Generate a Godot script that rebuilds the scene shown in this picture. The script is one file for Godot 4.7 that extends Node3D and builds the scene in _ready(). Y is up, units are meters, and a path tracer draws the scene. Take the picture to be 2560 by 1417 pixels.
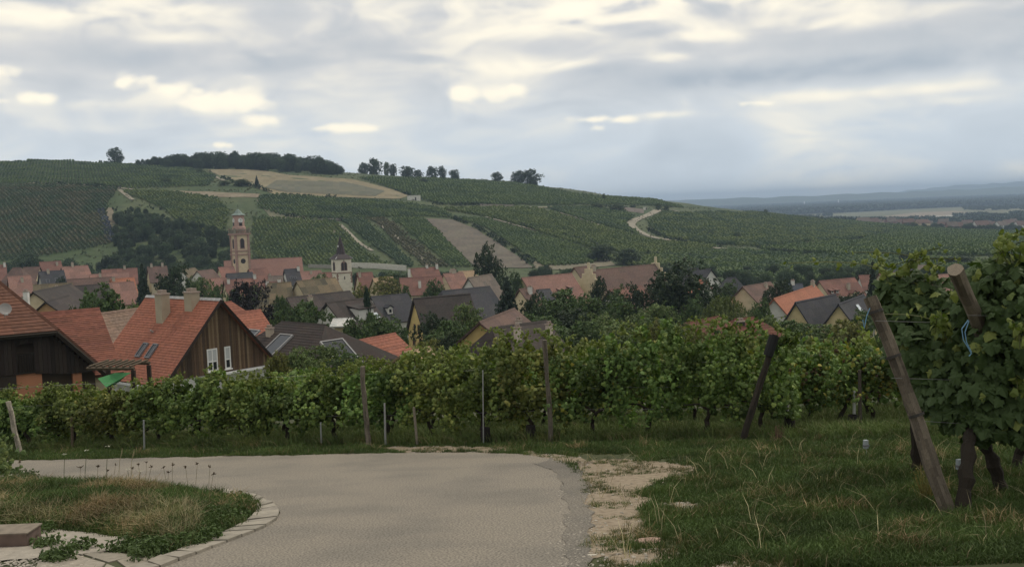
extends Node3D
# A vineyard road above a wine village, a vine-covered hill behind, the plain far off. Camera, sky and sun first.

const F := 2600.0
const EYE := Vector3(0, 1.6, 0)
const RATIO := 1.025
const NS := 321
var CB: Basis
var rng := RandomNumberGenerator.new()
var M := {}
var used := {}
var ring := PackedFloat32Array()
var hgrid := PackedFloat32Array()
var noise_a := FastNoiseLite.new()
var noise_b := FastNoiseLite.new()


func _ready() -> void:
	rng.seed = 71
	set_camera_sky_sun()
	make_materials()
	build_terrain()
	build_road_and_kerb()
	build_hill_plots()
	build_plain()
	build_village()
	build_near_houses()
	build_trees()
	build_vine_rows()
	build_near_vine()
	build_grass()
	build_small_things()


func set_camera_sky_sun() -> void:
	var cam := Camera3D.new()
	cam.name = "camera"
	cam.position = EYE
	cam.rotation = Vector3(deg_to_rad(-4.16), 0, deg_to_rad(-2.2))
	CB = Basis.from_euler(cam.rotation)
	cam.fov = rad_to_deg(2.0 * atan(708.5 / F))
	cam.near = 0.1
	cam.far = 60000.0
	add_child(cam)
	var e := Environment.new()
	e.tonemap_mode = Environment.TONE_MAPPER_LINEAR
	e.tonemap_exposure = 1.14
	e.background_mode = Environment.BG_SKY
	var sky := Sky.new()
	var pm := PanoramaSkyMaterial.new()
	pm.panorama = sky_picture()
	sky.sky_material = pm
	e.sky = sky
	e.background_energy_multiplier = 1.0
	e.fog_enabled = true
	e.fog_density = 0.00014
	e.fog_light_color = Color(0.78, 0.88, 1.0)
	e.sdfgi_enabled = true
	e.ssao_enabled = true
	e.ssil_enabled = true
	var we := WorldEnvironment.new()
	we.name = "environment"
	we.environment = e
	add_child(we)
	var sun := DirectionalLight3D.new()
	sun.name = "sun"
	sun.light_energy = 0.5
	sun.light_angular_distance = 14.0
	sun.light_color = Color(1.0, 0.965, 0.90)
	sun.shadow_enabled = true
	add_child(sun)
	# behind the thin cloud, high, ahead and to the right
	sun.look_at_from_position(Vector3.ZERO, -Vector3(0.35, 0.85, -0.30), Vector3.UP)


# ---------- sky: air and cloud only, the same cloud field all round ----------
var sky_bins := []

func hz(px: float) -> float:
	return 519.0 - (px - 1280.0) * 0.0385

func sky_color(az: float, el: float) -> Color:
	var ce := cos(el)
	var x := sin(az) * ce
	var z := -cos(az) * ce
	var y := sin(el)
	var wx := noise_b.get_noise_3d(x * 160.0, y * 420.0, z * 160.0)
	var wy := noise_b.get_noise_3d(x * 160.0 + 71.0, y * 420.0, z * 160.0 + 13.0)
	var st := 4.6 / (1.0 + 2.6 * y)
	var big := noise_a.get_noise_3d(x * 260.0 + wx * 20.0, y * 260.0 * st + wy * 14.0, z * 260.0 + wx * 12.0)
	var fine := noise_a.get_noise_3d(x * 560.0 + wx * 34.0, y * 1500.0 + wy * 40.0, z * 560.0 + 300.0)
	var streak := noise_b.get_noise_3d(x * 240.0, y * 1900.0 + wx * 30.0, z * 240.0)
	var edge := noise_b.get_noise_3d(x * 1300.0, y * 2300.0, z * 1300.0)
	var veil := smoothstep(0.16, 0.035, el)
	var open := lerpf(0.24, 0.60, smoothstep(0.22, 0.42, el))
	var t := 0.55 + big * open * (1.0 - 0.6 * veil) + fine * 0.34 * (1.0 - 0.6 * veil) + streak * 0.10 * (1.0 - 0.5 * veil)
	for b in sky_bins[posmod(int(floor(az / TAU * 90.0)), 90)]:
		var dx: float = az - b[0]
		if absf(dx) > b[2] * 2.6:
			continue
		var dy: float = el - b[1]
		if absf(dy) > b[3] * 2.6:
			continue
		dx += wx * 0.4 * b[2]
		dy += wy * 0.5 * b[3]
		var q = dx * dx / (b[2] * b[2]) + dy * dy / (b[3] * b[3])
		if b[5] > 0.0:
			var g := exp(-q)
			t += b[4] * 0.75 * smoothstep(0.12, 0.80, g * 1.1 + (fine * 0.7 + edge * 0.35) * smoothstep(0.0, 0.35, g))
		else:
			var g2 := exp(-q)
			t += b[4] * 0.72 * g2 * (1.0 + fine * 1.5 + streak * 0.5 + edge * 0.25)
	t = 0.5 + 0.5 * tanh(2.15 * (t - 0.5))
	var low := Color(0.365, 0.425, 0.49)
	var mid := Color(0.61, 0.615, 0.615)
	var top := Color(1.02, 0.945, 0.775)
	mid = mid.lerp(Color(0.60, 0.665, 0.72), veil)
	return low.lerp(mid, t * 2.0) if t < 0.5 else mid.lerp(top, t * 2.0 - 1.0)

func sky_picture() -> ImageTexture:
	noise_a.seed = 12
	noise_a.noise_type = FastNoiseLite.TYPE_SIMPLEX_SMOOTH
	noise_a.frequency = 0.02
	noise_a.fractal_octaves = 5
	noise_a.fractal_gain = 0.48
	noise_b.seed = 5
	noise_b.noise_type = FastNoiseLite.TYPE_SIMPLEX_SMOOTH
	noise_b.frequency = 0.03
	noise_b.fractal_octaves = 3
	var list := [[120, 37, 170, 26, -0.6, 0], [600, 15, 250, 22, -0.36, 0], [700, 62, 130, 32, -0.3, 0], [380, 172, 280, 32, -0.4, 0], [560, 202, 120, 18, -0.25, 0], [255, 240, 42, 24, -0.3, 0], [1000, 128, 130, 26, -0.3, 0], [1080, 155, 60, 10, -0.2, 0], [1090, 245, 50, 36, -0.2, 0], [840, 166, 70, 8, -0.15, 0],
		[1390, 120, 130, 24, -0.3, 0], [1785, 48, 80, 17, -0.55, 0], [1635, 100, 70, 15, -0.5, 0], [1945, 52, 70, 16, -0.34, 0], [2130, 122, 380, 28, -0.28, 0], [2080, 190, 420, 34, -0.62, 0], [2520, 165, 90, 45, -0.4, 0], [1790, 215, 170, 20, -0.35, 0], [1540, 182, 90, 15, -0.3, 0], [2390, 28, 180, 15, -0.34, 0],
		[1700, 375, 180, 90, -0.24, 0], [2420, 350, 160, 70, -0.16, 0], [430, 72, 190, 32, 0.6, 0], [110, 105, 170, 24, 0.46, 0], [480, 125, 100, 11, 0.28, 0], [700, 158, 70, 6, 0.34, 0], [408, 232, 50, 33, 0.6, 1], [600, 268, 130, 34, 0.55, 1], [700, 308, 60, 24, 0.45, 1], [500, 245, 60, 20, 0.4, 1],
		[125, 228, 46, 24, 0.32, 1], [70, 264, 46, 11, 0.46, 1], [190, 276, 44, 16, 0.44, 1], [115, 284, 18, 8, 0.3, 1], [880, 327, 88, 14, 0.46, 1], [588, 369, 25, 9, 0.55, 1], [360, 278, 90, 13, 0.25, 0], [1205, 240, 92, 26, 0.42, 1], [1120, 55, 200, 32, 0.32, 0], [1075, 140, 60, 7, 0.22, 0],
		[1470, 60, 230, 56, 0.62, 0], [1750, 15, 330, 36, 0.75, 0], [2000, 30, 170, 28, 0.5, 0], [1740, 106, 110, 13, 0.5, 0], [1385, 172, 130, 16, 0.6, 0], [1680, 157, 55, 11, 0.34, 0], [1510, 303, 84, 14, 0.62, 1], [1505, 322, 20, 14, 0.34, 1], [1670, 291, 90, 7, 0.38, 0], [1890, 268, 46, 8, 0.34, 1],
		[2180, 248, 220, 11, 0.38, 0], [2330, 275, 70, 9, 0.28, 0], [2100, 85, 170, 22, 0.28, 0], [1970, 360, 75, 95, 0.20, 0], [2080, 440, 110, 50, 0.16, 0], [2490, 420, 100, 13, 0.26, 0], [1305, 232, 32, 22, 0.4, 1]]
	# the same sort of cloud goes on all round
	var rb := RandomNumberGenerator.new()
	rb.seed = 8
	for k in 300:
		var a := rb.randf_range(0.58, TAU - 0.58)
		var px := 1280.0 + F * (a if a < PI else a - TAU)
		var kindly := rb.randf()
		list.append([px, 519.0 - (px - 1280.0) * 0.0385 - F * rb.randf_range(0.04, 0.42), rb.randf_range(40, 320), rb.randf_range(8, 46), rb.randf_range(0.25, 0.65) * (1.0 if kindly < 0.6 else -0.8), 1 if rb.randf() < 0.45 else 0])
	for k in 90:
		sky_bins.append([])
	# heaped clouds are clusters of smaller heads with a flatter base
	var heaps := []
	for b in list:
		if b[5] == 0:
			heaps.append(b)
			continue
		heaps.append([b[0], b[1] + b[3] * 0.15, b[2] * 0.85, b[3] * 0.6, b[4] * 0.55, 0])
		for k in (mini(8 + int(3.0 * b[2] / b[3]), 20) if absf(b[0] - 1280.0) < 1500.0 else 5):
			var u := rb.randf_range(-0.8, 0.8)
			var s := rb.randf_range(0.34, 0.62)
			heaps.append([b[0] + u * b[2], b[1] + b[3] * rb.randf_range(-0.55, 0.30) * (1.0 - absf(u) * 0.5), maxf(b[2] * s * 0.6, b[3] * s), b[3] * s, b[4] * rb.randf_range(0.2, 0.42), 1])
	for b in heaps:
		var one := [(b[0] - 1280.0) / F, (hz(b[0]) - b[1]) / F, b[2] / F, b[3] / F, b[4], b[5]]
		for k in range(int(floor((one[0] - one[2] * 2.6) / TAU * 90.0)), int(floor((one[0] + one[2] * 2.6) / TAU * 90.0)) + 1):
			sky_bins[posmod(k, 90)].append(one)
	var w := 1024
	var h := 512
	var data := PackedFloat32Array()
	data.resize(w * h * 3)
	for j in h:
		var el := PI * (0.5 - (j + 0.5) / h)
		for i in w:
			var c: Color
			if el < 0.0:
				c = Color(0.30, 0.32, 0.30)
			elif el > 0.7 and (i % 4 > 0 or j % 4 > 0):
				var jj := j - j % 4
				var ii := i - i % 4
				var at := (jj * w + ii) * 3
				c = Color(data[at], data[at + 1], data[at + 2])
			else:
				c = sky_color(wrapf(TAU * (i + 0.5) / w, -PI, PI), el)
			var k := (j * w + i) * 3
			data[k] = c.r
			data[k + 1] = c.g
			data[k + 2] = c.b
	var im := Image.create_from_data(w, h, false, Image.FORMAT_RGBF, data.to_byte_array())
	im.resize(4096, 2048, Image.INTERPOLATE_CUBIC)
	for j in range(850, 1025):
		var el := PI * (0.5 - (j + 0.5) / 2048.0)
		for i in range(-440, 440):
			im.set_pixel(posmod(i, 4096), j, sky_color(TAU * (i + 0.5) / 4096.0, maxf(el, 0.0)))
	return ImageTexture.create_from_image(im)


# ---------- pixels, points ----------
func ray(px: float, py: float) -> Vector3:
	return CB * Vector3((px - 1280.0) / F, (708.5 - py) / F, -1.0)

func at(px: float, py: float, d: float) -> Vector3:
	var r := ray(px, py)
	return EYE + r * (d / -r.z)

# where the sight line through a pixel meets the ground
func on_ground(px: float, py: float, lift := 0.0) -> Vector3:
	var r := ray(px, py)
	r /= -r.z
	if r.y + 0.15 < -0.001:
		var dn := (EYE.y - lift) / (-r.y - 0.15)
		if dn > 0.0 and dn < 30.0:
			return EYE + r * dn
	var d := 26.0
	var last := d
	while d < 15000.0:
		var p := EYE + r * d
		if p.y < ground(p.x, d) + lift:
			for k in 12:
				var m := (last + d) * 0.5
				p = EYE + r * m
				if p.y < ground(p.x, m) + lift:
					d = m
				else:
					last = m
			return EYE + r * d
		last = d
		d *= 1.012
	return EYE + r * d


# ---------- naming ----------
func numbered(n: String) -> String:
	used[n] = used.get(n, -1) + 1
	return n if used[n] == 0 else "%s_%03d" % [n, used[n]]

func tag(o: Node3D, label: String, category: String, group := "", kind := "") -> Node3D:
	if label:
		o.set_meta("label", label)
	if category:
		o.set_meta("category", category)
	if group:
		o.set_meta("group", group)
	if kind:
		o.set_meta("kind", kind)
	return o

func thing(called: String, label: String, category: String, group := "", tf := Transform3D()) -> Node3D:
	var o := Node3D.new()
	o.name = numbered(called)
	o.transform = tf
	add_child(o)
	return tag(o, label, category, group)

func part(parent: Node, called: String, mesh: Mesh, mat: Material, tf := Transform3D()) -> MeshInstance3D:
	var o := MeshInstance3D.new()
	o.name = called
	o.mesh = mesh
	o.material_override = mat
	o.transform = tf
	parent.add_child(o, true)
	return o

func single(called: String, mesh: Mesh, mat: Material, label: String, category: String, group := "", kind := "", tf := Transform3D()) -> MeshInstance3D:
	var o := MeshInstance3D.new()
	o.name = numbered(called)
	o.mesh = mesh
	o.material_override = mat
	o.transform = tf
	add_child(o)
	tag(o, label, category, group, kind)
	return o

func many(parent: Node, called: String, mesh: Mesh, mat: Material, tfs: Array, cols: PackedColorArray) -> MultiMeshInstance3D:
	var mm := MultiMesh.new()
	mm.transform_format = MultiMesh.TRANSFORM_3D
	mm.use_colors = cols.size() > 0
	mm.mesh = mesh
	mm.instance_count = tfs.size()
	for i in tfs.size():
		mm.set_instance_transform(i, tfs[i])
		if cols.size():
			mm.set_instance_color(i, cols[i])
	var o := MultiMeshInstance3D.new()
	o.name = numbered(called) if parent == self else called
	o.multimesh = mm
	o.material_override = mat
	parent.add_child(o, true)
	o.set_meta("kind", "stuff")
	return o


# ---------- mesh helper: faces run clockwise ----------
class MB:
	var v := PackedVector3Array()
	var n := PackedVector3Array()
	var c := PackedColorArray()
	var u := PackedVector2Array()
	var col := Color(1, 1, 1)
	var empty := true

	func tri(a: Vector3, b: Vector3, d: Vector3, ua := Vector2.ZERO, ub := Vector2.ZERO, ud := Vector2.ZERO) -> void:
		empty = false
		var nn := (d - a).cross(b - a).normalized()
		v.append(a); v.append(b); v.append(d)
		n.append(nn); n.append(nn); n.append(nn)
		c.append(col); c.append(col); c.append(col)
		u.append(ua); u.append(ub); u.append(ud)

	func quad(a: Vector3, b: Vector3, d: Vector3, e: Vector3) -> void:
		var w := a.distance_to(b)
		var h := b.distance_to(d)
		tri(a, b, d, Vector2(0, 0), Vector2(w, 0), Vector2(w, h))
		tri(a, d, e, Vector2(0, 0), Vector2(w, h), Vector2(0, h))

	func quad_uv(a: Vector3, b: Vector3, d: Vector3, e: Vector3, ua: Vector2, ub: Vector2, ud: Vector2, ue: Vector2) -> void:
		tri(a, b, d, ua, ub, ud)
		tri(a, d, e, ua, ud, ue)

	func box(t: Transform3D, s: Vector3) -> void:
		var h := s * 0.5
		var p := []
		for k in 8:
			p.append(t * Vector3(h.x if k & 1 else -h.x, h.y if k & 2 else -h.y, h.z if k & 4 else -h.z))
		quad(p[6], p[7], p[5], p[4])
		quad(p[3], p[2], p[0], p[1])
		quad(p[7], p[3], p[1], p[5])
		quad(p[2], p[6], p[4], p[0])
		quad(p[2], p[3], p[7], p[6])
		quad(p[4], p[5], p[1], p[0])

	func bx(x0: float, y0: float, z0: float, x1: float, y1: float, z1: float) -> void:
		box(Transform3D(Basis(), Vector3((x0 + x1) * 0.5, (y0 + y1) * 0.5, (z0 + z1) * 0.5)), Vector3(x1 - x0, y1 - y0, z1 - z0))

	func tube(path: Array, radii: Array, sides := 6, cap := true) -> void:
		var rings := []
		for k in path.size():
			var d: Vector3 = (path[mini(k + 1, path.size() - 1)] - path[maxi(k - 1, 0)])
			d = d.normalized() if d.length() > 1e-6 else Vector3.UP
			var s := d.cross(Vector3(0.31, 0.2, 0.93)).normalized()
			var t := s.cross(d).normalized()
			var r := []
			for j in sides:
				var a := TAU * j / sides
				r.append(path[k] + (s * cos(a) + t * sin(a)) * radii[k])
			rings.append(r)
		for k in path.size() - 1:
			for j in sides:
				var j2 := (j + 1) % sides
				quad(rings[k + 1][j], rings[k + 1][j2], rings[k][j2], rings[k][j])
		if cap:
			for j in range(1, sides - 1):
				tri(rings[-1][0], rings[-1][j + 1], rings[-1][j])
				tri(rings[0][0], rings[0][j], rings[0][j + 1])

	# polygon in x and y pushed along z from z0 to z1, seen clockwise from +z
	func prism(pts: Array, z0: float, z1: float, t := Transform3D()) -> void:
		var flat := PackedVector2Array(pts)
		if Geometry2D.is_polygon_clockwise(flat):
			flat.reverse()
		var idx := Geometry2D.triangulate_polygon(flat)
		for k in range(0, idx.size(), 3):
			var a := flat[idx[k]]
			var b := flat[idx[k + 1]]
			var d := flat[idx[k + 2]]
			if (b - a).cross(d - a) > 0.0:
				var s := b
				b = d
				d = s
			tri(t * Vector3(a.x, a.y, z1), t * Vector3(b.x, b.y, z1), t * Vector3(d.x, d.y, z1), a, b, d)
			tri(t * Vector3(a.x, a.y, z0), t * Vector3(d.x, d.y, z0), t * Vector3(b.x, b.y, z0), a, d, b)
		for k in flat.size():
			var a := flat[k]
			var b := flat[(k + 1) % flat.size()]
			quad(t * Vector3(b.x, b.y, z0), t * Vector3(b.x, b.y, z1), t * Vector3(a.x, a.y, z1), t * Vector3(a.x, a.y, z0))

	# skin around a vertical axis
	func lathe(prof: Array, sides: int, t := Transform3D(), turn := 0.0) -> void:
		for k in prof.size() - 1:
			for j in sides:
				var a := TAU * j / sides + turn
				var b := TAU * (j + 1) / sides + turn
				var p0: Vector2 = prof[k]
				var p1: Vector2 = prof[k + 1]
				quad(t * Vector3(cos(b) * p1.x, p1.y, sin(b) * p1.x), t * Vector3(cos(a) * p1.x, p1.y, sin(a) * p1.x), t * Vector3(cos(a) * p0.x, p0.y, sin(a) * p0.x), t * Vector3(cos(b) * p0.x, p0.y, sin(b) * p0.x))

	func mesh() -> ArrayMesh:
		var arr := []
		arr.resize(Mesh.ARRAY_MAX)
		arr[Mesh.ARRAY_VERTEX] = v
		arr[Mesh.ARRAY_NORMAL] = n
		arr[Mesh.ARRAY_COLOR] = c
		arr[Mesh.ARRAY_TEX_UV] = u
		var m := ArrayMesh.new()
		m.add_surface_from_arrays(Mesh.PRIMITIVE_TRIANGLES, arr)
		return m


# ---------- materials ----------
func noise_tex(seed_: int, freq: float, stops: Array, size := 256, octaves := 4, normal := false, bump := 4.0) -> NoiseTexture2D:
	var t := NoiseTexture2D.new()
	t.width = size
	t.height = size
	t.seamless = true
	var n := FastNoiseLite.new()
	n.seed = seed_
	n.noise_type = FastNoiseLite.TYPE_SIMPLEX_SMOOTH
	n.frequency = freq
	n.fractal_octaves = octaves
	t.noise = n
	if normal:
		t.as_normal_map = true
		t.bump_strength = bump
	elif stops.size():
		var g := Gradient.new()
		var offs := PackedFloat32Array()
		var cols := PackedColorArray()
		for s in stops:
			offs.append(s[0])
			cols.append(Color(s[1][0], s[1][1], s[1][2]).linear_to_srgb())
		g.offsets = offs
		g.colors = cols
		t.color_ramp = g
	return t

# colours are linear, as measured on real things
func mat(key: String, r: float, g: float, b: float, rough := 0.9, tex: Texture2D = null, scale := 1.0, vertex := false) -> StandardMaterial3D:
	var m := StandardMaterial3D.new()
	m.resource_name = key
	m.albedo_color = Color(r, g, b).linear_to_srgb()
	m.roughness = rough
	m.metallic_specular = 0.35
	if tex:
		m.albedo_texture = tex
		m.uv1_triplanar = true
		m.uv1_world_triplanar = true
		m.uv1_scale = Vector3(scale, scale, scale)
	m.vertex_color_use_as_albedo = vertex
	M[key] = m
	return m

func tile_texture() -> ImageTexture:
	var im := Image.create(256, 256, false, Image.FORMAT_RGB8)
	var r := RandomNumberGenerator.new()
	r.seed = 9
	for j in 32:
		for i in 32:
			var k := r.randf_range(0.70, 1.0)
			var w := r.randf_range(-0.05, 0.05)
			im.fill_rect(Rect2i(i * 8, j * 8, 8, 8), Color(k, k * (0.985 + w * 0.4), k * (0.97 + w)).linear_to_srgb())
	return ImageTexture.create_from_image(im)

func make_materials() -> void:
	var grey := noise_tex(3, 0.03, [[0.0, [0.62, 0.62, 0.62]], [0.5, [0.82, 0.82, 0.82]], [1.0, [1.0, 1.0, 1.0]]], 256, 5)
	var mottle := noise_tex(8, 0.018, [[0.0, [0.5, 0.52, 0.5]], [0.35, [0.72, 0.74, 0.7]], [0.65, [0.9, 0.9, 0.85]], [1.0, [1.0, 0.98, 0.95]]], 512, 6)
	var plaster := noise_tex(21, 0.02, [[0.0, [0.70, 0.69, 0.67]], [0.4, [0.88, 0.88, 0.87]], [1.0, [1.0, 1.0, 1.0]]], 256, 5)
	var broad := noise_tex(17, 0.02, [[0.0, [0.55, 0.58, 0.5]], [0.4, [0.82, 0.84, 0.76]], [0.6, [1.0, 1.0, 0.9]], [1.0, [1.25, 1.15, 1.0]]], 512, 6)
	var soil := noise_tex(18, 0.02, [[0.0, [0.82, 0.83, 0.80]], [0.5, [0.95, 0.95, 0.94]], [1.0, [1.05, 1.04, 1.02]]], 256, 5)
	for key in ["ground", "plot"]:
		var gm := mat(key, 1.15, 1.15, 1.15, 0.95, mottle, 0.11 if key == "ground" else 0.05, true)
		gm.detail_enabled = true
		gm.detail_blend_mode = BaseMaterial3D.BLEND_MODE_MUL
		gm.detail_albedo = broad if key == "ground" else soil
		gm.detail_uv_layer = BaseMaterial3D.DETAIL_UV_2
		gm.uv2_triplanar = true
		gm.uv2_world_triplanar = true
		gm.uv2_scale = Vector3(0.013, 0.013, 0.013)
	mat("leaf", 1, 1, 1, 0.62, null, 1.0, true)
	M.leaf.backlight_enabled = true
	M.leaf.backlight = Color(0.62, 0.68, 0.40)
	mat("needle", 1, 1, 1, 0.8, null, 1.0, true)
	mat("grass", 1, 1, 1, 0.75, null, 1.0, true)
	M.grass.backlight_enabled = true
	M.grass.backlight = Color(0.50, 0.55, 0.30)
	mat("wall", 1, 1, 1, 0.92, plaster, 0.16, true)
	var roof := mat("roof", 1, 1, 1, 0.85, null, 1.0, true)
	roof.albedo_texture = tile_texture()
	roof.uv1_scale = Vector3(1.0 / (32 * 0.19), 1.0 / (32 * 0.17), 1)
	mat("paint", 1, 1, 1, 0.7, null, 1.0, true)
	mat("stone", 1, 1, 1, 0.93, grey, 0.9, true)
	var bark := noise_tex(31, 0.05, [[0.0, [0.35, 0.33, 0.30]], [0.5, [0.7, 0.68, 0.64]], [1.0, [1.0, 0.98, 0.95]]], 256, 4)
	mat("bark", 1, 1, 1, 0.95, bark, 3.0, true)
	M.bark.uv1_scale = Vector3(6.0, 1.2, 6.0)
	var wood := mat("plank", 1, 1, 1, 0.9, bark, 1.0, true)
	wood.uv1_scale = Vector3(5.0, 0.35, 5.0)
	var post := mat("post", 1, 1, 1, 0.95, bark, 1.0, true)
	post.uv1_scale = Vector3(14.0, 1.5, 14.0)
	post.heightmap_enabled = true
	post.heightmap_texture = bark
	post.heightmap_scale = 1.2
	var glass := mat("glass", 0.02, 0.022, 0.025, 0.08)
	glass.metallic_specular = 0.5
	mat("metal", 0.42, 0.43, 0.44, 0.45)
	M.metal.metallic = 0.7
	mat("cloth", 1, 1, 1, 0.8, null, 1.0, true)
	M.cloth.backlight_enabled = true
	M.cloth.backlight = Color(0.6, 0.6, 0.6)
	# asphalt: coarse pale aggregate in worn binder, stained in broad patches
	var asph := noise_tex(44, 0.06, [[0.0, [0.25, 0.25, 0.26]], [0.38, [0.54, 0.54, 0.54]], [0.48, [0.74, 0.73, 0.72]], [0.56, [0.80, 0.79, 0.77]], [0.66, [0.95, 0.94, 0.92]], [1.0, [1.0, 1.0, 1.0]]], 1024, 3)
	var road := mat("road", 0.31, 0.276, 0.228, 0.9, asph, 0.55, true)
	road.detail_enabled = true
	road.detail_blend_mode = BaseMaterial3D.BLEND_MODE_MUL
	road.detail_albedo = noise_tex(45, 0.012, [[0.0, [0.70, 0.71, 0.72]], [0.38, [0.86, 0.86, 0.86]], [0.5, [0.92, 0.91, 0.90]], [0.62, [0.98, 0.97, 0.95]], [1.0, [1.02, 1.0, 0.97]]], 512, 6)
	road.detail_uv_layer = BaseMaterial3D.DETAIL_UV_2
	road.uv2_triplanar = true
	road.uv2_world_triplanar = true
	road.uv2_scale = Vector3(0.09, 0.09, 0.09)
	road.heightmap_enabled = true
	road.heightmap_texture = noise_tex(46, 0.22, [[0.0, [0, 0, 0]], [1.0, [1, 1, 1]]], 512, 2)
	road.heightmap_scale = 0.35
	var dirt := noise_tex(51, 0.03, [[0.0, [0.45, 0.42, 0.38]], [0.45, [0.8, 0.78, 0.74]], [1.0, [1.0, 1.0, 1.0]]], 512, 6)
	mat("dirt", 1, 1, 1, 0.97, dirt, 0.5, true)
	M.dirt.heightmap_enabled = true
	M.dirt.heightmap_texture = dirt
	M.dirt.heightmap_scale = 3.0


# ---------- terrain ----------
# depth and height below or above the eye, down sixteen sight columns
const COLS := [-1500.0, 0.0, 300.0, 640.0, 1050.0, 1280.0, 1600.0, 1920.0, 2150.0, 2560.0, 4200.0]
const NEAR := [[20.0, -4.6], [30.0, -6.1], [75.0, -13.2], [110.0, -18.0], [160.0, -22.8]]
const FAR := [
	[[220.0, -25.5], [300.0, -27.0], [400.0, -26.0], [450.0, -20.0], [640.0, 27.0], [720.0, 37.0], [950.0, 64.0], [1300.0, 62.0], [2200.0, 40.0], [4500.0, -60.0]],
	[[220.0, -25.5], [300.0, -27.0], [400.0, -27.0], [450.0, -22.0], [640.0, 22.9], [700.0, 30.0], [950.0, 60.0], [1300.0, 52.0], [2000.0, 10.0], [4000.0, -60.0]],
	[[220.0, -25.5], [300.0, -27.0], [410.0, -27.5], [455.0, -23.0], [650.0, 21.0], [740.0, 30.5], [950.0, 54.0], [1200.0, 51.0], [1900.0, 5.0], [4000.0, -60.0]],
	[[220.0, -25.5], [300.0, -27.0], [420.0, -28.0], [460.0, -25.0], [660.0, 16.0], [760.0, 27.0], [950.0, 45.5], [1100.0, 45.5], [1700.0, 0.0], [4000.0, -60.0]],
	[[220.0, -26.0], [300.0, -27.5], [420.0, -29.0], [460.0, -27.0], [600.0, -6.0], [720.0, 9.0], [950.0, 31.0], [1100.0, 31.0], [1700.0, -10.0], [4000.0, -60.0]],
	[[220.0, -26.5], [300.0, -28.5], [420.0, -29.0], [470.0, -27.0], [600.0, -12.0], [700.0, 0.0], [950.0, 22.6], [1050.0, 23.0], [1600.0, -15.0], [4000.0, -60.0]],
	[[220.0, -27.5], [300.0, -30.0], [420.0, -29.0], [560.0, -24.3], [700.0, -14.3], [850.0, -5.0], [1000.0, 3.8], [1100.0, 4.0], [1500.0, -22.0], [4000.0, -60.0]],
	[[220.0, -27.5], [300.0, -30.0], [420.0, -29.5], [550.0, -27.5], [700.0, -25.0], [900.0, -20.5], [1100.0, -16.5], [1250.0, -18.0], [1700.0, -40.0], [4000.0, -60.0]],
	[[220.0, -27.5], [300.0, -29.5], [420.0, -29.5], [600.0, -30.0], [800.0, -31.0], [1200.0, -33.5], [1500.0, -45.0], [2200.0, -57.0], [4000.0, -60.0]],
	[[220.0, -27.0], [300.0, -28.5], [420.0, -29.5], [600.0, -33.5], [800.0, -38.0], [1300.0, -52.0], [1800.0, -58.0], [4000.0, -60.0]],
	[[220.0, -26.0], [300.0, -28.0], [420.0, -30.0], [600.0, -36.0], [800.0, -42.0], [1300.0, -54.0], [1800.0, -58.0], [4000.0, -60.0]]]
var profs := []

func prof(k: int, d: float) -> float:
	var p: Array = profs[k]
	var n := p.size()
	if d <= p[0][0]:
		return -1.6 - 0.15 * d
	if d >= p[n - 1][0]:
		return p[n - 1][1]
	var i := 0
	while d > p[i + 1][0]:
		i += 1
	var h: float = p[i + 1][0] - p[i][0]
	var t: float = (d - p[i][0]) / h
	var m0: float
	var m1: float
	m0 = -0.15 if i == 0 else (p[i + 1][1] - p[i - 1][1]) / (p[i + 1][0] - p[i - 1][0])
	m1 = 0.0 if i + 2 >= n else (p[i + 2][1] - p[i][1]) / (p[i + 2][0] - p[i][0])
	var t2 := t * t
	var t3 := t2 * t
	return (2 * t3 - 3 * t2 + 1) * p[i][1] + (t3 - 2 * t2 + t) * h * m0 + (3 * t2 - 2 * t3) * p[i + 1][1] + (t3 - t2) * h * m1

func raw_height(x: float, d: float) -> float:
	if d <= 30.0:
		return -0.15 * d
	var px := 1280.0 + F * x / d
	var k := 0
	while k < COLS.size() - 2 and px > COLS[k + 1]:
		k += 1
	var t := clampf((px - COLS[k]) / (COLS[k + 1] - COLS[k]), 0.0, 1.0)
	var a := prof(k, d)
	var b := prof(k + 1, d)
	var m0 := 0.0
	var m1 := 0.0
	var w: float = COLS[k + 1] - COLS[k]
	if k > 0:
		m0 = (b - prof(k - 1, d)) / (COLS[k + 1] - COLS[k - 1]) * w
	if k + 2 < COLS.size():
		m1 = (prof(k + 2, d) - a) / (COLS[k + 2] - COLS[k]) * w
	var t2 := t * t
	var t3 := t2 * t
	var y := (2 * t3 - 3 * t2 + 1) * a + (t3 - 2 * t2 + t) * m0 + (3 * t2 - 2 * t3) * b + (t3 - t2) * m1
	var rough := smoothstep(420.0, 600.0, d) * (1.0 - smoothstep(1300.0, 1900.0, d))
	if rough > 0.0:
		y += noise_b.get_noise_2d(x * 0.35, d * 0.35) * 2.2 * rough
	return y + 1.6

func span(d: float) -> float:
	return maxf(d, 0.0) * 0.62 + 40.0

func ground(x: float, d: float) -> float:
	if d <= 30.0:
		return -0.15 * d
	var f := log(d / 30.0) / log(RATIO)
	var last := ring.size() - 1 - base_ring
	f = clampf(f, 0.0, last - 0.001)
	var j := int(f)
	f -= j
	j += base_ring
	var s := clampf((x / span(d) * 0.5 + 0.5) * (NS - 1), 0.0, NS - 1.001)
	var i := int(s)
	s -= i
	var at0 := j * NS + i
	return lerpf(lerpf(hgrid[at0], hgrid[at0 + 1], s), lerpf(hgrid[at0 + NS], hgrid[at0 + NS + 1], s), f)

func gp(x: float, d: float) -> Vector3:
	return Vector3(x, ground(x, d), -d)

var base_ring := 0

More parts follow.
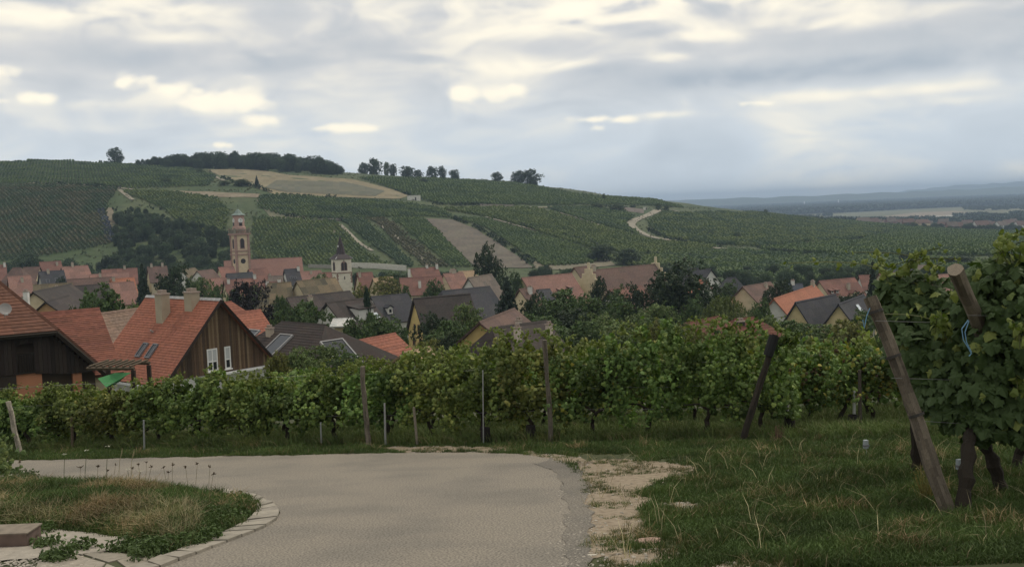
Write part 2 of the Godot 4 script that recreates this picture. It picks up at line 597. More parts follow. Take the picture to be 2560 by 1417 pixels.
func build_terrain() -> void:
	for f in FAR:
		profs.append(NEAR + f + [[16000.0, -60.0]])
	for d in [-200.0, -120.0, -60.0, -25.0, -8.0, 0.0, 6.0, 12.0, 18.0, 24.0]:
		ring.append(d)
	base_ring = ring.size()
	var dd := 30.0
	while dd < 14500.0:
		ring.append(dd)
		dd *= RATIO
	hgrid.resize(ring.size() * NS)
	var v := PackedVector3Array()
	var nn := PackedVector3Array()
	var cc := PackedColorArray()
	var idx := PackedInt32Array()
	v.resize(hgrid.size())
	nn.resize(hgrid.size())
	cc.resize(hgrid.size())
	for j in ring.size():
		var d := ring[j]
		for i in NS:
			var x := (2.0 * i / (NS - 1) - 1.0) * span(d)
			var y := raw_height(x, d)
			hgrid[j * NS + i] = y
			v[j * NS + i] = Vector3(x, y, -d)
			var k := noise_a.get_noise_2d(x * 0.6, d * 0.6)
			var c: Color
			if d < 60.0:
				c = Color(0.055, 0.066, 0.030).lerp(Color(0.085, 0.082, 0.046), clampf(k * 1.6 + 0.3, 0.0, 1.0))
			elif d < 1500.0:
				c = Color(0.052, 0.078, 0.034).lerp(Color(0.088, 0.102, 0.052), clampf(k * 1.7 + 0.45, 0.0, 1.0))
			else:
				var k2 := noise_b.get_noise_2d(x * 0.02, d * 0.009)
				c = Color(0.062, 0.085, 0.045).lerp(Color(0.16, 0.15, 0.09), clampf(k2 * 2.0 + 0.35, 0.0, 1.0))
			cc[j * NS + i] = c
	for j in ring.size():
		for i in NS:
			var a := v[j * NS + maxi(i - 1, 0)]
			var b := v[j * NS + mini(i + 1, NS - 1)]
			var e := v[maxi(j - 1, 0) * NS + i]
			var f := v[mini(j + 1, ring.size() - 1) * NS + i]
			var q := (b - a).cross(f - e).normalized()
			nn[j * NS + i] = q if q.y > 0.0 else -q
	for j in ring.size() - 1:
		for i in NS - 1:
			var a := j * NS + i
			idx.append_array([a, a + NS, a + 1, a + 1, a + NS, a + NS + 1])
	var arr := []
	arr.resize(Mesh.ARRAY_MAX)
	arr[Mesh.ARRAY_VERTEX] = v
	arr[Mesh.ARRAY_NORMAL] = nn
	arr[Mesh.ARRAY_COLOR] = cc
	arr[Mesh.ARRAY_INDEX] = idx
	var am := ArrayMesh.new()
	am.add_surface_from_arrays(Mesh.PRIMITIVE_TRIANGLES, arr)
	single("ground", am, M.ground, "", "", "", "structure")

# a sheet inside an outline given in photograph pixels, laid on the ground in small cells
func draped(poly: Array, step: Vector2, lift: float, c0: Color, c1: Color, seed_off := 0.0) -> ArrayMesh:
	var mb := MB.new()
	var outline := PackedVector2Array(poly)
	var lo := outline[0]
	var hi := outline[0]
	for p in outline:
		lo = lo.min(p)
		hi = hi.max(p)
	var memo := {}
	var x := floorf(lo.x / step.x) * step.x
	while x < hi.x:
		var y := floorf(lo.y / step.y) * step.y
		while y < hi.y:
			var cell := PackedVector2Array([Vector2(x, y), Vector2(x + step.x, y), Vector2(x + step.x, y + step.y), Vector2(x, y + step.y)])
			for piece in Geometry2D.intersect_polygons(cell, outline):
				if Geometry2D.is_polygon_clockwise(piece):
					continue
				var pts := []
				for q in piece:
					var key := Vector2(snappedf(q.x, 0.01), snappedf(q.y, 0.01))
					if not memo.has(key):
						memo[key] = on_ground(q.x, q.y) + Vector3(0, lift, 0)
					pts.append(memo[key])
				var k := noise_a.get_noise_2d(pts[0].x * 3.0 + seed_off, pts[0].z * 3.0)
				mb.col = c0.lerp(c1, clampf(0.5 + k * 1.5, 0.0, 1.0))
				for i in range(1, pts.size() - 1):
					if (pts[i + 1] - pts[0]).cross(pts[i] - pts[0]).y > 0.0:
						mb.tri(pts[0], pts[i], pts[i + 1])
					else:
						mb.tri(pts[0], pts[i + 1], pts[i])
			y += step.y
		x += step.x
	return mb.mesh()

func project(p: Vector3) -> Vector2:
	var q := CB.inverse() * (p - EYE)
	return Vector2(1280.0 - F * q.x / q.z, 708.5 + F * q.y / q.z)



# ---------- road, kerb, verge ----------
const ROAD_FAR := [[-400, 1159], [20, 1152], [200, 1149], [520, 1142], [800, 1137], [1000, 1133], [1180, 1131], [1300, 1136], [1370, 1146], [1425, 1166], [1448, 1195], [1458, 1240], [1464, 1300], [1458, 1360], [1452, 1417], [1440, 1600], [1400, 2600]]
const KERB_OUT := [[553, 1226], [600, 1231], [650, 1245], [688, 1265], [700, 1283], [690, 1302], [660, 1321], [620, 1338], [560, 1360], [500, 1384], [440, 1407], [395, 1424], [300, 1462]]
const KERB_IN := [[556, 1238], [590, 1245], [622, 1258], [640, 1272], [640, 1284], [630, 1296], [608, 1313], [578, 1329], [530, 1349], [475, 1372], [420, 1394], [370, 1414], [276, 1448]]
const BANK := [[-500, 1226], [-100, 1222], [200, 1222], [400, 1226], [510, 1238], [572, 1256], [606, 1277], [606, 1300], [560, 1332], [470, 1366], [390, 1374], [345, 1358], [235, 1333], [100, 1324], [-60, 1322], [-500, 1322]]
var bare_spots := []

func ragged(pts: Array, step: float, amp: float, seed_: int) -> Array:
	var out := []
	for k in pts.size() - 1:
		var a := Vector2(pts[k][0], pts[k][1])
		var b := Vector2(pts[k + 1][0], pts[k + 1][1])
		var n := maxi(1, int(a.distance_to(b) / step))
		for i in n:
			var p := a.lerp(b, float(i) / n)
			p += Vector2(noise_b.get_noise_2d(p.x * 2.0 + seed_, p.y * 5.0), noise_b.get_noise_2d(p.x * 2.0 + 90 + seed_, p.y * 5.0) * 0.35) * amp
			out.append(p)
	out.append(Vector2(pts[-1][0], pts[-1][1]))
	return out

func v2(pts: Array) -> Array:
	var out := []
	for p in pts:
		out.append(Vector2(p[0], p[1]))
	return out

func closed(pts: Array) -> Array:
	return pts + [pts[0]]

func bank_height(x: float, d: float) -> float:
	if x > -3.0 or d < 8.0 or d > 18.5:
		return 0.0
	var p := Vector2(x, d)
	if not Geometry2D.is_point_in_polygon(p, bank_poly):
		return 0.0
	var m := 9.0
	for k in bank_poly.size():
		var q := Geometry2D.get_closest_point_to_segment(p, bank_poly[k], bank_poly[(k + 1) % bank_poly.size()])
		m = minf(m, q.distance_to(p))
	return smoothstep(0.0, 0.9, m) * (0.15 + noise_b.get_noise_2d(x * 26.0, d * 26.0) * 0.06)

var bank_poly := PackedVector2Array()

func near_ground(x: float, d: float) -> float:
	return -0.15 * d + bank_height(x, d)

func build_road_and_kerb() -> void:
	var outline := ragged(ROAD_FAR, 14.0, 16.0, 3)
	outline.append_array(v2([[100, 2600], [250, 1485]]))
	var kerb_back := KERB_OUT.duplicate()
	kerb_back.reverse()
	outline.append_array(v2(kerb_back))
	outline.append_array(v2([[505, 1240], [400, 1230], [200, 1226], [-100, 1226], [-400, 1230]]))
	single("road", draped(outline, Vector2(60, 24), 0.008, Color(1, 1, 1), Color(0.93, 0.94, 0.95)), M.road, "", "", "", "structure")
	# broken, stony outer edge of the asphalt
	var edge := ragged(closed([[1385, 1148], [1440, 1172], [1470, 1215], [1478, 1290], [1476, 1350], [1470, 1417], [1462, 1560], [1400, 1560], [1412, 1417], [1408, 1350], [1418, 1290], [1410, 1230], [1390, 1185], [1340, 1160]]), 8.0, 26.0, 55)
	single("road_edge", draped(edge, Vector2(30, 14), 0.012, Color(0.58, 0.60, 0.63), Color(0.74, 0.75, 0.77)), M.road, "", "", "", "structure")
	# bare earth showing through the grass by the road
	var earth := [[[1440, 1156], [1530, 1148], [1660, 1156], [1760, 1170], [1710, 1190], [1640, 1204], [1590, 1232], [1630, 1252], [1600, 1280], [1616, 1304], [1606, 1334], [1570, 1362], [1560, 1384], [1500, 1392], [1458, 1400], [1460, 1300], [1450, 1210]],
		 [[1520, 1392], [1600, 1376], [1690, 1372], [1700, 1400], [1600, 1424], [1500, 1424]], [[1740, 1424], [1830, 1404], [1960, 1408], [2010, 1424], [1900, 1470], [1720, 1470]],
		[[1300, 1128], [1420, 1140], [1500, 1158], [1440, 1164], [1330, 1146]], [[1640, 1262], [1720, 1255], [1760, 1266], [1700, 1278]], [[900, 1118], [1050, 1116], [1250, 1118], [1310, 1130], [1180, 1130], [1000, 1131]]]
	for k in earth.size():
		var o := ragged(closed(earth[k]), 11.0, 20.0, 200 + k * 17)
		bare_spots.append(PackedVector2Array(o))
		var cleaned := Geometry2D.offset_polygon(PackedVector2Array(o), 0.6)
		for piece in cleaned:
			if Geometry2D.is_polygon_clockwise(piece):
				continue
			single("bare_earth", draped(Array(piece), Vector2(30, 12), 0.005, Color(0.225, 0.182, 0.130), Color(0.305, 0.25, 0.185)), M.dirt, "", "", "", "structure")
	# the grassy bank inside the bend
	for p in BANK:
		var g := on_ground(p[0], p[1])
		bank_poly.append(Vector2(g.x, -g.z))
	var mb := MB.new()
	var s := 0.22
	for i in range(-62, -13):
		for j in range(36, 84):
			var x := i * s
			var d := j * s
			var hs := [bank_height(x, d), bank_height(x + s, d), bank_height(x + s, d + s), bank_height(x, d + s)]
			if hs.max() <= 0.0:
				continue
			var k := noise_a.get_noise_2d(x * 30.0, d * 30.0)
			mb.col = Color(0.10, 0.095, 0.05).lerp(Color(0.17, 0.14, 0.09), clampf(0.5 + k, 0, 1))
			var q := []
			var at4 := [[x, d], [x + s, d], [x + s, d + s], [x, d + s]]
			for c in 4:
				q.append(Vector3(at4[c][0], -0.15 * at4[c][1] + hs[c] + 0.003, -at4[c][1]))
			mb.quad(q[3], q[2], q[1], q[0])
	single("bank", mb.mesh(), M.dirt, "", "", "", "structure")
	# kerb of wedge stones round the bend: each one by itself
	var kerb := Node3D.new()
	kerb.name = "kerb"
	add_child(kerb)
	kerb.set_meta("kind", "structure")
	var co := world_path(KERB_OUT, 0.30)
	var r := RandomNumberGenerator.new()
	r.seed = 4
	for k in co.size() - 1:
		var f0 := float(k) / (co.size() - 1)
		var f1 := float(k + 1) / (co.size() - 1)
		var i0 := along(KERB_IN, f0)
		var i1 := along(KERB_IN, f1)
		var st := MB.new()
		var t := r.randf_range(0.80, 1.08)
		st.col = Color(0.34 * t, 0.305 * t, 0.25 * t)
		var a: Vector3 = co[k].lerp(co[k + 1], 0.035)
		var b: Vector3 = co[k + 1].lerp(co[k], 0.035)
		var c: Vector3 = i1.lerp(i0, 0.05)
		var d: Vector3 = i0.lerp(i1, 0.05)
		var up := Vector3(0, 0.03 + r.randf_range(-0.005, 0.008), 0)
		var dn := Vector3(0, -0.12, 0)
		var mid := (a + b + c + d) * 0.25
		var ins := [a.lerp(mid, 0.03), b.lerp(mid, 0.03), c.lerp(mid, 0.03), d.lerp(mid, 0.03)]
		var lo := [a, b, c, d]
		var tw := r.randf_range(-0.008, 0.008)
		var topp := [ins[0] + up, ins[1] + up + Vector3(0, tw, 0), ins[2] + up * 1.3, ins[3] + up * 1.3 - Vector3(0, tw, 0)]
		st.quad(topp[0], topp[1], topp[2], topp[3])
		for e in 4:
			var e2 := (e + 1) % 4
			st.quad(topp[e2], topp[e], lo[e] + dn, lo[e2] + dn)
		fix_up(st)
		part(kerb, "kerb_stone", st.mesh(), M.stone)
	# pale concrete apron at the foot of the bank, slabs and an old block
	var apron := ragged(closed([[60, 1327], [150, 1326], [235, 1336], [318, 1348], [352, 1364], [318, 1376], [200, 1388], [90, 1398], [-60, 1408], [-120, 1410], [-120, 1330]]), 12.0, 7.0, 71)
	single("concrete_apron", draped(apron, Vector2(40, 12), 0.014, Color(0.30, 0.265, 0.215), Color(0.36, 0.32, 0.265)), M.stone, "", "", "", "structure")
	var slabs := [[[196, 1384], [288, 1383], [334, 1392], [270, 1408]], [[292, 1404], [352, 1384], [430, 1392], [396, 1418], [330, 1432]], [[96, 1404], [186, 1388], [262, 1410], [230, 1446], [80, 1440]], [[240, 1450], [266, 1412], [324, 1436], [300, 1470]]]
	for k in slabs.size():
		var st := MB.new()
		var t := 0.92 + 0.06 * k
		st.col = Color(0.31 * t, 0.275 * t, 0.22 * t)
		slab_of(st, slabs[k], 0.012, 0.03)
		single("paving_slab", st.mesh(), M.stone, ["square concrete slab against the pale apron, weeds at its corner", "concrete slab beside the kerb end with a grassy joint", "concrete slab lying next to the loose gravel", "small concrete slab at the kerb foot"][k], "slab", "slabs at the foot of the bank")
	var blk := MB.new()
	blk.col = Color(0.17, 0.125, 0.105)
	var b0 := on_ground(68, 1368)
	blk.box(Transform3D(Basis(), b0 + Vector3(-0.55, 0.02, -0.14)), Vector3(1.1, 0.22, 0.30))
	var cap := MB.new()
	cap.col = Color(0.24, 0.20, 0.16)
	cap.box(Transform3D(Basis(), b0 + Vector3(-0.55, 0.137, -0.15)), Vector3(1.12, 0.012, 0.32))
	var bt := thing("concrete_block", "low dark concrete block with a pale top at the foot of the bank", "block")
	part(bt, "body", blk.mesh(), M.stone)
	part(bt, "top", cap.mesh(), M.stone)
	# pale stone slabs tipped into the bank above the kerb
	var tips := [[[540, 1270], [552, 1264], [612, 1290], [598, 1300]], [[566, 1258], [574, 1254], [604, 1266], [596, 1272]], [[480, 1338], [488, 1334], [516, 1350], [508, 1354]]]
	for k in 3:
		var st := MB.new()
		st.col = Color(0.37, 0.32, 0.25)
		slab_of(st, tips[k], 0.05, 0.12, true)
		single("tipped_slab", st.mesh(), M.stone, ["long pale stone slab tipped into the bank above the kerb bend", "short stone strip in the bank above the long tipped slab", "half buried stone strip in the brown dry grass of the bank"][k], "slab")

func fix_up(mb: MB) -> void:
	# turn faces of a small block outwards from its middle
	var mid := Vector3.ZERO
	for p in mb.v:
		mid += p
	mid /= mb.v.size()
	for k in range(0, mb.v.size(), 3):
		var q := (mb.v[k] + mb.v[k + 1] + mb.v[k + 2]) / 3.0 - mid
		if q.dot(mb.n[k]) < 0.0:
			var s := mb.v[k + 1]
			mb.v[k + 1] = mb.v[k + 2]
			mb.v[k + 2] = s
			for i in 3:
				mb.n[k + i] = -mb.n[k + i]

func slab_of(st: MB, px: Array, lift: float, thick: float, tilt := false) -> void:
	var p := []
	for k in px.size():
		var q := on_ground(px[k][0], px[k][1])
		q.y = near_ground(q.x, -q.z) if tilt else q.y
		p.append(q + Vector3(0, lift, 0))
	for k in range(1, p.size() - 1):
		st.tri(p[0], p[k], p[k + 1])
	var dn := Vector3(0, -thick, 0)
	for k in p.size():
		var k2 := (k + 1) % p.size()
		st.quad(p[k], p[k2], p[k2] + dn, p[k] + dn)
	for k in range(1, p.size() - 1):
		st.tri(p[0] + dn, p[k + 1] + dn, p[k] + dn)
	fix_up(st)

func along(pts: Array, f: float) -> Vector3:
	var w := []
	var total := 0.0
	for p in pts:
		w.append(on_ground(p[0], p[1]))
	for k in w.size() - 1:
		total += w[k].distance_to(w[k + 1])
	var want := f * total
	for k in w.size() - 1:
		var l: float = w[k].distance_to(w[k + 1])
		if want <= l or k == w.size() - 2:
			return w[k].lerp(w[k + 1], minf(want / l, 1.0))
		want -= l
	return w[-1]

func world_path(pts: Array, step: float) -> Array:
	var total := 0.0
	for k in pts.size() - 1:
		total += on_ground(pts[k][0], pts[k][1]).distance_to(on_ground(pts[k + 1][0], pts[k + 1][1]))
	var n := int(total / step)
	var out := []
	for k in n + 1:
		out.append(along(pts, float(k) / n))
	return out


# ---------- the hill: plots of vine rows, bare fields, tracks ----------
func leaf_lump(seed_: int, n: int, size: Vector3, leaf: float) -> ArrayMesh:
	var r := RandomNumberGenerator.new()
	r.seed = seed_
	var mb := MB.new()
	for k in n:
		var p := Vector3(r.randf_range(-0.5, 0.5) * size.x, r.randf_range(0.25, 1.0) * size.y, r.randf_range(-0.5, 0.5) * size.z)
		var t := r.randf_range(0.75, 1.25)
		mb.col = Color(t, t, t * r.randf_range(0.8, 1.1))
		card(mb, r, p, leaf * r.randf_range(0.7, 1.3), Vector3(0, 0.5, 0))
	return mb.mesh()

# one small leaf mass: a crooked four-cornered face turned at random, leaning towards a direction
func card(mb: MB, r: RandomNumberGenerator, p: Vector3, s: float, lean: Vector3) -> void:
	var nrm := (Vector3(r.randfn(), r.randfn(), r.randfn()).normalized() + lean).normalized()
	var a := nrm.cross(Vector3(r.randfn(), r.randfn(), r.randfn())).normalized() * s
	var b := nrm.cross(a) * r.randf_range(0.55, 0.9)
	var q := nrm * s * 0.18
	mb.tri(p - a + q, p + b * r.randf_range(0.6, 1.1) - q, p + a + q)
	mb.tri(p - a + q, p + a + q, p - b * r.randf_range(0.6, 1.1) - q)

var hill_lump: ArrayMesh

func vine_plot(px: Array, row: Array, gap: float, c0: Color, c1: Color, label: String, size := 1.0, keep := 0.97) -> void:
	var poly := PackedVector2Array()
	for k in px.size():
		var a := Vector2(px[k][0], px[k][1])
		var b := Vector2(px[(k + 1) % px.size()][0], px[(k + 1) % px.size()][1])
		for i in 3:
			var q := a.lerp(b, i / 3.0)
			var g := on_ground(q.x, q.y)
			poly.append(Vector2(g.x, -g.z))
	var r0 := on_ground(row[0], row[1])
	var r1 := on_ground(row[2], row[3])
	var dir := Vector2(r1.x - r0.x, -r1.z + r0.z).normalized()
	var nor := Vector2(-dir.y, dir.x)
	var lo := Vector2(1e9, 1e9)
	var hi := Vector2(-1e9, -1e9)
	for p in poly:
		var q := Vector2(p.dot(dir), p.dot(nor))
		lo = lo.min(q)
		hi = hi.max(q)
	var tfs := []
	var cols := PackedColorArray()
	var step := 1.7 * size
	var yaw := atan2(dir.y, dir.x)
	gap *= 0.86 if gap < 2.75 and px[0][0] < 0 else 0.72
	var v := lo.y
	while v < hi.y:
		var u := lo.x
		while u < hi.x:
			var p := dir * (u + rng.randf_range(-0.3, 0.3)) + nor * (v + rng.randf_range(-1.0, 1.0) * (0.15 if px[0][0] < 0 else 0.45))
			u += step
			if not Geometry2D.is_point_in_polygon(p, poly) or rng.randf() > keep:
				continue
			var s := size * rng.randf_range(0.8, 1.2)
			var b := Basis(Vector3.UP, yaw + (PI if rng.randf() < 0.5 else 0.0)).scaled(Vector3(s, s * rng.randf_range(0.85, 1.1), s))
			tfs.append(Transform3D(b, Vector3(p.x, ground(p.x, p.y) - 0.05, -p.y)))
			var k := clampf(0.5 + noise_a.get_noise_2d(p.x * 2.2, p.y * 2.2) * 1.3 + rng.randf_range(-0.2, 0.2), 0.0, 1.0)
			cols.append(c0.lerp(c1, k))
		v += gap
	var o := many(self, "vine_plot", hill_lump, M.leaf, tfs, cols)
	tag(o, label, "vineyard", "", "stuff")

func ribbon(path: Array, width: float, lift: float) -> MB:
	var mb := MB.new()
	var pts := []
	for k in path.size() - 1:
		for i in 5:
			var a := Vector2(path[k][0], path[k][1]).lerp(Vector2(path[k + 1][0], path[k + 1][1]), i / 5.0)
			pts.append(on_ground(a.x, a.y))
	pts.append(on_ground(path[-1][0], path[-1][1]))
	for pass_ in 2:
		for k in range(1, pts.size() - 1):
			pts[k] = (pts[k - 1] + pts[k] * 2.0 + pts[k + 1]) / 4.0
	var l := []
	var rr := []
	for k in pts.size():
		var t: Vector3 = pts[mini(k + 1, pts.size() - 1)] - pts[maxi(k - 1, 0)]
		var s := Vector3(-t.z, 0, t.x).normalized() * width * 0.5
		for e in [[l, 1.0], [rr, -1.0]]:
			var q: Vector3 = pts[k] + s * e[1]
			e[0].append(Vector3(q.x, ground(q.x, -q.z) + lift, q.z))
	for k in pts.size() - 1:
		var t := rng.randf_range(0.85, 1.1)
		mb.col = Color(0.27 * t, 0.24 * t, 0.20 * t)
		if (rr[k + 1] - l[k]).cross(l[k + 1] - l[k]).y > 0.0:
			mb.quad(l[k], l[k + 1], rr[k + 1], rr[k])
		else:
			mb.quad(l[k], rr[k], rr[k + 1], l[k + 1])
	return mb

func build_hill_plots() -> void:
	hill_lump = leaf_lump(6, 20, Vector3(2.0, 1.5, 1.15), 0.44)
	var g0 := Color(0.079, 0.121, 0.052)
	var g1 := Color(0.127, 0.172, 0.068)
	var dk0 := Color(0.062, 0.100, 0.055)
	var dk1 := Color(0.096, 0.132, 0.065)
	var yl0 := Color(0.094, 0.132, 0.047)
	var yl1 := Color(0.149, 0.183, 0.068)
	var br0 := Color(0.094, 0.097, 0.060)
	var br1 := Color(0.130, 0.121, 0.078)
	vine_plot([[-60, 466], [150, 466], [292, 474], [268, 510], [262, 560], [286, 606], [220, 622], [60, 648], [-60, 660]], [89, 482, 216, 614], 2.5, dk0, br1, "steep vine plot in straight close rows beneath the pale terrace track")
	vine_plot([[-60, 408], [130, 404], [300, 411], [470, 421], [540, 442], [520, 464], [330, 472], [150, 460], [-60, 460]], [107, 414, 94, 454], 2.7, dk0, g1, "high vine plot along the skyline below the lone round tree")
	vine_plot([[300, 478], [420, 480], [540, 496], [570, 530], [560, 600], [480, 590], [400, 520]], [320, 482, 400, 560], 2.6, g0, yl1, "sloping vine strip above the dark copse", 1.0, 0.9)
	vine_plot([[645, 492], [700, 488], [860, 500], [1000, 507], [1100, 522], [1130, 545], [1060, 542], [900, 545], [830, 548], [700, 538], [645, 520]], [760, 500, 800, 540], 2.6, dk0, g1, "vine plot below the pale fallow field")
	vine_plot([[632, 545], [700, 548], [835, 553], [905, 625], [975, 668], [780, 668], [632, 645]], [850, 560, 940, 650], 2.7, g0, yl1, "vine plot rising behind the long church roof", 1.0, 0.92)
	vine_plot([[852, 552], [905, 548], [1010, 640], [1040, 668], [1005, 668], [930, 612]], [862, 560, 1000, 664], 2.2, dk0, dk1, "narrow dark green vine strip running down the hill")
	vine_plot([[925, 548], [965, 548], [1120, 668], [1060, 668]], [940, 552, 1090, 665], 2.7, br0, br1, "thin brownish vine strip between two green ones", 1.0, 0.8)
	vine_plot([[980, 548], [1056, 546], [1110, 596], [1178, 668], [1130, 668]], [1010, 552, 1150, 662], 2.5, g0, g1, "green vine plot beside the bare brown plot")
	vine_plot([[1142, 546], [1212, 570], [1275, 612], [1360, 668], [1480, 660], [1510, 642], [1400, 602], [1310, 577], [1210, 548]], [1260, 590, 1380, 655], 2.7, g0, g1, "vine plot to the side of the bare brown plot, above the long tiled barn", 1.0, 0.93)
	vine_plot([[900, 447], [1045, 447], [1285, 459], [1460, 490], [1640, 501], [1710, 520], [1620, 514], [1480, 513], [1285, 514], [1100, 512], [1050, 498], [990, 476]], [1180, 460, 1230, 510], 3.2, g0, g1, "broad vine plot under the skyline trees", 1.3)
	vine_plot([[1105, 524], [1285, 521], [1350, 524], [1440, 552], [1545, 580], [1630, 603], [1790, 618], [1750, 634], [1640, 640], [1500, 627], [1390, 597], [1310, 567], [1200, 540]], [1300, 530, 1440, 590], 3.0, yl0, yl1, "bright green vine plot across the middle of the hill", 1.25)
	vine_plot([[1372, 522], [1480, 520], [1560, 530], [1585, 545], [1562, 560], [1600, 590], [1545, 574], [1450, 548]], [1450, 522, 1540, 565], 3.0, dk0, g1, "vine plot inside the bend of the hill road", 1.25)
	vine_plot([[1660, 532], [1920, 537], [2060, 551], [2240, 574], [2160, 598], [1900, 618], [1770, 612], [1660, 594], [1625, 572], [1620, 556]], [1720, 545, 1800, 600], 3.4, dk0, yl1, "vine plot beyond the hill road, falling towards the plain", 1.4)
	vine_plot([[2070, 553], [2300, 561], [2560, 582], [2720, 592], [2720, 640], [2400, 640], [2100, 640], [1900, 626], [2170, 602], [2250, 577]], [2150, 580, 2400, 600], 3.6, g0, g1, "flat vine fields reaching to the far village", 1.5)
	vine_plot([[1640, 646], [1830, 628], [2000, 642], [2300, 648], [2520, 664], [2450, 700], [2200, 706], [1950, 706], [1760, 690], [1700, 668]], [1800, 640, 1900, 680], 3.0, dk0, g1, "low vine plot right behind the village houses", 1.3)
	vine_plot([[1510, 645], [1640, 643], [1700, 664], [1650, 668], [1570, 664]], [1560, 646, 1620, 664], 2.8, yl0, yl1, "small vine plot behind the stepped gable house", 1.2)
	vine_plot([[236, 522], [254, 522], [290, 604], [270, 606]], [240, 522, 276, 604], 2.5, Color(0.060, 0.075, 0.125), Color(0.085, 0.10, 0.15), "narrow strip of vine rows under dull blue netting")
	# bare and fallow ground
	var fallow := []
	var T := func(poly: Array, c0: Color, c1: Color, lift := 0.25) -> void:
		fallow.append(PackedVector2Array(v2(poly)))
		single("field", draped(ragged(closed(poly), 18.0, 5.0, 9), Vector2(16, 6), lift, c0, c1), M.plot, "", "", "", "structure")
	T.call([[1064, 546], [1130, 549], [1190, 573], [1250, 611], [1335, 670], [1190, 670], [1118, 600]], Color(0.115, 0.098, 0.082), Color(0.145, 0.122, 0.100))
	T.call([[515, 424], [640, 423], [720, 438], [880, 448], [960, 468], [1022, 490], [1000, 498], [840, 493], [690, 488], [640, 470], [560, 446]], Color(0.185, 0.155, 0.098), Color(0.235, 0.195, 0.125))
	T.call([[690, 452], [860, 456], [960, 479], [940, 491], [720, 482], [660, 470]], Color(0.105, 0.105, 0.078), Color(0.135, 0.128, 0.09), 0.5)
	T.call([[430, 478], [530, 480], [650, 486], [645, 494], [520, 493], [430, 489]], Color(0.19, 0.15, 0.11), Color(0.23, 0.19, 0.14))
	T.call([[640, 500], [690, 496], [720, 530], [830, 560], [845, 592], [760, 570], [680, 548]], Color(0.115, 0.115, 0.072), Color(0.15, 0.14, 0.095))
	T.call([[262, 520], [280, 520], [300, 600], [288, 606], [262, 560]], Color(0.15, 0.125, 0.09), Color(0.19, 0.16, 0.12))
	T.call([[1330, 655], [1520, 650], [1540, 664], [1420, 676], [1340, 672]], Color(0.16, 0.14, 0.105), Color(0.20, 0.175, 0.13))
	# tracks and the road up the hill
	var tracks := [[[[1650, 525], [1628, 535], [1608, 543], [1584, 552], [1577, 562], [1590, 575], [1616, 588], [1642, 596], [1690, 602]], 5.5], [[[1350, 523], [1400, 532], [1460, 550], [1530, 573]], 2.6], [[[1220, 517], [1290, 519], [1370, 519], [1460, 518]], 2.6],
		[[[1775, 619], [1828, 624], [1790, 633], [1740, 640], [1708, 642]], 5.0], [[[1680, 525], [1760, 545], [1850, 573]], 2.4], [[[60, 460], [100, 457], [150, 459], [290, 470], [330, 474]], 2.4], [[[296, 474], [330, 500]], 2.6],
		[[[1215, 543], [1320, 572], [1400, 590], [1500, 607]], 2.2], [[[1985, 634], [2010, 632], [2060, 625]], 4.0], [[[2230, 622], [2270, 616]], 3.0], [[[470, 422], [520, 436], [560, 452]], 3.0], [[[945, 560], [1000, 600], [1075, 665]], 2.0], [[[850, 562], [900, 610], [930, 628]], 2.0]]
	for t in tracks:
		single("track" if t[1] < 5.2 else "hill_road", ribbon(t[0], t[1], 0.35).mesh(), M.plot, "", "", "", "structure")
	# hedges and scrubby edges between the plots
	var ht := []
	var hc := PackedColorArray()
	for path in [[[1625, 575], [1660, 596], [1720, 608], [1800, 620]], [[1690, 652], [1760, 640], [1850, 632]], [[1900, 622], [2000, 640], [2080, 626]], [[2060, 551], [2160, 562], [2300, 574]], [[2130, 598], [2260, 602], [2420, 612]], [[2280, 622], [2400, 632], [2520, 640]], [[1310, 566], [1400, 590], [1500, 612]], [[1400, 596], [1480, 612], [1520, 628]],
		[[1090, 512], [1160, 514], [1230, 514]], [[700, 540], [790, 551], [850, 552]], [[60, 461], [150, 463], [290, 473]], [[990, 476], [1040, 492]], [[1130, 547], [1200, 574], [1262, 614], [1330, 660]], [[560, 446], [620, 466], [700, 487], [840, 494]], [[2180, 578], [2300, 588], [2440, 596]], [[1840, 560], [1940, 575], [2060, 596]], [[1560, 640], [1640, 638], [1720, 640]], [[1480, 514], [1560, 522], [1600, 520]]]:
		for k in path.size() - 1:
			var a := on_ground(path[k][0], path[k][1])
			var b := on_ground(path[k + 1][0], path[k + 1][1])
			var n := int(a.distance_to(b) / 1.6)
			for i in n:
				var p := a.lerp(b, (i + rng.randf()) / n) + Vector3(rng.randfn() * 0.8, 0, rng.randfn() * 0.8)
				if noise_b.get_noise_2d(p.x * 2.0, p.z * 2.0) < -0.12:
					continue
				var s := rng.randf_range(0.6, 1.6)
				ht.append(Transform3D(Basis(Vector3.UP, rng.randf() * TAU).scaled(Vector3(s, s, s * 1.4)), gp(p.x, -p.z)))
				hc.append(Color(0.034, 0.052, 0.026) * rng.randf_range(0.8, 1.4))
	tag(many(self, "hedge", hill_lump, M.leaf, ht, hc), "dark hedges and scrubby edges dividing the hill plots", "hedge", "", "stuff")
	# scrub and tussocks on the open ground of the hill
	var st := []
	var sc := PackedColorArray()
	for k in 26000:
		var d := rng.randf_range(425.0, 1000.0)
		var px := rng.randf_range(-60.0, 2650.0)
		var x := (px - 1280.0) / F * d
		var q := noise_b.get_noise_2d(x * 1.1, d * 1.1)
		if rng.randf() > 0.35 + q * 1.6:
			continue
		var s := rng.randf_range(0.25, 0.6) * (1.7 if rng.randf() < 0.06 else 1.0)
		var pq := project(gp(x, d))
		if fallow.any(func(f): return Geometry2D.is_point_in_polygon(pq, f)):
			continue
		st.append(Transform3D(Basis(Vector3.UP, rng.randf() * TAU).scaled(Vector3(s, s, s * 1.3)), gp(x, d)))
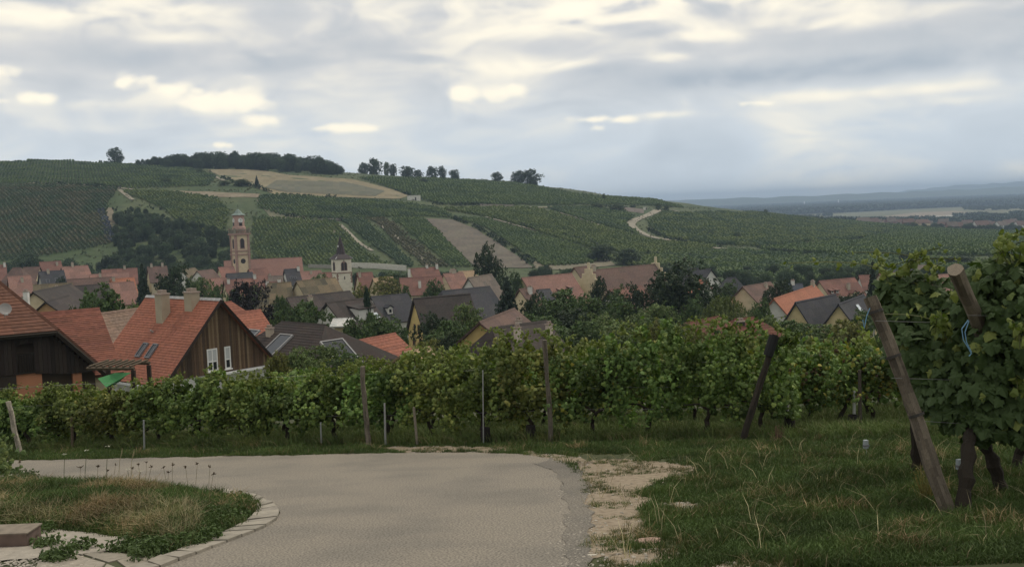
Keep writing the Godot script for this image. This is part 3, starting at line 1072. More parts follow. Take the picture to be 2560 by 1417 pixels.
		sc.append(Color(0.050, 0.078, 0.030).lerp(Color(0.115, 0.120, 0.060), clampf(rng.randf() + q, 0.0, 1.0)))
	tag(many(self, "scrub", hill_lump, M.leaf, st, sc), "tussocks and low scrub on the open ground of the hill", "scrub", "", "stuff")
	# walls and huts on the hill
	wall_run([[876, 669], [940, 671], [1016, 677]], 2.4, Color(0.62, 0.59, 0.52), "long white wall at the foot of the vineyard behind the bell tower")
	wall_run([[770, 669], [830, 671], [872, 671]], 1.6, Color(0.33, 0.31, 0.27), "low grey stone wall behind the church choir")
	wall_run([[1527, 525], [1545, 524]], 2.2, Color(0.66, 0.63, 0.58), "short white wall on the hill beside the bushes")
	wall_run([[1562, 528], [1586, 530], [1610, 533]], 3.2, Color(0.52, 0.42, 0.38), "pinkish retaining wall by the hill road")
	wall_run([[1200, 514], [1240, 515], [1285, 516]], 1.2, Color(0.30, 0.26, 0.22), "low dry stone wall along the middle terrace")
	wall_run([[760, 556], [800, 553], [870, 551]], 1.4, Color(0.32, 0.29, 0.25), "terrace wall above the narrow vine strips")
	hut(1034, 501, 8.6, 3.4, 3.2, Color(0.68, 0.66, 0.60), "small flat white building on the hill beneath the skyline trees")
	hut(1614, 525, 2.6, 2.6, 2.6, Color(0.70, 0.68, 0.60), "tiny white hut above the bend of the hill road")

func wall_run(px: Array, h: float, c: Color, label: String) -> void:
	var mb := MB.new()
	mb.col = c
	for k in px.size() - 1:
		for i in 6:
			var a := on_ground(lerpf(px[k][0], px[k + 1][0], i / 6.0), lerpf(px[k][1], px[k + 1][1], i / 6.0))
			var b := on_ground(lerpf(px[k][0], px[k + 1][0], (i + 1) / 6.0), lerpf(px[k][1], px[k + 1][1], (i + 1) / 6.0))
			var t := (b - a)
			var s := Vector3(-t.z, 0, t.x).normalized() * 0.2
			var up := Vector3(0, h, 0)
			var dn := Vector3(0, -0.6, 0)
			mb.quad(a + up + s, b + up + s, b + dn + s, a + dn + s)
			mb.quad(b + up - s, a + up - s, a + dn - s, b + dn - s)
			mb.quad(a + up - s, b + up - s, b + up + s, a + up + s)
	single("garden_wall", mb.mesh(), M.wall, label, "wall")

func hut(px: float, py: float, w: float, h: float, dep: float, c: Color, label: String) -> void:
	var o := thing("hut", label, "hut", "", Transform3D(Basis(), on_ground(px, py)))
	var mb := MB.new()
	mb.col = c
	mb.bx(-w / 2, -0.6, -dep, w / 2, h, 0)
	part(o, "wall", mb.mesh(), M.wall)
	var rf := MB.new()
	rf.col = Color(0.25, 0.23, 0.21)
	rf.bx(-w / 2 - 0.2, h, -dep - 0.2, w / 2 + 0.2, h + 0.15, 0.2)
	part(o, "roof", rf.mesh(), M.paint)
	var dr := MB.new()
	dr.col = Color(0.05, 0.045, 0.04)
	dr.bx(w * 0.1, 0.0, 0.0, w * 0.1 + 0.9, 2.0, 0.04)
	part(o, "door", dr.mesh(), M.paint)


# ---------- the plain ----------
func build_plain() -> void:
	var T := func(poly: Array, c0: Color, c1: Color) -> void:
		single("plain_field", draped(poly.map(func(p): return Vector2(p[0], p[1])), Vector2(20, 3), 1.2, c0, c1), M.plot, "", "", "", "structure")
	T.call([[2130, 551], [2180, 545], [2290, 532], [2390, 528], [2430, 532], [2370, 539], [2280, 546], [2190, 553]], Color(0.22, 0.175, 0.125), Color(0.27, 0.215, 0.16))
	T.call([[2300, 541], [2440, 536], [2440, 539], [2310, 545]], Color(0.36, 0.34, 0.31), Color(0.40, 0.38, 0.35))
	T.call([[2440, 519], [2600, 512], [2600, 518], [2460, 525]], Color(0.34, 0.31, 0.24), Color(0.38, 0.35, 0.28))
	T.call([[2060, 547], [2110, 541], [2130, 545], [2080, 552]], Color(0.30, 0.28, 0.18), Color(0.33, 0.30, 0.20))
	var lump := leaf_lump(16, 40, Vector3(30, 15, 30), 6.0)
	var tfs := []
	var cols := PackedColorArray()
	for k in 9000:
		var d := 3300.0 * exp(rng.randf() * 0.9)
		var x := (rng.randf_range(1560.0, 2760.0) - 1280.0) / F * d
		var q := noise_b.get_noise_2d(x * 0.012, d * 0.006)
		var near := smoothstep(3300.0, 4600.0, d)
		if q < 0.28 - 0.75 * near:
			continue
		var s := rng.randf_range(0.7, 1.2)
		tfs.append(Transform3D(Basis(Vector3.UP, rng.randf() * TAU).scaled(Vector3(s * 1.6, s, s * 1.6)), gp(x, d)))
		cols.append(Color(0.035, 0.055, 0.03) * rng.randf_range(0.8, 1.3))
	tag(many(self, "woodland", lump, M.needle, tfs, cols), "far dark woods spread across the plain", "woods", "", "stuff")
	# hedges and copses in front of the woods
	tfs = []
	cols = PackedColorArray()
	for k in 1100:
		var px := rng.randf_range(1960.0, 2640.0)
		var d := rng.randf_range(1550.0, 3300.0)
		var x := (px - 1280.0) / F * d
		if noise_b.get_noise_2d(x * 0.03, d * 0.015) < 0.10:
			continue
		var s := rng.randf_range(0.35, 0.7)
		tfs.append(Transform3D(Basis(Vector3.UP, rng.randf() * TAU).scaled(Vector3(s, s, s)), gp(x, d)))
		cols.append(Color(0.040, 0.062, 0.03) * rng.randf_range(0.8, 1.3))
	tag(many(self, "hedgerow", lump, M.needle, tfs, cols), "hedges and small copses among the fields of the plain", "hedge", "", "stuff")
	# low hills beyond the plain
	for band in [[8400.0, 0.0, 12.0, 3], [12600.0, 1.0, 0.0, 8]]:
		var mb := MB.new()
		var n := 120
		var prev: Array
		for k in n + 1:
			var px := lerpf(1000.0, 3400.0, float(k) / n)
			var x: float = (px - 1280.0) / F * band[0]
			var up: float = 3.0 + noise_a.get_noise_1d(k * 9.0 + band[3] * 100.0) * 6.0
			if band[1] > 0.0:
				up = maxf(-3.0, smoothstep(2080.0, 2620.0, px) * 18.0 - 1.0) + noise_a.get_noise_1d(k * 14.0 + 300.0) * 5.0
			var topy: float = EYE.y + up / F * band[0]
			var row := [Vector3(x, -62, -band[0] + 500.0), Vector3(x, topy * 0.55 - 20.0, -band[0] + 150.0), Vector3(x, topy, -band[0] - 300.0), Vector3(x, -62, -band[0] - 1200.0)]
			if prev:
				mb.col = Color(0.055, 0.078, 0.045) * rng.randf_range(0.9, 1.1)
				for i in 3:
					mb.quad(prev[i + 1], row[i + 1], row[i], prev[i])
			prev = row
		single("hills", mb.mesh(), M.ground, "", "", "", "structure")
	# two slender white towers
	for px in [[2012.0, 497.0, 489.0], [2097.0, 495.0, 486.0]]:
		var d := 6200.0
		var b := at(px[0], px[1], d)
		b.y = ground(b.x, d)
		var hgt := 34.0
		var mb := MB.new()
		mb.col = Color(0.82, 0.82, 0.80)
		mb.lathe([Vector2(5, 0), Vector2(4, hgt * 0.5), Vector2(3, hgt * 0.9), Vector2(0.1, hgt)], 10)
		single("white_tower", mb.mesh(), M.paint, "slender white tower standing on the far plain", "tower", "white towers on the plain", "", Transform3D(Basis(), b))



# ---------- houses ----------
const RED := Color(0.285, 0.115, 0.078)
const ORANGE := Color(0.36, 0.150, 0.092)
const OLDRED := Color(0.195, 0.102, 0.082)
const PINK := Color(0.255, 0.145, 0.118)
const BROWN := Color(0.140, 0.092, 0.076)
const TAUPE := Color(0.175, 0.145, 0.122)
const SLATE := Color(0.058, 0.058, 0.064)
const DARK := Color(0.062, 0.052, 0.048)
const TAN := Color(0.34, 0.245, 0.155)
const MOSSY := Color(0.150, 0.122, 0.078)
const WHITE := Color(0.68, 0.665, 0.62)
const CREAM := Color(0.60, 0.51, 0.35)
const YELLOW := Color(0.62, 0.47, 0.20)
const GREYW := Color(0.38, 0.36, 0.32)
const TO_RIGHT := Basis(Vector3(0, 0, -1), Vector3(0, 1, 0), Vector3(1, 0, 0))
const TO_LEFT := Basis(Vector3(0, 0, 1), Vector3(0, 1, 0), Vector3(-1, 0, 0))
var window_cache := {}

func bil(a: Vector3, b: Vector3, c: Vector3, d: Vector3, u: float, v: float) -> Vector3:
	return a.lerp(b, u).lerp(d.lerp(c, u), v)

# one roof slope: ridge r0-r1, eave e1-e0, seen clockwise from outside
func slope(mb: MB, r0: Vector3, r1: Vector3, e1: Vector3, e0: Vector3, col: Color, courses: int, jit := 0.12) -> void:
	var nrm := (e1 - r0).cross(r1 - r0).normalized()
	if r0.distance_to(r1) < 0.001:
		nrm = (e0 - r0).cross(e1 - r0).normalized()
	var w := maxf(r0.distance_to(r1), e0.distance_to(e1))
	var l := r0.distance_to(e0)
	var nx := clampi(int(w / 1.6), 3, 10)
	var ny := courses if courses > 0 else clampi(int(l / 1.4), 3, 6)
	for j in ny:
		for i in nx:
			var u0 := float(i) / nx
			var u1 := float(i + 1) / nx
			var v0 := float(j) / ny
			var v1 := float(j + 1) / ny
			var a := bil(r0, r1, e1, e0, u0, v0)
			var b := bil(r0, r1, e1, e0, u1, v0)
			var c := bil(r0, r1, e1, e0, u1, v1)
			var d := bil(r0, r1, e1, e0, u0, v1)
			var k := 1.0 + rng.randf_range(-jit, jit) + noise_b.get_noise_3d(a.x * 9.0 + w * 31.0, a.y * 9.0, a.z * 9.0) * jit * 2.2
			mb.col = Color(col.r * k, col.g * (k * 0.8 + 0.2), col.b * (k * 0.7 + 0.3))
			var lift := nrm * (0.022 if courses > 0 else 0.0)
			mb.quad_uv(a, b, c + lift, d + lift, Vector2(u0 * w, v0 * l), Vector2(u1 * w, v0 * l), Vector2(u1 * w, v1 * l), Vector2(u0 * w, v1 * l))
			if courses > 0:
				mb.quad(d + lift, c + lift, c, d)
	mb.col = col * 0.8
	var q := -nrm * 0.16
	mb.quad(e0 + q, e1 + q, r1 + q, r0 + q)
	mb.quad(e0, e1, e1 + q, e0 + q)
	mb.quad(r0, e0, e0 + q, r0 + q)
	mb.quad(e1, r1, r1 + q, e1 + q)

func window_meshes(w: float, h: float, frame: Color) -> Array:
	var key := "%.2f %.2f %s" % [w, h, frame.to_html()]
	if not window_cache.has(key):
		var fr := MB.new()
		fr.col = frame
		var b := 0.09
		fr.bx(-w / 2, -h / 2, 0, -w / 2 + b, h / 2, 0.07)
		fr.bx(w / 2 - b, -h / 2, 0, w / 2, h / 2, 0.07)
		fr.bx(-w / 2 + b, h / 2 - b, 0, w / 2 - b, h / 2, 0.07)
		fr.bx(-w / 2 + b, -h / 2, 0, w / 2 - b, -h / 2 + b, 0.07)
		if w > 0.8:
			fr.bx(-0.04, -h / 2 + b, 0, 0.04, h / 2 - b, 0.06)
		fr.bx(-w / 2 - 0.08, -h / 2 - 0.08, 0, w / 2 + 0.08, -h / 2 - 0.003, 0.14)
		var pn := MB.new()
		pn.bx(-w / 2 + b, -h / 2 + b, 0.004, w / 2 - b, h / 2 - b, 0.025)
		window_cache[key] = [fr.mesh(), pn.mesh()]
	return window_cache[key]

func add_window(o: Node3D, tf: Transform3D, w: float, h: float, frame := Color(0.7, 0.68, 0.64), shutter := Color(0, 0, 0, 0)) -> void:
	var ms := window_meshes(w, h, frame)
	var f := part(o, "window", ms[0], M.paint, tf)
	part(f, "pane", ms[1], M.glass)
	if shutter.a > 0.0:
		for s in [-1.0, 1.0]:
			var key := "sh %.2f %.2f %s" % [w, h, shutter.to_html()]
			if not window_cache.has(key):
				var mb := MB.new()
				mb.col = shutter
				mb.bx(-w * 0.24, -h / 2, 0, w * 0.24, h / 2, 0.05)
				window_cache[key] = mb.mesh()
			part(f, "shutter", window_cache[key], M.paint, Transform3D(Basis(), Vector3(s * w * 0.78, 0, 0)))

func house(label: String, ax: float, ay: float, da: float, bx: float, db: float, W: float, drop: float, roofc: Color, wallc: Color, ex := {}) -> Node3D:
	var A := at(ax, ay, da)
	var B := at(bx, ay - (bx - ax) * 0.04, db)
	B.y = A.y
	var xd := (B - A)
	var L := xd.length()
	xd /= L
	var zd := Vector3(-xd.z, 0, xd.x)
	var mid := (A + B) * 0.5
	var low := 1e9
	for s in [-1.0, 1.0]:
		for e in [-0.5, 0.5]:
			var q: Vector3 = mid + xd * L * e + zd * W * s
			low = minf(low, ground(q.x, -q.z))
	low -= 0.3
	var R := A.y - low
	var E := R - drop
	var o := thing(ex.get("name", "house"), label, ex.get("cat", "house"), ex.get("group", ""), Transform3D(Basis(xd, Vector3.UP, zd), Vector3(mid.x, low, mid.z)))
	o.set_meta("dims", [L, W, R, E])
	var hl: float = ex.get("hl", 0.0)
	var hr: float = ex.get("hr", 0.0)
	var co: int = ex.get("courses", 0)
	var x0 := -L / 2
	var x1 := L / 2
	var oh := 0.3
	var el := (hl + 0.4) if hl > 0.0 else oh
	var er := (hr + 0.4) if hr > 0.0 else oh
	var oe := 0.45
	var pit := drop / W
	var r0 := Vector3(x0 - (0.0 if hl > 0.0 else oh), R, 0)
	var r1 := Vector3(x1 + (0.0 if hr > 0.0 else oh), R, 0)
	var ye := E - oe * pit
	# walls
	var wm := MB.new()
	wm.col = wallc
	var wi := 0.12
	var top := E - 0.22
	var gl := x0 - (hl if hl > 0.0 else 0.0) + 0.15
	var gr := x1 + (hr if hr > 0.0 else 0.0) - 0.15
	if hl > 0.0 or hr > 0.0:
		wm.bx(gl, -1.5, -W + wi, gr, top, W - wi)
		if hl == 0.0 or hr == 0.0:
			var s0 := x0 + 0.15 if hl == 0.0 else x1 - 0.45
			wm.prism([Vector2(-W + wi, top), Vector2(0, R - 0.2 - wi * pit), Vector2(W - wi, top)], s0, s0 + 0.3, Transform3D(TO_RIGHT, Vector3.ZERO))
	else:
		wm.prism([Vector2(-W + wi, -1.5), Vector2(-W + wi, top), Vector2(0, R - 0.22), Vector2(W - wi, top), Vector2(W - wi, -1.5)], gl, gr, Transform3D(TO_RIGHT, Vector3.ZERO))
	if not ex.has("nowall"):
		part(o, "wall", wm.mesh(), ex.get("wallmat", M.wall))
	# roof
	var rm := MB.new()
	var jit: float = ex.get("jit", 0.12)
	slope(rm, r0, r1, Vector3(x1 + er, ye, W + oe), Vector3(x0 - el, ye, W + oe), roofc, co, jit)
	slope(rm, r1, r0, Vector3(x0 - el, ye, -W - oe), Vector3(x1 + er, ye, -W - oe), roofc, 0, jit)
	if hl > 0.0:
		slope(rm, r0, r0, Vector3(x0 - el, ye, W + oe), Vector3(x0 - el, ye, -W - oe), roofc, 0, jit)
	if hr > 0.0:
		slope(rm, r1, r1, Vector3(x1 + er, ye, -W - oe), Vector3(x1 + er, ye, W + oe), roofc, 0, jit)
	var rn := part(o, "roof", rm.mesh(), M.roof)
	# ridge caps
	var rc := MB.new()
	rc.col = ex.get("ridge", roofc * 0.92)
	rc.prism([Vector2(-0.16, -0.13), Vector2(0, 0.06), Vector2(0.16, -0.13)], r0.x, r1.x, Transform3D(TO_RIGHT, Vector3(0, R + 0.03, 0)))
	part(rn, "ridge_cap", rc.mesh(), M.roof)
	for c in ex.get("chim", []):
		var cm := MB.new()
		cm.col = ex.get("chimc", Color(0.46, 0.40, 0.32))
		var cx: float = lerpf(x0, x1, c[0])
		var cz: float = c[1] * W
		var cy := R - absf(cz) * pit
		var cw: float = c[3] if c.size() > 3 else 0.38
		cm.bx(cx - cw, cy - 0.7, cz - cw * 0.8, cx + cw, cy + c[2], cz + cw * 0.8)
		var ch := part(o, "chimney", cm.mesh(), M.wall)
		var cp := MB.new()
		cp.col = Color(0.30, 0.24, 0.20)
		cp.bx(cx - cw - 0.06, cy + c[2], cz - cw * 0.8 - 0.06, cx + cw + 0.06, cy + c[2] + 0.10, cz + cw * 0.8 + 0.06)
		cp.bx(cx - cw * 0.7, cy + c[2] + 0.1, cz - cw * 0.5, cx - cw * 0.3, cy + c[2] + 0.35, cz + cw * 0.5)
		cp.bx(cx + cw * 0.3, cy + c[2] + 0.1, cz - cw * 0.5, cx + cw * 0.7, cy + c[2] + 0.35, cz + cw * 0.5)
		part(ch, "chimney_cap", cp.mesh(), M.paint)
	for q in ex.get("sky", []):
		var t := slope_tf(o, q[0], q[1])
		var sm := MB.new()
		sm.col = Color(0.16, 0.16, 0.17)
		var w: float = q[2]
		var l: float = q[3]
		sm.bx(-w / 2, 0, -l / 2, -w / 2 + 0.08, 0.13, l / 2)
		sm.bx(w / 2 - 0.08, 0, -l / 2, w / 2, 0.13, l / 2)
		sm.bx(-w / 2 + 0.08, 0, -l / 2, w / 2 - 0.08, 0.13, -l / 2 + 0.1)
		sm.bx(-w / 2 + 0.08, 0, l / 2 - 0.1, w / 2 - 0.08, 0.13, l / 2)
		var s := part(o, "skylight", sm.mesh(), M.paint, t)
		var pm := MB.new()
		pm.bx(-w / 2 + 0.08, 0.02, -l / 2 + 0.1, w / 2 - 0.08, 0.09, l / 2 - 0.1)
		part(s, "pane", pm.mesh(), M.glass if q.size() < 5 else M.panel)
	for q in ex.get("dorm", []):
		dormer(o, q, roofc, wallc)
	if ex.get("step", false):
		for g in [[x0 - oh, -1.0], [x1 + oh, 1.0]]:
			var pts := [Vector2(-W - 0.5, E - 1.0)]
			var n := 7
			for k in n:
				var z := -W - 0.5 + (W + 0.2) * k / n
				var y := E - 0.2 + (drop + 1.0) * k / n
				pts.append(Vector2(z, y + 0.8))
				pts.append(Vector2(z + (W + 0.2) / n, y + 0.8))
			pts.append(Vector2(-0.3, R + 2.0))
			var right := []
			for p in pts:
				right.push_front(Vector2(-p.x, p.y))
			var gm := MB.new()
			gm.col = CREAM
			gm.prism(pts + right, g[0] - 0.25, g[0] + 0.25, Transform3D(TO_RIGHT, Vector3.ZERO))
			part(o, "stepped_gable", gm.mesh(), M.wall)
	var sh: Color = ex.get("shut", Color(0, 0, 0, 0))
	var fr: Color = ex.get("frame", Color(0.62, 0.60, 0.56))
	for q in ex.get("gl", []):
		add_window(o, Transform3D(TO_LEFT, Vector3(gl - 0.002, E + q[1], q[0])), q[2], q[3], fr, sh)
	for q in ex.get("gr", []):
		add_window(o, Transform3D(TO_RIGHT, Vector3(gr + 0.002, E + q[1], q[0])), q[2], q[3], fr, sh)
	for q in ex.get("fw", []):
		add_window(o, Transform3D(Basis(), Vector3(q[0], E + q[1], W - wi + 0.002)), q[2], q[3], fr, sh)
	if not ex.has("fw") and E > 3.0 and not ex.has("nowall"):
		var n := clampi(int(L / 3.2), 1, 5)
		for k in n:
			add_window(o, Transform3D(Basis(), Vector3(lerpf(x0, x1, (k + 0.5) / n), E - 1.5, W - wi + 0.002)), 0.9, 1.2, fr, sh)
	return o

func slope_tf(o: Node3D, t: float, down: float, side := 1.0) -> Transform3D:
	var m: Array = o.get_meta("dims")
	var drop: float = m[2] - m[3]
	var dn := Vector3(0, -drop, m[1] * side).normalized()
	var nr := Vector3(0, m[1], drop * side).normalized()
	return Transform3D(Basis(nr.cross(dn), nr, dn), Vector3(lerpf(-m[0] / 2, m[0] / 2, t), m[2] - drop * down, m[1] * side * down) + nr * 0.03)

func dormer(o: Node3D, q: Array, roofc: Color, wallc: Color) -> void:
	var m: Array = o.get_meta("dims")
	var drop: float = m[2] - m[3]
	var x: float = lerpf(-m[0] / 2, m[0] / 2, q[0])
	var z: float = m[1] * q[1]
	var y: float = m[2] - drop * q[1]
	var w: float = q[2]
	var h: float = q[3]
	var back: float = h / (drop / m[1])
	var kind: String = q[4] if q.size() > 4 else "shed"
	var wm := MB.new()
	wm.col = q[5] if q.size() > 5 else wallc
	wm.prism([Vector2(-w / 2, -0.3), Vector2(-w / 2, h), Vector2(w / 2, h), Vector2(w / 2, -0.3)], z - back, z, Transform3D(Basis(), Vector3(x, y, 0)))
	var d := part(o, "dormer", wm.mesh(), M.wall)
	var rm := MB.new()
	if kind == "gable":
		var b := back * 1.7
		slope(rm, Vector3(x, y + h + w * 0.4, z + 0.25), Vector3(x, y + h + w * 0.4, z - b), Vector3(x - w / 2 - 0.2, y + h - 0.1, z - b), Vector3(x - w / 2 - 0.2, y + h - 0.1, z + 0.25), roofc, 0)
		slope(rm, Vector3(x, y + h + w * 0.4, z - b), Vector3(x, y + h + w * 0.4, z + 0.25), Vector3(x + w / 2 + 0.2, y + h - 0.1, z + 0.25), Vector3(x + w / 2 + 0.2, y + h - 0.1, z - b), roofc, 0)
		wm = MB.new()
		wm.col = q[5] if q.size() > 5 else wallc
		wm.prism([Vector2(-w / 2, h), Vector2(0, h + w * 0.36), Vector2(w / 2, h)], z - 0.2, z, Transform3D(Basis(), Vector3(x, y, 0)))
		part(d, "gable", wm.mesh(), M.wall)
	else:
		slope(rm, Vector3(x - w / 2 - 0.2, y + h + 0.55, z - back - 0.9), Vector3(x + w / 2 + 0.2, y + h + 0.55, z - back - 0.9), Vector3(x + w / 2 + 0.2, y + h + 0.05, z + 0.3), Vector3(x - w / 2 - 0.2, y + h + 0.05, z + 0.3), roofc, 0)
	part(d, "dormer_roof", rm.mesh(), M.roof)
	if not (q.size() > 6 and q[6] == "blind"):
		var ms := window_meshes(minf(w * 0.7, 1.1), h * 0.7, Color(0.6, 0.58, 0.54))
		var f := part(d, "window", ms[0], M.paint, Transform3D(Basis(), Vector3(x, y + h * 0.5, z + 0.002)))
		f.add_child(_pane(ms[1]), true)

func _pane(m: Mesh) -> MeshInstance3D:
	var p := MeshInstance3D.new()
	p.name = "pane"
	p.mesh = m
	p.material_override = M.glass
	return p

func build_village() -> void:
	mat("panel", 0.55, 0.60, 0.64, 0.25)
	var g := "roofs of the old village"
	# --- old village, left of the church
	house("brown red house with the tallest roof among the village roofs beneath the steep vine plot", 98, 655, 392, 149, 396, 6.0, 7.0, OLDRED, CREAM, {"chim": [[0.8, 0.2, 1.0]], "group": g})
	house("house with wide pinkish red roof beside the tallest roof", 153, 667, 372, 216, 378, 5.5, 6.0, PINK, CREAM, {"chim": [[0.42, 0.0, 1.2]], "group": g})
	house("house with dark slate roof and two roof windows below the tallest roof", 97, 679, 330, 156, 334, 4.8, 5.2, SLATE, GREYW, {"chim": [[0.35, 0.1, 1.0]], "sky": [[0.25, 0.6, 1.0, 1.4], [0.65, 0.55, 1.2, 1.4]], "group": g})
	house("grey brown roofed house squeezed before the tallest roof", 58, 668, 372, 97, 372, 5.5, 6.0, BROWN, CREAM, {"group": g})
	house("house with bright pink lower roof at the village edge", 19, 691, 300, 72, 303, 5.0, 5.4, PINK, CREAM, {"chim": [[0.6, 0.3, 1.0]], "group": g})
	house("house with a brown pyramid roof behind the bright pink roof", 30, 669, 352, 50, 352, 4.2, 5.4, BROWN, CREAM, {"hl": 3.5, "hr": 3.5, "group": g})
	house("red roofed house with white chimney at the village edge", -40, 664, 372, 12, 375, 5.0, 5.5, OLDRED, CREAM, {"chim": [[0.95, 0.1, 1.3]], "chimc": WHITE, "group": g})
	house("house with long red brown roof in front of the wooded slope", 254, 674, 372, 340, 376, 5.0, 5.2, OLDRED, CREAM, {"chim": [[0.65, 0.0, 0.9]], "group": g})
	house("brown roofed house with two chimneys behind the dark conifer", 368, 667, 380, 414, 383, 5.0, 5.2, BROWN, CREAM, {"chim": [[0.2, 0.0, 1.0], [0.8, 0.0, 1.0]], "group": g})
	house("pink tiled house with small chimney in front of the long red brown roof", 224, 686, 330, 318, 335, 4.6, 4.6, PINK, CREAM, {"chim": [[0.25, 0.2, 1.0]], "gr": [[0, 1.0, 0.7, 0.9]], "group": g})
	house("low long brown red roof in front of the pink tiled house", 168, 698, 292, 276, 296, 4.6, 4.6, BROWN, CREAM, {"group": g})
	house("house with vivid orange roof beside the dark conifer", 276, 697, 288, 332, 291, 4.4, 4.6, ORANGE, CREAM, {"chim": [[0.1, 0.1, 0.8]], "group": g})
	house("long mossy brown roof above the cream gabled house", 84, 712, 240, 177, 243, 5.0, 4.8, MOSSY, CREAM, {"chim": [[0.6, 0.3, 0.8]], "group": g})
	house("house with dark grey roof next to the mossy brown roof", 178, 715, 232, 268, 236, 5.0, 5.0, DARK, CREAM, {"chim": [[0.05, 0.4, 1.2]], "group": g})
	house("old pink roof glimpsed behind the leafy tree", 262, 708, 262, 330, 266, 4.5, 5.0, PINK, CREAM, {"group": g})
	house("small house with cream gable and dark roof behind the tiled wing", 82, 729, 150, 176, 166, 3.4, 2.8, DARK, CREAM, {"chim": [[-0.35, 0.3, 1.2]], "chimc": WHITE, "gl": []})
	house("dark annex with an orange gable end beside the cream gabled house", 113, 753, 138, 170, 148, 2.3, 1.9, DARK, Color(0.5, 0.3, 0.16), {"fw": []})
	# --- round the church
	house("tan roofed house with small white gable left of the church", 450, 674, 372, 486, 384, 4.4, 4.6, MOSSY, WHITE, {"gr": [[0, 1.2, 0.7, 0.9]], "group": g})
	house("brown roofed house with white gable next to the church", 492, 677, 360, 530, 368, 4.4, 4.2, BROWN, WHITE, {"gl": [[0, 1.2, 0.7, 0.9]], "group": g})
	house("orange roofed house below the church", 505, 697, 300, 562, 303, 4.6, 4.8, PINK, CREAM, {"group": g})
	house("grey slate roofed house below the church tower", 566, 684, 332, 628, 336, 4.6, 4.4, SLATE, GREYW, {"group": g})
	house("brown house with plain gable in front of the church roof", 621, 673, 340, 662, 346, 5.2, 6.4, OLDRED, CREAM, {"chim": [[0.9, 0.5, 1.0]], "group": g})
	house("long low red roof under the grey slate roof", 560, 700, 292, 640, 296, 4.4, 4.2, OLDRED, CREAM, {"chim": [[0.1, 0.2, 1.0], [0.95, 0.0, 1.0]], "chimc": WHITE, "group": g})
	house("house with slate roof, white gable and two skylights before the church", 711, 673, 332, 744, 334, 4.0, 4.6, SLATE, WHITE, {"gl": [[0, 0.8, 0.7, 1.0]], "sky": [[0.3, 0.6, 0.8, 1.0], [0.6, 0.62, 0.8, 1.0]], "chim": [[1.0, 0.1, 1.1]], "chimc": WHITE, "group": g})
	house("taupe roofed house huddled between the slate roof and the brown gable", 672, 690, 322, 706, 322, 4.2, 4.8, TAUPE, CREAM, {"group": g})
	house("red tiled house left of the square bell tower", 797, 682, 338, 832, 340, 4.4, 4.6, OLDRED, CREAM, {"chim": [[0.0, 0.3, 1.0]], "group": g})
	house("low pink roof behind the slate roofed house", 748, 679, 362, 800, 366, 4.2, 4.2, PINK, CREAM, {"chim": [[0.5, 0.2, 0.8]], "group": g})
	house("small tiled house with a red gable in the village middle", 655, 706, 280, 700, 283, 4.0, 4.0, OLDRED, CREAM, {"chim": [[0.2, 0.2, 1.0], [0.9, 0.1, 0.9]], "chimc": WHITE, "group": g})
	house("great mossy roof overgrown at its foot below the bell tower", 742, 702, 262, 836, 270, 8.5, 9.0, MOSSY, CREAM, {"jit": 0.25, "group": g})
	house("mossy hipped roof joined to the great mossy roof", 668, 708, 262, 724, 264, 6.0, 7.0, MOSSY, CREAM, {"jit": 0.25, "hl": 3.0, "group": g})
	house("long dark barn roof below the great mossy roof", 716, 744, 176, 872, 186, 5.6, 4.6, DARK, GREYW, {"hl": 1.0, "chim": [[0.3, 0.2, 0.7]]})
	house("brown house right of the bell tower with chimney stacks", 893, 682, 340, 928, 342, 4.4, 5.6, OLDRED, CREAM, {"chim": [[0.1, 0.2, 1.2]], "group": g})
	house("tan tiled cottage behind the yellowish tree", 933, 695, 318, 980, 321, 4.0, 3.6, TAN, CREAM, {"group": g})
	house("red brown house with white chimneys and two white roof windows", 1026, 671, 342, 1092, 346, 4.6, 4.8, OLDRED, CREAM, {"chim": [[-0.15, 0.5, 2.4], [0.98, 0.1, 1.4], [0.62, 0.0, 0.8]], "chimc": WHITE, "sky": [[0.3, 0.75, 1.0, 0.8], [0.7, 0.75, 1.2, 0.8]], "group": g})
	house("long red brown roof below the house with white chimneys", 1000, 695, 296, 1102, 299, 4.4, 4.4, OLDRED, CREAM, {"chim": [[0.43, 0.6, 1.6]], "chimc": WHITE, "group": g})
	house("pinkish tan house beside the tall dark tree", 1109, 684, 306, 1155, 310, 4.8, 5.2, PINK, CREAM, {"chim": [[0.55, -0.1, 1.4, 0.8]], "group": g})
	house("small house with yellow tan roof touching the tall dark tree", 1148, 678, 330, 1186, 332, 3.8, 3.4, TAN, CREAM, {"group": g})
	house("house with taupe roof and pointed white gable", 1171, 694, 226, 1228, 236, 4.2, 6.0, TAUPE, WHITE, {"gl": [[0, 1.2, 0.7, 1.3], [0, 3.6, 0.4, 0.5]]})
	house("wide slate roof below the white pointed gable", 1104, 727, 196, 1222, 203, 5.4, 5.0, SLATE, WHITE, {"hl": 2.0})
	house("house with tall yellow gable, brown shutters and long dark roof", 1036, 745, 168, 1172, 173, 3.5, 5.6, DARK, YELLOW, {"gl": [[-0.75, 0.55, 0.62, 1.5], [0.75, 0.55, 0.62, 1.5], [0.0, 4.2, 0.3, 0.3], [1.3, -1.6, 0.9, 1.2], [-1.2, -1.6, 0.9, 1.2]], "frame": Color(0.16, 0.07, 0.04), "dorm": [[0.85, 0.85, 2.6, 1.0, "shed", YELLOW]]})
	house("dark roofed house with big white dormer and a skylight", 818, 756, 148, 918, 154, 5.2, 4.6, DARK, WHITE, {"dorm": [[0.57, 0.62, 2.9, 1.7, "shed", WHITE, "blind"]], "sky": [[0.87, 0.55, 0.9, 1.3, 1]]})
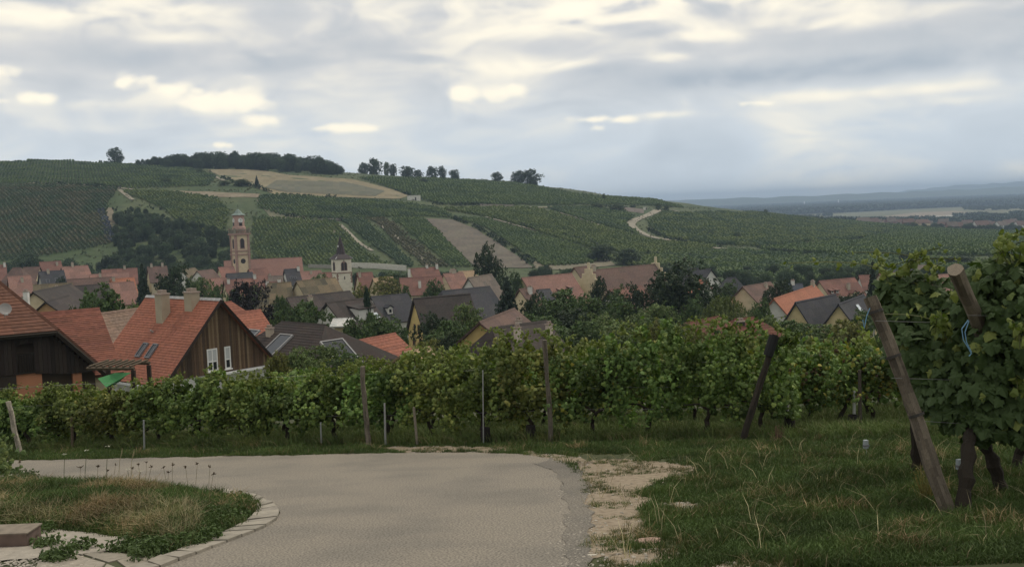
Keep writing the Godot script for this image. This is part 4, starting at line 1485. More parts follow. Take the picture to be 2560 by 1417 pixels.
	house("grey roofed house with tiny white dormer beside the thuja", 930, 741, 198, 1016, 202, 5.0, 4.4, SLATE, WHITE, {"dorm": [[0.25, 0.75, 1.0, 1.2, "gable", WHITE]]})
	house("cream garden shed with white roof edge below the white dormer", 838, 797, 118, 876, 118, 2.0, 0.5, Color(0.5, 0.5, 0.48), CREAM, {"name": "garden_shed", "cat": "shed", "fw": []})
	house("low garage with orange pantile roof beyond the dark hipped roof", 899, 850, 92, 984, 96, 2.0, 1.5, RED, GREYW, {"name": "garage", "cat": "garage", "fw": [], "courses": 8})
	house("small tan shed roof peeping over the vines", 1016, 880, 74, 1068, 76, 1.6, 0.9, TAN, GREYW, {"name": "garden_shed", "cat": "shed", "fw": []})
	house("yellow house with hipped brown roof and dark windows", 1200, 804, 100, 1286, 112, 2.9, 2.4, BROWN, YELLOW, {"gl": [[-0.8, -0.6, 0.7, 1.2], [1.0, -0.6, 0.7, 1.2]], "frame": Color(0.12, 0.06, 0.04)})
	house("near house with plain dark roof and three pale chimneys", 1229, 820, 90, 1362, 94, 4.2, 3.4, DARK, GREYW, {"hl": 1.5, "chim": [[0.27, 0.35, 1.1, 0.26], [0.56, -0.1, 0.6, 0.24], [0.87, 0.35, 1.0, 0.25]], "chimc": Color(0.62, 0.53, 0.45)})
	# --- right of the tall dark tree
	house("long barn with salmon tiled roof, two dormers and a cream gable", 1306, 694, 262, 1428, 272, 5.4, 5.8, PINK, CREAM, {"dorm": [[0.56, 0.78, 1.2, 0.9, "shed", BROWN], [0.78, 0.72, 1.2, 0.9, "shed", BROWN]], "jit": 0.06})
	house("low brown house with a white chimney at the foot of the long barn", 1300, 722, 208, 1330, 210, 3.4, 3.2, BROWN, CREAM, {"chim": [[0.55, 0.3, 1.2]], "chimc": WHITE})
	house("slate shed roof in front of the long barn", 1344, 724, 212, 1372, 213, 2.6, 1.8, SLATE, WHITE, {})
	house("great house with stepped gables at both ends and a wide brown roof", 1474, 675, 272, 1638, 288, 7.2, 8.0, BROWN, CREAM, {"step": true, "jit": 0.07, "chim": [[0.06, 0.0, 1.0, 0.5], [0.86, -0.1, 0.5]], "dorm": [[0.55, 0.85, 1.3, 0.8, "shed", BROWN], [0.7, 0.84, 1.3, 0.8, "shed", BROWN], [0.92, 0.82, 1.3, 0.8, "shed", BROWN]], "name": "stepped_gable_house"})
	house("cream house with brown roof joined to the stepped gable", 1436, 668, 290, 1466, 294, 4.4, 5.2, BROWN, CREAM, {})
	house("house with old red roof and a white half gable under the stepped gable house", 1527, 723, 206, 1604, 212, 4.8, 4.6, OLDRED, WHITE, {"dorm": [[0.25, 0.6, 1.4, 0.9, "shed", PINK], [0.75, 0.4, 0.8, 0.6, "shed", PINK]], "gr": [[0.5, 0.6, 0.8, 1.0]], "hr": 1.0})
	house("house with slate roof and white gable with tall windows", 1722, 669, 300, 1778, 290, 5.0, 6.0, SLATE, WHITE, {"gr": [[-1.2, 0.9, 0.8, 2.0], [1.2, 0.9, 0.8, 2.0]], "gl": []})
	house("house with steep orange roof between two dark trees", 1742, 698, 232, 1768, 226, 5.0, 7.0, ORANGE, WHITE, {})
	house("house with grey pyramid roof and white eaves", 1818, 694, 272, 1840, 272, 4.2, 4.6, SLATE, WHITE, {"hl": 3.4, "hr": 3.4})
	house("brown tiled house behind the weeping willow", 1858, 716, 228, 1926, 238, 4.4, 4.2, BROWN, CREAM, {"chim": [[0.7, 0.2, 0.8]]})
	house("house with blue grey roof and white chimneys in the trees", 1974, 710, 246, 2004, 246, 4.0, 4.2, Color(0.075, 0.085, 0.105), WHITE, {"chim": [[0.3, 0.0, 0.8]], "chimc": WHITE, "sky": [[0.4, 0.6, 0.8, 0.8], [0.8, 0.6, 0.8, 0.8]]})
	house("inn with broad red brown roof and small dormers", 2050, 702, 250, 2136, 256, 5.6, 6.0, OLDRED, CREAM, {"dorm": [[0.1, 0.5, 1.0, 0.7, "shed", BROWN], [0.25, 0.5, 1.0, 0.7, "shed", BROWN], [0.62, 0.75, 1.4, 1.2, "gable", CREAM]], "chim": [[0.62, 0.4, 1.2]]})
	house("house with vivid orange roof and pale gable", 1936, 746, 172, 2038, 196, 4.4, 5.2, ORANGE, WHITE, {"gl": [[0, 0.8, 0.7, 1.0]], "chim": [[0.95, 0.0, 0.7]], "jit": 0.05})
	house("house with slate roof and pointed yellow gable in front of the vivid orange roof", 1991, 755, 154, 2088, 164, 3.0, 4.4, SLATE, Color(0.60, 0.49, 0.28), {"gl": [[0, 0.5, 0.6, 0.9]]})
	house("slate roofed house with a large pale solar panel", 2098, 759, 146, 2160, 158, 2.8, 3.8, SLATE, Color(0.60, 0.49, 0.28), {"sky": [[0.5, 0.45, 1.7, 2.2, 1]]})
	house("small slate roof with a cream gable behind the solar panel house", 2126, 746, 182, 2160, 186, 3.0, 3.2, SLATE, CREAM, {"gl": [[0, 0.4, 0.5, 0.6]]})
	house("dark roofed shed under the white parasols", 2060, 748, 192, 2120, 194, 3.4, 2.6, DARK, GREYW, {"fw": []})
	house("house with striped red pantile roof just beyond the vines", 1716, 808, 84, 1798, 88, 2.8, 1.6, RED * 0.42, CREAM, {"hr": 1.2, "courses": 10, "fw": []})
	house("house with low hipped red roof beside the black topped chimney", 1836, 798, 92, 1886, 93, 2.8, 1.4, RED * 0.42, CREAM, {"hl": 1.2, "hr": 1.0, "courses": 8, "fw": [], "chim": [[-0.3, 0.6, 0.8, 0.32]], "chimc": Color(0.05, 0.045, 0.04)})
	house("red tiled porch roof tucked under the low hipped roof", 1852, 818, 80, 1880, 80, 2.2, 1.2, RED * 0.42, CREAM, {"hl": 1.2, "hr": 1.2, "courses": 6, "fw": []})
	house("brown roofed farmhouse beyond the slender conifer", 2200, 684, 318, 2264, 322, 4.8, 4.2, OLDRED, CREAM, {})
	house("grey roofed long farm building on the village edge", 2232, 676, 352, 2292, 358, 5.0, 4.4, SLATE, CREAM, {})
	house("tall house with tan roof and chimney at the edge of the vineyards", 2277, 664, 362, 2333, 366, 5.0, 5.6, TAUPE, CREAM, {"chim": [[0.18, 0.2, 1.2]], "dorm": [[0.6, 0.6, 0.8, 0.6]]})
	house("white house with brown roof beside the slender conifer", 2150, 688, 300, 2182, 300, 3.6, 3.6, OLDRED, WHITE, {"gl": [[0, 0.6, 0.7, 0.9]]})
	house("pink tiled house half hidden by the near vine leaves", 2310, 690, 270, 2400, 276, 4.6, 4.4, PINK, CREAM, {})
	# --- the next village, far off: plain little houses
	var r := RandomNumberGenerator.new()
	r.seed = 33
	for k in 26:
		var px := 2150.0 + k * 17.0 + r.randf_range(-12, 12)
		var d := r.randf_range(1150.0, 1560.0)
		if k == 17:
			px = 2385.0
			d = 1150.0
		var x := (px - 1280.0) / F * d
		var q := project(Vector3(x, ground(x, d) + r.randf_range(9.0, 12.0), -d))
		var w := r.randf_range(9.0, 16.0) * F / d
		house(["far little house with dull red roof among the trees of the next village", "far little house with grey brown roof among the trees of the next village"][k % 2], q.x - w / 2, q.y, d, q.x + w / 2, d + r.randf_range(-6, 6), r.randf_range(4.0, 5.0), r.randf_range(4.0, 5.2), [BROWN, TAUPE * 0.8][k % 2], [WHITE, CREAM, PINK][k % 3], {"group": "houses of the next village", "fw": [[0, -1.3, 1.6, 1.4]], "name": "far_house"})
	church()
	bell_tower()
	for k in 3:
		parasol([2086.0, 2101.0, 2113.0][k], 741.0 + k % 2 * 2.0, 226.0)

func parasol(px: float, py: float, d: float) -> void:
	var p := at(px, py, d)
	var gy := ground(p.x, d)
	var h := maxf(p.y - gy, 2.4)
	var o := thing("parasol", "white parasol opened on the terrace below the inn", "parasol", "white terrace parasols", Transform3D(Basis(), Vector3(p.x, gy, p.z)))
	var mb := MB.new()
	mb.col = Color(0.78, 0.77, 0.74)
	mb.lathe([Vector2(1.7, h - 0.6), Vector2(0.9, h - 0.25), Vector2(0.05, h)], 8)
	part(o, "canopy", mb.mesh(), M.cloth)
	var pm := MB.new()
	pm.col = Color(0.3, 0.28, 0.25)
	pm.tube([Vector3(0, 0, 0), Vector3(0, h, 0)], [0.05, 0.05], 6)
	part(o, "pole", pm.mesh(), M.paint)

func arch(w: float, h: float, seg := 8) -> Array:
	var pts := [Vector2(-w / 2, 0), Vector2(-w / 2, h - w / 2)]
	for k in range(1, seg):
		var a := PI - PI * k / seg
		pts.append(Vector2(cos(a) * w / 2, h - w / 2 + sin(a) * w / 2))
	pts.append(Vector2(w / 2, h - w / 2))
	pts.append(Vector2(w / 2, 0))
	return pts

func church() -> void:
	var d := 392.0
	var m := d / F
	var nave := house("long church nave with a steep salmon tiled roof", 560, 652, 404, 752, 412, 8.6, 9.6, PINK, CREAM, {"jit": 0.04, "name": "church_nave", "cat": "church", "fw": [[-6, -3, 1.3, 2.6], [-2, -3, 1.3, 2.6], [2, -3, 1.3, 2.6], [6, -3, 1.3, 2.6], [10, -3, 1.3, 2.6]]})
	house("church side aisle with red roof and white gable to the left of the tower", 546, 668, 382, 582, 385, 5.0, 5.0, OLDRED * 1.2, CREAM, {"name": "church_aisle", "cat": "church", "fw": []})
	nave.set_meta("label", "long church nave with a steep salmon tiled roof behind the tower")
	var b := at(602, 668, d)
	var gy := ground(b.x, d)
	var by := at(602, 668, d).y - gy
	var o := thing("church_tower", "church tower of yellow plaster and red sandstone with clock and green copper cap", "tower", "", Transform3D(Basis(Vector3.UP, deg_to_rad(35)), Vector3(b.x, gy, b.z)))
	var pl := Color(0.66, 0.53, 0.37)
	var rs := Color(0.38, 0.25, 0.21)
	var y1 := by + 31.0 * m   # first cornice
	var y2 := by + 40.0 * m
	var y3 := by + 81.0 * m   # top of the belfry
	var y4 := by + 95.0 * m   # balustrade
	var y5 := by + 130.0 * m  # cap
	var hw := 2.5
	var w := MB.new()
	w.col = pl
	w.bx(-hw, -1, -hw, hw, y1, hw)
	w.bx(-hw, y1 + 0.4, -hw, hw, y2, hw)
	w.bx(-hw, y2 + 0.4, -hw, hw, y3, hw)
	part(o, "shaft", w.mesh(), M.wall)
	var p := MB.new()
	p.col = rs
	for sx in [-1.0, 1.0]:
		for sz in [-1.0, 1.0]:
			p.bx(sx * (hw - 0.1) - 0.42, 0, sz * (hw - 0.1) - 0.42, sx * (hw - 0.1) + 0.42, y3, sz * (hw - 0.1) + 0.42)
	part(o, "corner_pilasters", p.mesh(), M.wall)
	for c in [[y1, 0.42, 0.5], [y2, 0.35, 0.45], [y3, 0.6, 0.75]]:
		var cm := MB.new()
		cm.col = rs
		cm.bx(-hw - c[2], c[0], -hw - c[2], hw + c[2], c[0] + c[1] - 0.01, hw + c[2])
		part(o, "cornice", cm.mesh(), M.wall)
	# balustrade
	var bal := MB.new()
	bal.col = Color(0.24, 0.22, 0.17)
	for s in 4:
		var t := Transform3D(Basis(Vector3.UP, s * PI / 2), Vector3.ZERO)
		bal.box(t * Transform3D(Basis(), Vector3(0, y4 - 0.15, hw + 0.25)), Vector3(2 * hw + 0.2, 0.25, 0.25))
		for k in 9:
			bal.box(t * Transform3D(Basis(), Vector3(-hw + 0.1 + k * (2 * hw - 0.2) / 8.0, (y3 + y4) * 0.5 + 0.1, hw + 0.25)), Vector3(0.22, y4 - y3 - 0.7, 0.2))
		bal.box(t * Transform3D(Basis(), Vector3(hw + 0.3, (y3 + y4) * 0.5 + 0.45, hw + 0.3)), Vector3(0.6, y4 - y3 + 0.2, 0.6))
	part(o, "balustrade", bal.mesh(), M.wall)
	# clock stage, its corners cut
	var st := MB.new()
	st.col = rs * 1.15
	st.lathe([Vector2(2.5, y3 + 0.6), Vector2(2.5, y4 + 0.8), Vector2(2.15, y4 + 1.0), Vector2(2.05, y5 - 0.4), Vector2(2.3, y5 - 0.2), Vector2(2.3, y5)], 8, Transform3D(), PI / 8)
	part(o, "clock_stage", st.mesh(), M.wall)
	for s in 4:
		var t := Transform3D(Basis(Vector3.UP, s * PI / 2), Vector3.ZERO)
		var cf := MB.new()
		cf.col = Color(0.72, 0.71, 0.68)
		cf.lathe([Vector2(0.92, 0.0), Vector2(0.92, 0.10), Vector2(0.0, 0.10)], 20, Transform3D(Basis(Vector3.RIGHT, PI / 2), Vector3.ZERO))
		var clock := part(o, "clock", cf.mesh(), M.paint, t * Transform3D(Basis(), Vector3(0, y5 - 2.0, 1.93)))
		var hd := MB.new()
		hd.col = Color(0.03, 0.03, 0.03)
		hd.box(Transform3D(Basis(Vector3.BACK, 0.0), Vector3(0, 0.3, 0.13)), Vector3(0.10, 0.62, 0.02))
		hd.box(Transform3D(Basis(Vector3.BACK, -1.1), Vector3(0.2, 0.08, 0.155)), Vector3(0.12, 0.45, 0.02))
		for k in 12:
			var a := TAU * k / 12.0
			hd.box(Transform3D(Basis(Vector3.BACK, a), Vector3(-sin(a) * 0.76, cos(a) * 0.76, 0.115)), Vector3(0.07, 0.18, 0.02))
		part(clock, "hands_and_hours", hd.mesh(), M.paint)
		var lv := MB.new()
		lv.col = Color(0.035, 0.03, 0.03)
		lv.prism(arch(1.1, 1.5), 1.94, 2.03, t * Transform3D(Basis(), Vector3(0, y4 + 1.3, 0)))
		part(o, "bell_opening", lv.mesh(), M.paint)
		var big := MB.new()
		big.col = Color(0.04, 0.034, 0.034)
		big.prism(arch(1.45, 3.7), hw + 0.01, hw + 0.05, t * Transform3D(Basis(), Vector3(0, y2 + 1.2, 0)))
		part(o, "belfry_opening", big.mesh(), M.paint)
		var fr := MB.new()
		fr.col = rs
		fr.bx(-1.0, y2 + 0.9, hw, 1.0, y2 + 1.15, hw + 0.18)
		fr.bx(-0.95, y2 + 1.16, hw, -0.74, y2 + 4.2, hw + 0.1)
		fr.bx(0.74, y2 + 1.16, hw, 0.95, y2 + 4.2, hw + 0.1)
		part(o, "stone_frame", fr.mesh(), M.wall, t)
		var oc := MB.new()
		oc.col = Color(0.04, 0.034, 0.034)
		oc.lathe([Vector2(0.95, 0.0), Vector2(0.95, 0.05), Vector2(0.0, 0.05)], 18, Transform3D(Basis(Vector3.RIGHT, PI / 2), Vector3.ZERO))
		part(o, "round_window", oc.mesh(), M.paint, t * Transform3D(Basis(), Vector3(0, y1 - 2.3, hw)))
	var cu := MB.new()
	cu.col = Color(0.17, 0.215, 0.19)
	cu.lathe([Vector2(2.75, y5), Vector2(2.6, y5 + 0.2), Vector2(1.7, y5 + 0.6), Vector2(1.15, y5 + 1.3), Vector2(0.75, y5 + 1.8), Vector2(0.25, y5 + 2.2), Vector2(0.12, y5 + 2.4)], 8, Transform3D(), PI / 8)
	part(o, "copper_cap", cu.mesh(), M.paint)
	var fi := MB.new()
	fi.col = Color(0.10, 0.12, 0.10)
	fi.tube([Vector3(0, y5 + 2.1, 0), Vector3(0, y5 + 4.0, 0)], [0.1, 0.05], 6)
	fi.bx(-0.45, y5 + 3.2, -0.05, 0.45, y5 + 3.3, 0.05)
	part(o, "finial", fi.mesh(), M.paint)

func bell_tower() -> void:
	var d := 322.0
	var m := d / F
	var b := at(855, 706, d)
	var gy := ground(b.x, d)
	var y0 := b.y - gy
	var o := thing("bell_tower", "square white bell tower with a dark skirted spire", "tower", "", Transform3D(Basis(Vector3.UP, deg_to_rad(29)), Vector3(b.x, gy, b.z)))
	var hw := 2.4
	var y1 := y0 + 24.0 * m
	var y2 := y0 + 60.0 * m
	var y3 := y0 + 71.0 * m
	var y4 := y0 + 117.0 * m
	var w := MB.new()
	w.col = Color(0.70, 0.65, 0.54)
	w.bx(-hw, -1, -hw, hw, y2, hw)
	part(o, "shaft", w.mesh(), M.wall)
	var c := MB.new()
	c.col = Color(0.28, 0.19, 0.15)
	c.bx(-hw - 0.18, y1, -hw - 0.18, hw + 0.18, y1 + 0.3, hw + 0.18)
	part(o, "string_course", c.mesh(), M.wall)
	var q := MB.new()
	q.col = Color(0.28, 0.18, 0.14)
	for sx in [-1.0, 1.0]:
		for sz in [-1.0, 1.0]:
			for k in 6:
				var ww := 0.55 if k % 2 else 0.35
				q.bx(sx * (hw - ww / 2 + 0.04) - ww / 2, y1 - 0.5 - k * 0.5, sz * (hw - ww / 2 + 0.04) - ww / 2, sx * (hw - ww / 2 + 0.04) + ww / 2, y1 - 0.05 - k * 0.5, sz * (hw - ww / 2 + 0.04) + ww / 2)
	part(o, "corner_stones", q.mesh(), M.wall)
	for s in 4:
		var t := Transform3D(Basis(Vector3.UP, s * PI / 2), Vector3.ZERO)
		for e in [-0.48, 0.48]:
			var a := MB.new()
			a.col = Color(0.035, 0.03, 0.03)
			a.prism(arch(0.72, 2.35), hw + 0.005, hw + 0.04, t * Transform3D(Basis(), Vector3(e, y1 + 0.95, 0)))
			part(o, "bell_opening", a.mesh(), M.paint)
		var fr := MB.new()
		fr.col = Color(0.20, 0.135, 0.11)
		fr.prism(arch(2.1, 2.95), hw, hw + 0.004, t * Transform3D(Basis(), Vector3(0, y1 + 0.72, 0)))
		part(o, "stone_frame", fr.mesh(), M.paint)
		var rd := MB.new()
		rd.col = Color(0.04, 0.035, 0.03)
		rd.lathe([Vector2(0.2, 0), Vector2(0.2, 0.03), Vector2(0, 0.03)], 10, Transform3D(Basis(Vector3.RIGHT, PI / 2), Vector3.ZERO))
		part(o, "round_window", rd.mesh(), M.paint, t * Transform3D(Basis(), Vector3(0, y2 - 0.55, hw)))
		var sl := MB.new()
		sl.col = Color(0.05, 0.04, 0.035)
		sl.bx(-0.16, y0 + 1.0, hw, 0.16, y0 + 2.0, hw + 0.03)
		part(o, "slit_window", sl.mesh(), M.paint, t)
	var sp := MB.new()
	sp.col = Color(0.050, 0.038, 0.038)
	var sq := sqrt(2.0)
	sp.lathe([Vector2((hw + 0.45) * sq, y2 - 0.1), Vector2((hw + 0.4) * sq, y2), Vector2(1.4 * sq, y3)], 4, Transform3D(), PI / 4)
	part(o, "skirt_roof", sp.mesh(), M.paint)
	var sp2 := MB.new()
	sp2.col = Color(0.050, 0.036, 0.036)
	sp2.lathe([Vector2(1.5, y3 - 0.05), Vector2(0.8, lerpf(y3, y4, 0.55)), Vector2(0.05, y4)], 8, Transform3D(), PI / 8)
	part(o, "spire", sp2.mesh(), M.paint)
	var fl := MB.new()
	fl.col = Color(0.35, 0.35, 0.34)
	for k in 4:
		var a := PI / 4 + k * PI / 2
		fl.tube([Vector3(cos(a) * (hw + 0.42) * sq, y2 + 0.02, sin(a) * (hw + 0.42) * sq), Vector3(cos(a) * 1.15 * sq, y3 + 0.03, sin(a) * 1.15 * sq)], [0.07, 0.07], 5)
	part(o, "roof_flashing", fl.mesh(), M.metal)
	var dm := MB.new()
	dm.col = Color(0.6, 0.6, 0.58)
	dm.bx(-1.05, y3 + 2.2, 0.2, -0.8, y3 + 2.8, 0.5)
	part(o, "spire_hatch", dm.mesh(), M.paint)
	var fi := MB.new()
	fi.col = Color(0.2, 0.2, 0.2)
	fi.tube([Vector3(0, y4 - 0.2, 0), Vector3(0, y4 + 1.0, 0)], [0.06, 0.04], 5)
	part(o, "finial", fi.mesh(), M.paint)



# ---------- the houses just below the vines ----------
func box_part(o: Node3D, called: String, x0: float, y0: float, z0: float, x1: float, y1: float, z1: float, c: Color, m: Material, tf := Transform3D()) -> MeshInstance3D:
	var mb := MB.new()
	mb.col = c
	mb.bx(x0, y0, z0, x1, y1, z1)
	return part(o, called, mb.mesh(), m, tf)

func build_near_houses() -> void:
	timber_house()
	house("tiled wing with weathered red brown roof beside the dark timber house", 24, 790, 59.4, 235, 62.0, 4.3, 3.0, Color(0.205, 0.085, 0.060), CREAM, {"courses": 34, "fw": [], "jit": 0.14, "name": "house_wing"})
	house("house with faded pinkish tan roof between the tiled wing and the wood clad house", 222, 787, 92, 345, 97, 4.2, 4.6, Color(0.24, 0.165, 0.125), CREAM, {"courses": 20, "fw": []})
	wood_house()
	house("house with plain red roof right behind the wood clad house", 556, 785, 104, 645, 107, 4.0, 3.6, RED, CREAM, {"courses": 18, "fw": []})
	house("house with hipped red roof peeking over the plain red roof", 530, 759, 117, 578, 119, 4.4, 3.4, RED * 0.85, CREAM, {"hr": 2.6, "courses": 14, "fw": []})
	panel_house()
	pergola()

func timber_house() -> void:
	var c := at(130, 820, 53.0)
	var g := Vector3(0.848, 0, -0.53)
	var r := Vector3(-0.53, 0, -0.848)
	var w := 2.8
	var W := 5.0
	var p := 1.08
	var mid := c - g * w
	var gy := ground(mid.x, -mid.z) - 0.5
	var Yh := c.y - gy
	var R := Yh + p * w
	var E := Yh - p * (W - w)
	var o := thing("timber_house", "dark timber clad house with half hipped tile roof and salmon ground floor", "house", "", Transform3D(Basis(g, Vector3.UP, -r), Vector3(mid.x, gy, mid.z)))
	var tile := Color(0.205, 0.100, 0.070)
	var dark := Color(0.050, 0.040, 0.034)
	# roof: two long slopes and the half hip over the gable
	var rm := MB.new()
	slope(rm, Vector3(0, R, -1.7), Vector3(0, R, -1.7), Vector3(w + 0.1, Yh - 0.1, 0.45), Vector3(-w - 0.1, Yh - 0.1, 0.45), tile, 20)
	part(o, "half_hip", rm.mesh(), M.roof)
	for s in [-1.0, 1.0]:
		var sm := MB.new()
		var rf := Vector3(0, R, -1.7)
		var rb := Vector3(0, R, -10.0)
		var eb := Vector3(s * (W + 0.4), E - 0.4 * p, -10.0)
		var ef := Vector3(s * (W + 0.4), E - 0.4 * p, 0.4)
		var hc := Vector3(s * (w + 0.1), Yh - 0.1, 0.42)
		var k := lerpf(0.0, 1.0, (w + 0.1) / (W + 0.4))
		var back_mid := rb.lerp(eb, k)
		if s > 0:
			slope(sm, rb, rf, hc, back_mid, tile, 18)
			slope(sm, back_mid, hc, ef, eb, tile, 14)
		else:
			slope(sm, rf, rb, back_mid, hc, tile, 18)
			slope(sm, hc, back_mid, eb, ef, tile, 14)
		part(o, "roof_slope", sm.mesh(), M.roof)
		var vb := MB.new()
		vb.col = dark * 0.8
		vb.tube([hc + Vector3(0, -0.12, 0.05), ef + Vector3(0, -0.12, 0.05)], [0.14, 0.14], 4)
		part(o, "verge_board", vb.mesh(), M.plank)
	var hb := MB.new()
	hb.col = dark
	hb.tube([Vector3(-w - 0.1, Yh - 0.22, 0.42), Vector3(w + 0.1, Yh - 0.22, 0.42)], [0.12, 0.12], 4)
	part(o, "eave_board", hb.mesh(), M.plank)
	# core of the house
	var core := MB.new()
	core.col = Color(0.10, 0.075, 0.055)
	core.prism([Vector2(-W + 0.2, -0.5), Vector2(-W + 0.2, E - 0.3), Vector2(-w, Yh - 0.35), Vector2(w, Yh - 0.35), Vector2(W - 0.2, E - 0.3), Vector2(W - 0.2, -0.5)], -9.6, -0.7)
	part(o, "wall", core.mesh(), M.wall)
	# upright boards of the upper storey, each its own, left open at the balcony niche
	var low := Yh - 2.2
	var x := -W + 0.25
	while x < W - 0.25:
		var bw := rng.randf_range(0.17, 0.22)
		var xm := x + bw * 0.5
		var tp := Yh - 0.33 if absf(xm) < w else Yh - (absf(xm) - w) * p - 0.35
		var bt := low - 0.25 * smoothstep(1.0, 4.0, xm)
		var niche := xm > 0.98 and xm < 1.86
		var t := rng.randf_range(0.75, 1.3)
		if tp - bt > 0.15:
			if niche:
				box_part(o, "plank", x, tp - 0.35, -0.05, x + bw - 0.012, tp, 0.0, dark * t, M.plank)
			else:
				box_part(o, "plank", x, bt, -0.05 - rng.randf() * 0.01, x + bw - 0.012, tp, rng.randf() * 0.012, dark * t, M.plank)
		x += bw
	# balcony rail in the niche
	var rl := MB.new()
	rl.col = Color(0.02, 0.016, 0.014)
	rl.bx(0.98, low + 0.95, -0.06, 1.86, low + 1.03, 0.03)
	rl.bx(0.98, low, -0.06, 1.86, low + 0.07, 0.03)
	for k in 8:
		rl.bx(1.02 + k * 0.112, low + 0.07, -0.04, 1.06 + k * 0.112, low + 0.95, 0.0)
	part(o, "balcony_rail", rl.mesh(), M.paint)
	# salmon ground floor, set back, with a wide dark opening and one pillar
	var sal := Color(0.44, 0.20, 0.115)
	box_part(o, "ground_floor_wall", 0.1, -0.5, -0.65, 2.15, low - 0.02, -0.12, sal, M.wall)
	var wing := MB.new()  # thin dark sheet with a slanted edge, in front of the left ground floor
	wing.col = dark * 1.2
	wing.prism([Vector2(-W + 0.3, -0.5), Vector2(-W + 0.3, low), Vector2(0.95, low), Vector2(0.95, low - 0.65), Vector2(-0.6, low - 2.1), Vector2(-0.6, -0.5)], -0.11, -0.06)
	part(o, "dark_slant_sheet", wing.mesh(), M.plank)
	box_part(o, "lower_wall", -W + 0.3, -0.5, -0.66, 0.09, low - 0.02, -0.12, sal, M.wall)
	box_part(o, "pillar", 3.62, -0.5, -0.5, 4.05, E + 0.2, -0.1, sal, M.wall)
	# satellite dish on the half hip
	var dish := thing("satellite_dish", "grey oval satellite dish on the half hipped tile roof", "satellite dish", "", o.transform * Transform3D(Basis(), Vector3(0.62, lerpf(Yh, R, 0.30), 0.05)))
	var dm := MB.new()
	dm.col = Color(0.30, 0.28, 0.27)
	var t := Transform3D(Basis(Vector3.RIGHT, deg_to_rad(72)) * Basis(Vector3.UP, 0.3), Vector3(0, 0.28, 0.42))
	dm.lathe([Vector2(0.0, 0.0), Vector2(0.16, 0.012), Vector2(0.30, 0.05), Vector2(0.30, 0.065), Vector2(0.16, 0.03), Vector2(0.0, 0.018)], 18, t)
	part(dish, "reflector", dm.mesh(), M.paint)
	var am := MB.new()
	am.col = Color(0.35, 0.35, 0.35)
	am.tube([Vector3(0, -0.15, 0), Vector3(0, 0.25, 0.12), Vector3(0, 0.28, 0.40)], [0.025, 0.025, 0.025], 6)
	am.tube([Vector3(0, 0.0, 0.45), Vector3(0, 0.02, 0.85)], [0.015, 0.015], 5)
	part(dish, "arm", am.mesh(), M.metal)
	var lm := MB.new()
	lm.col = Color(0.55, 0.55, 0.53)
	lm.bx(-0.06, 0.02, 0.82, 0.06, 0.10, 0.95)
	part(dish, "receiver", lm.mesh(), M.paint)

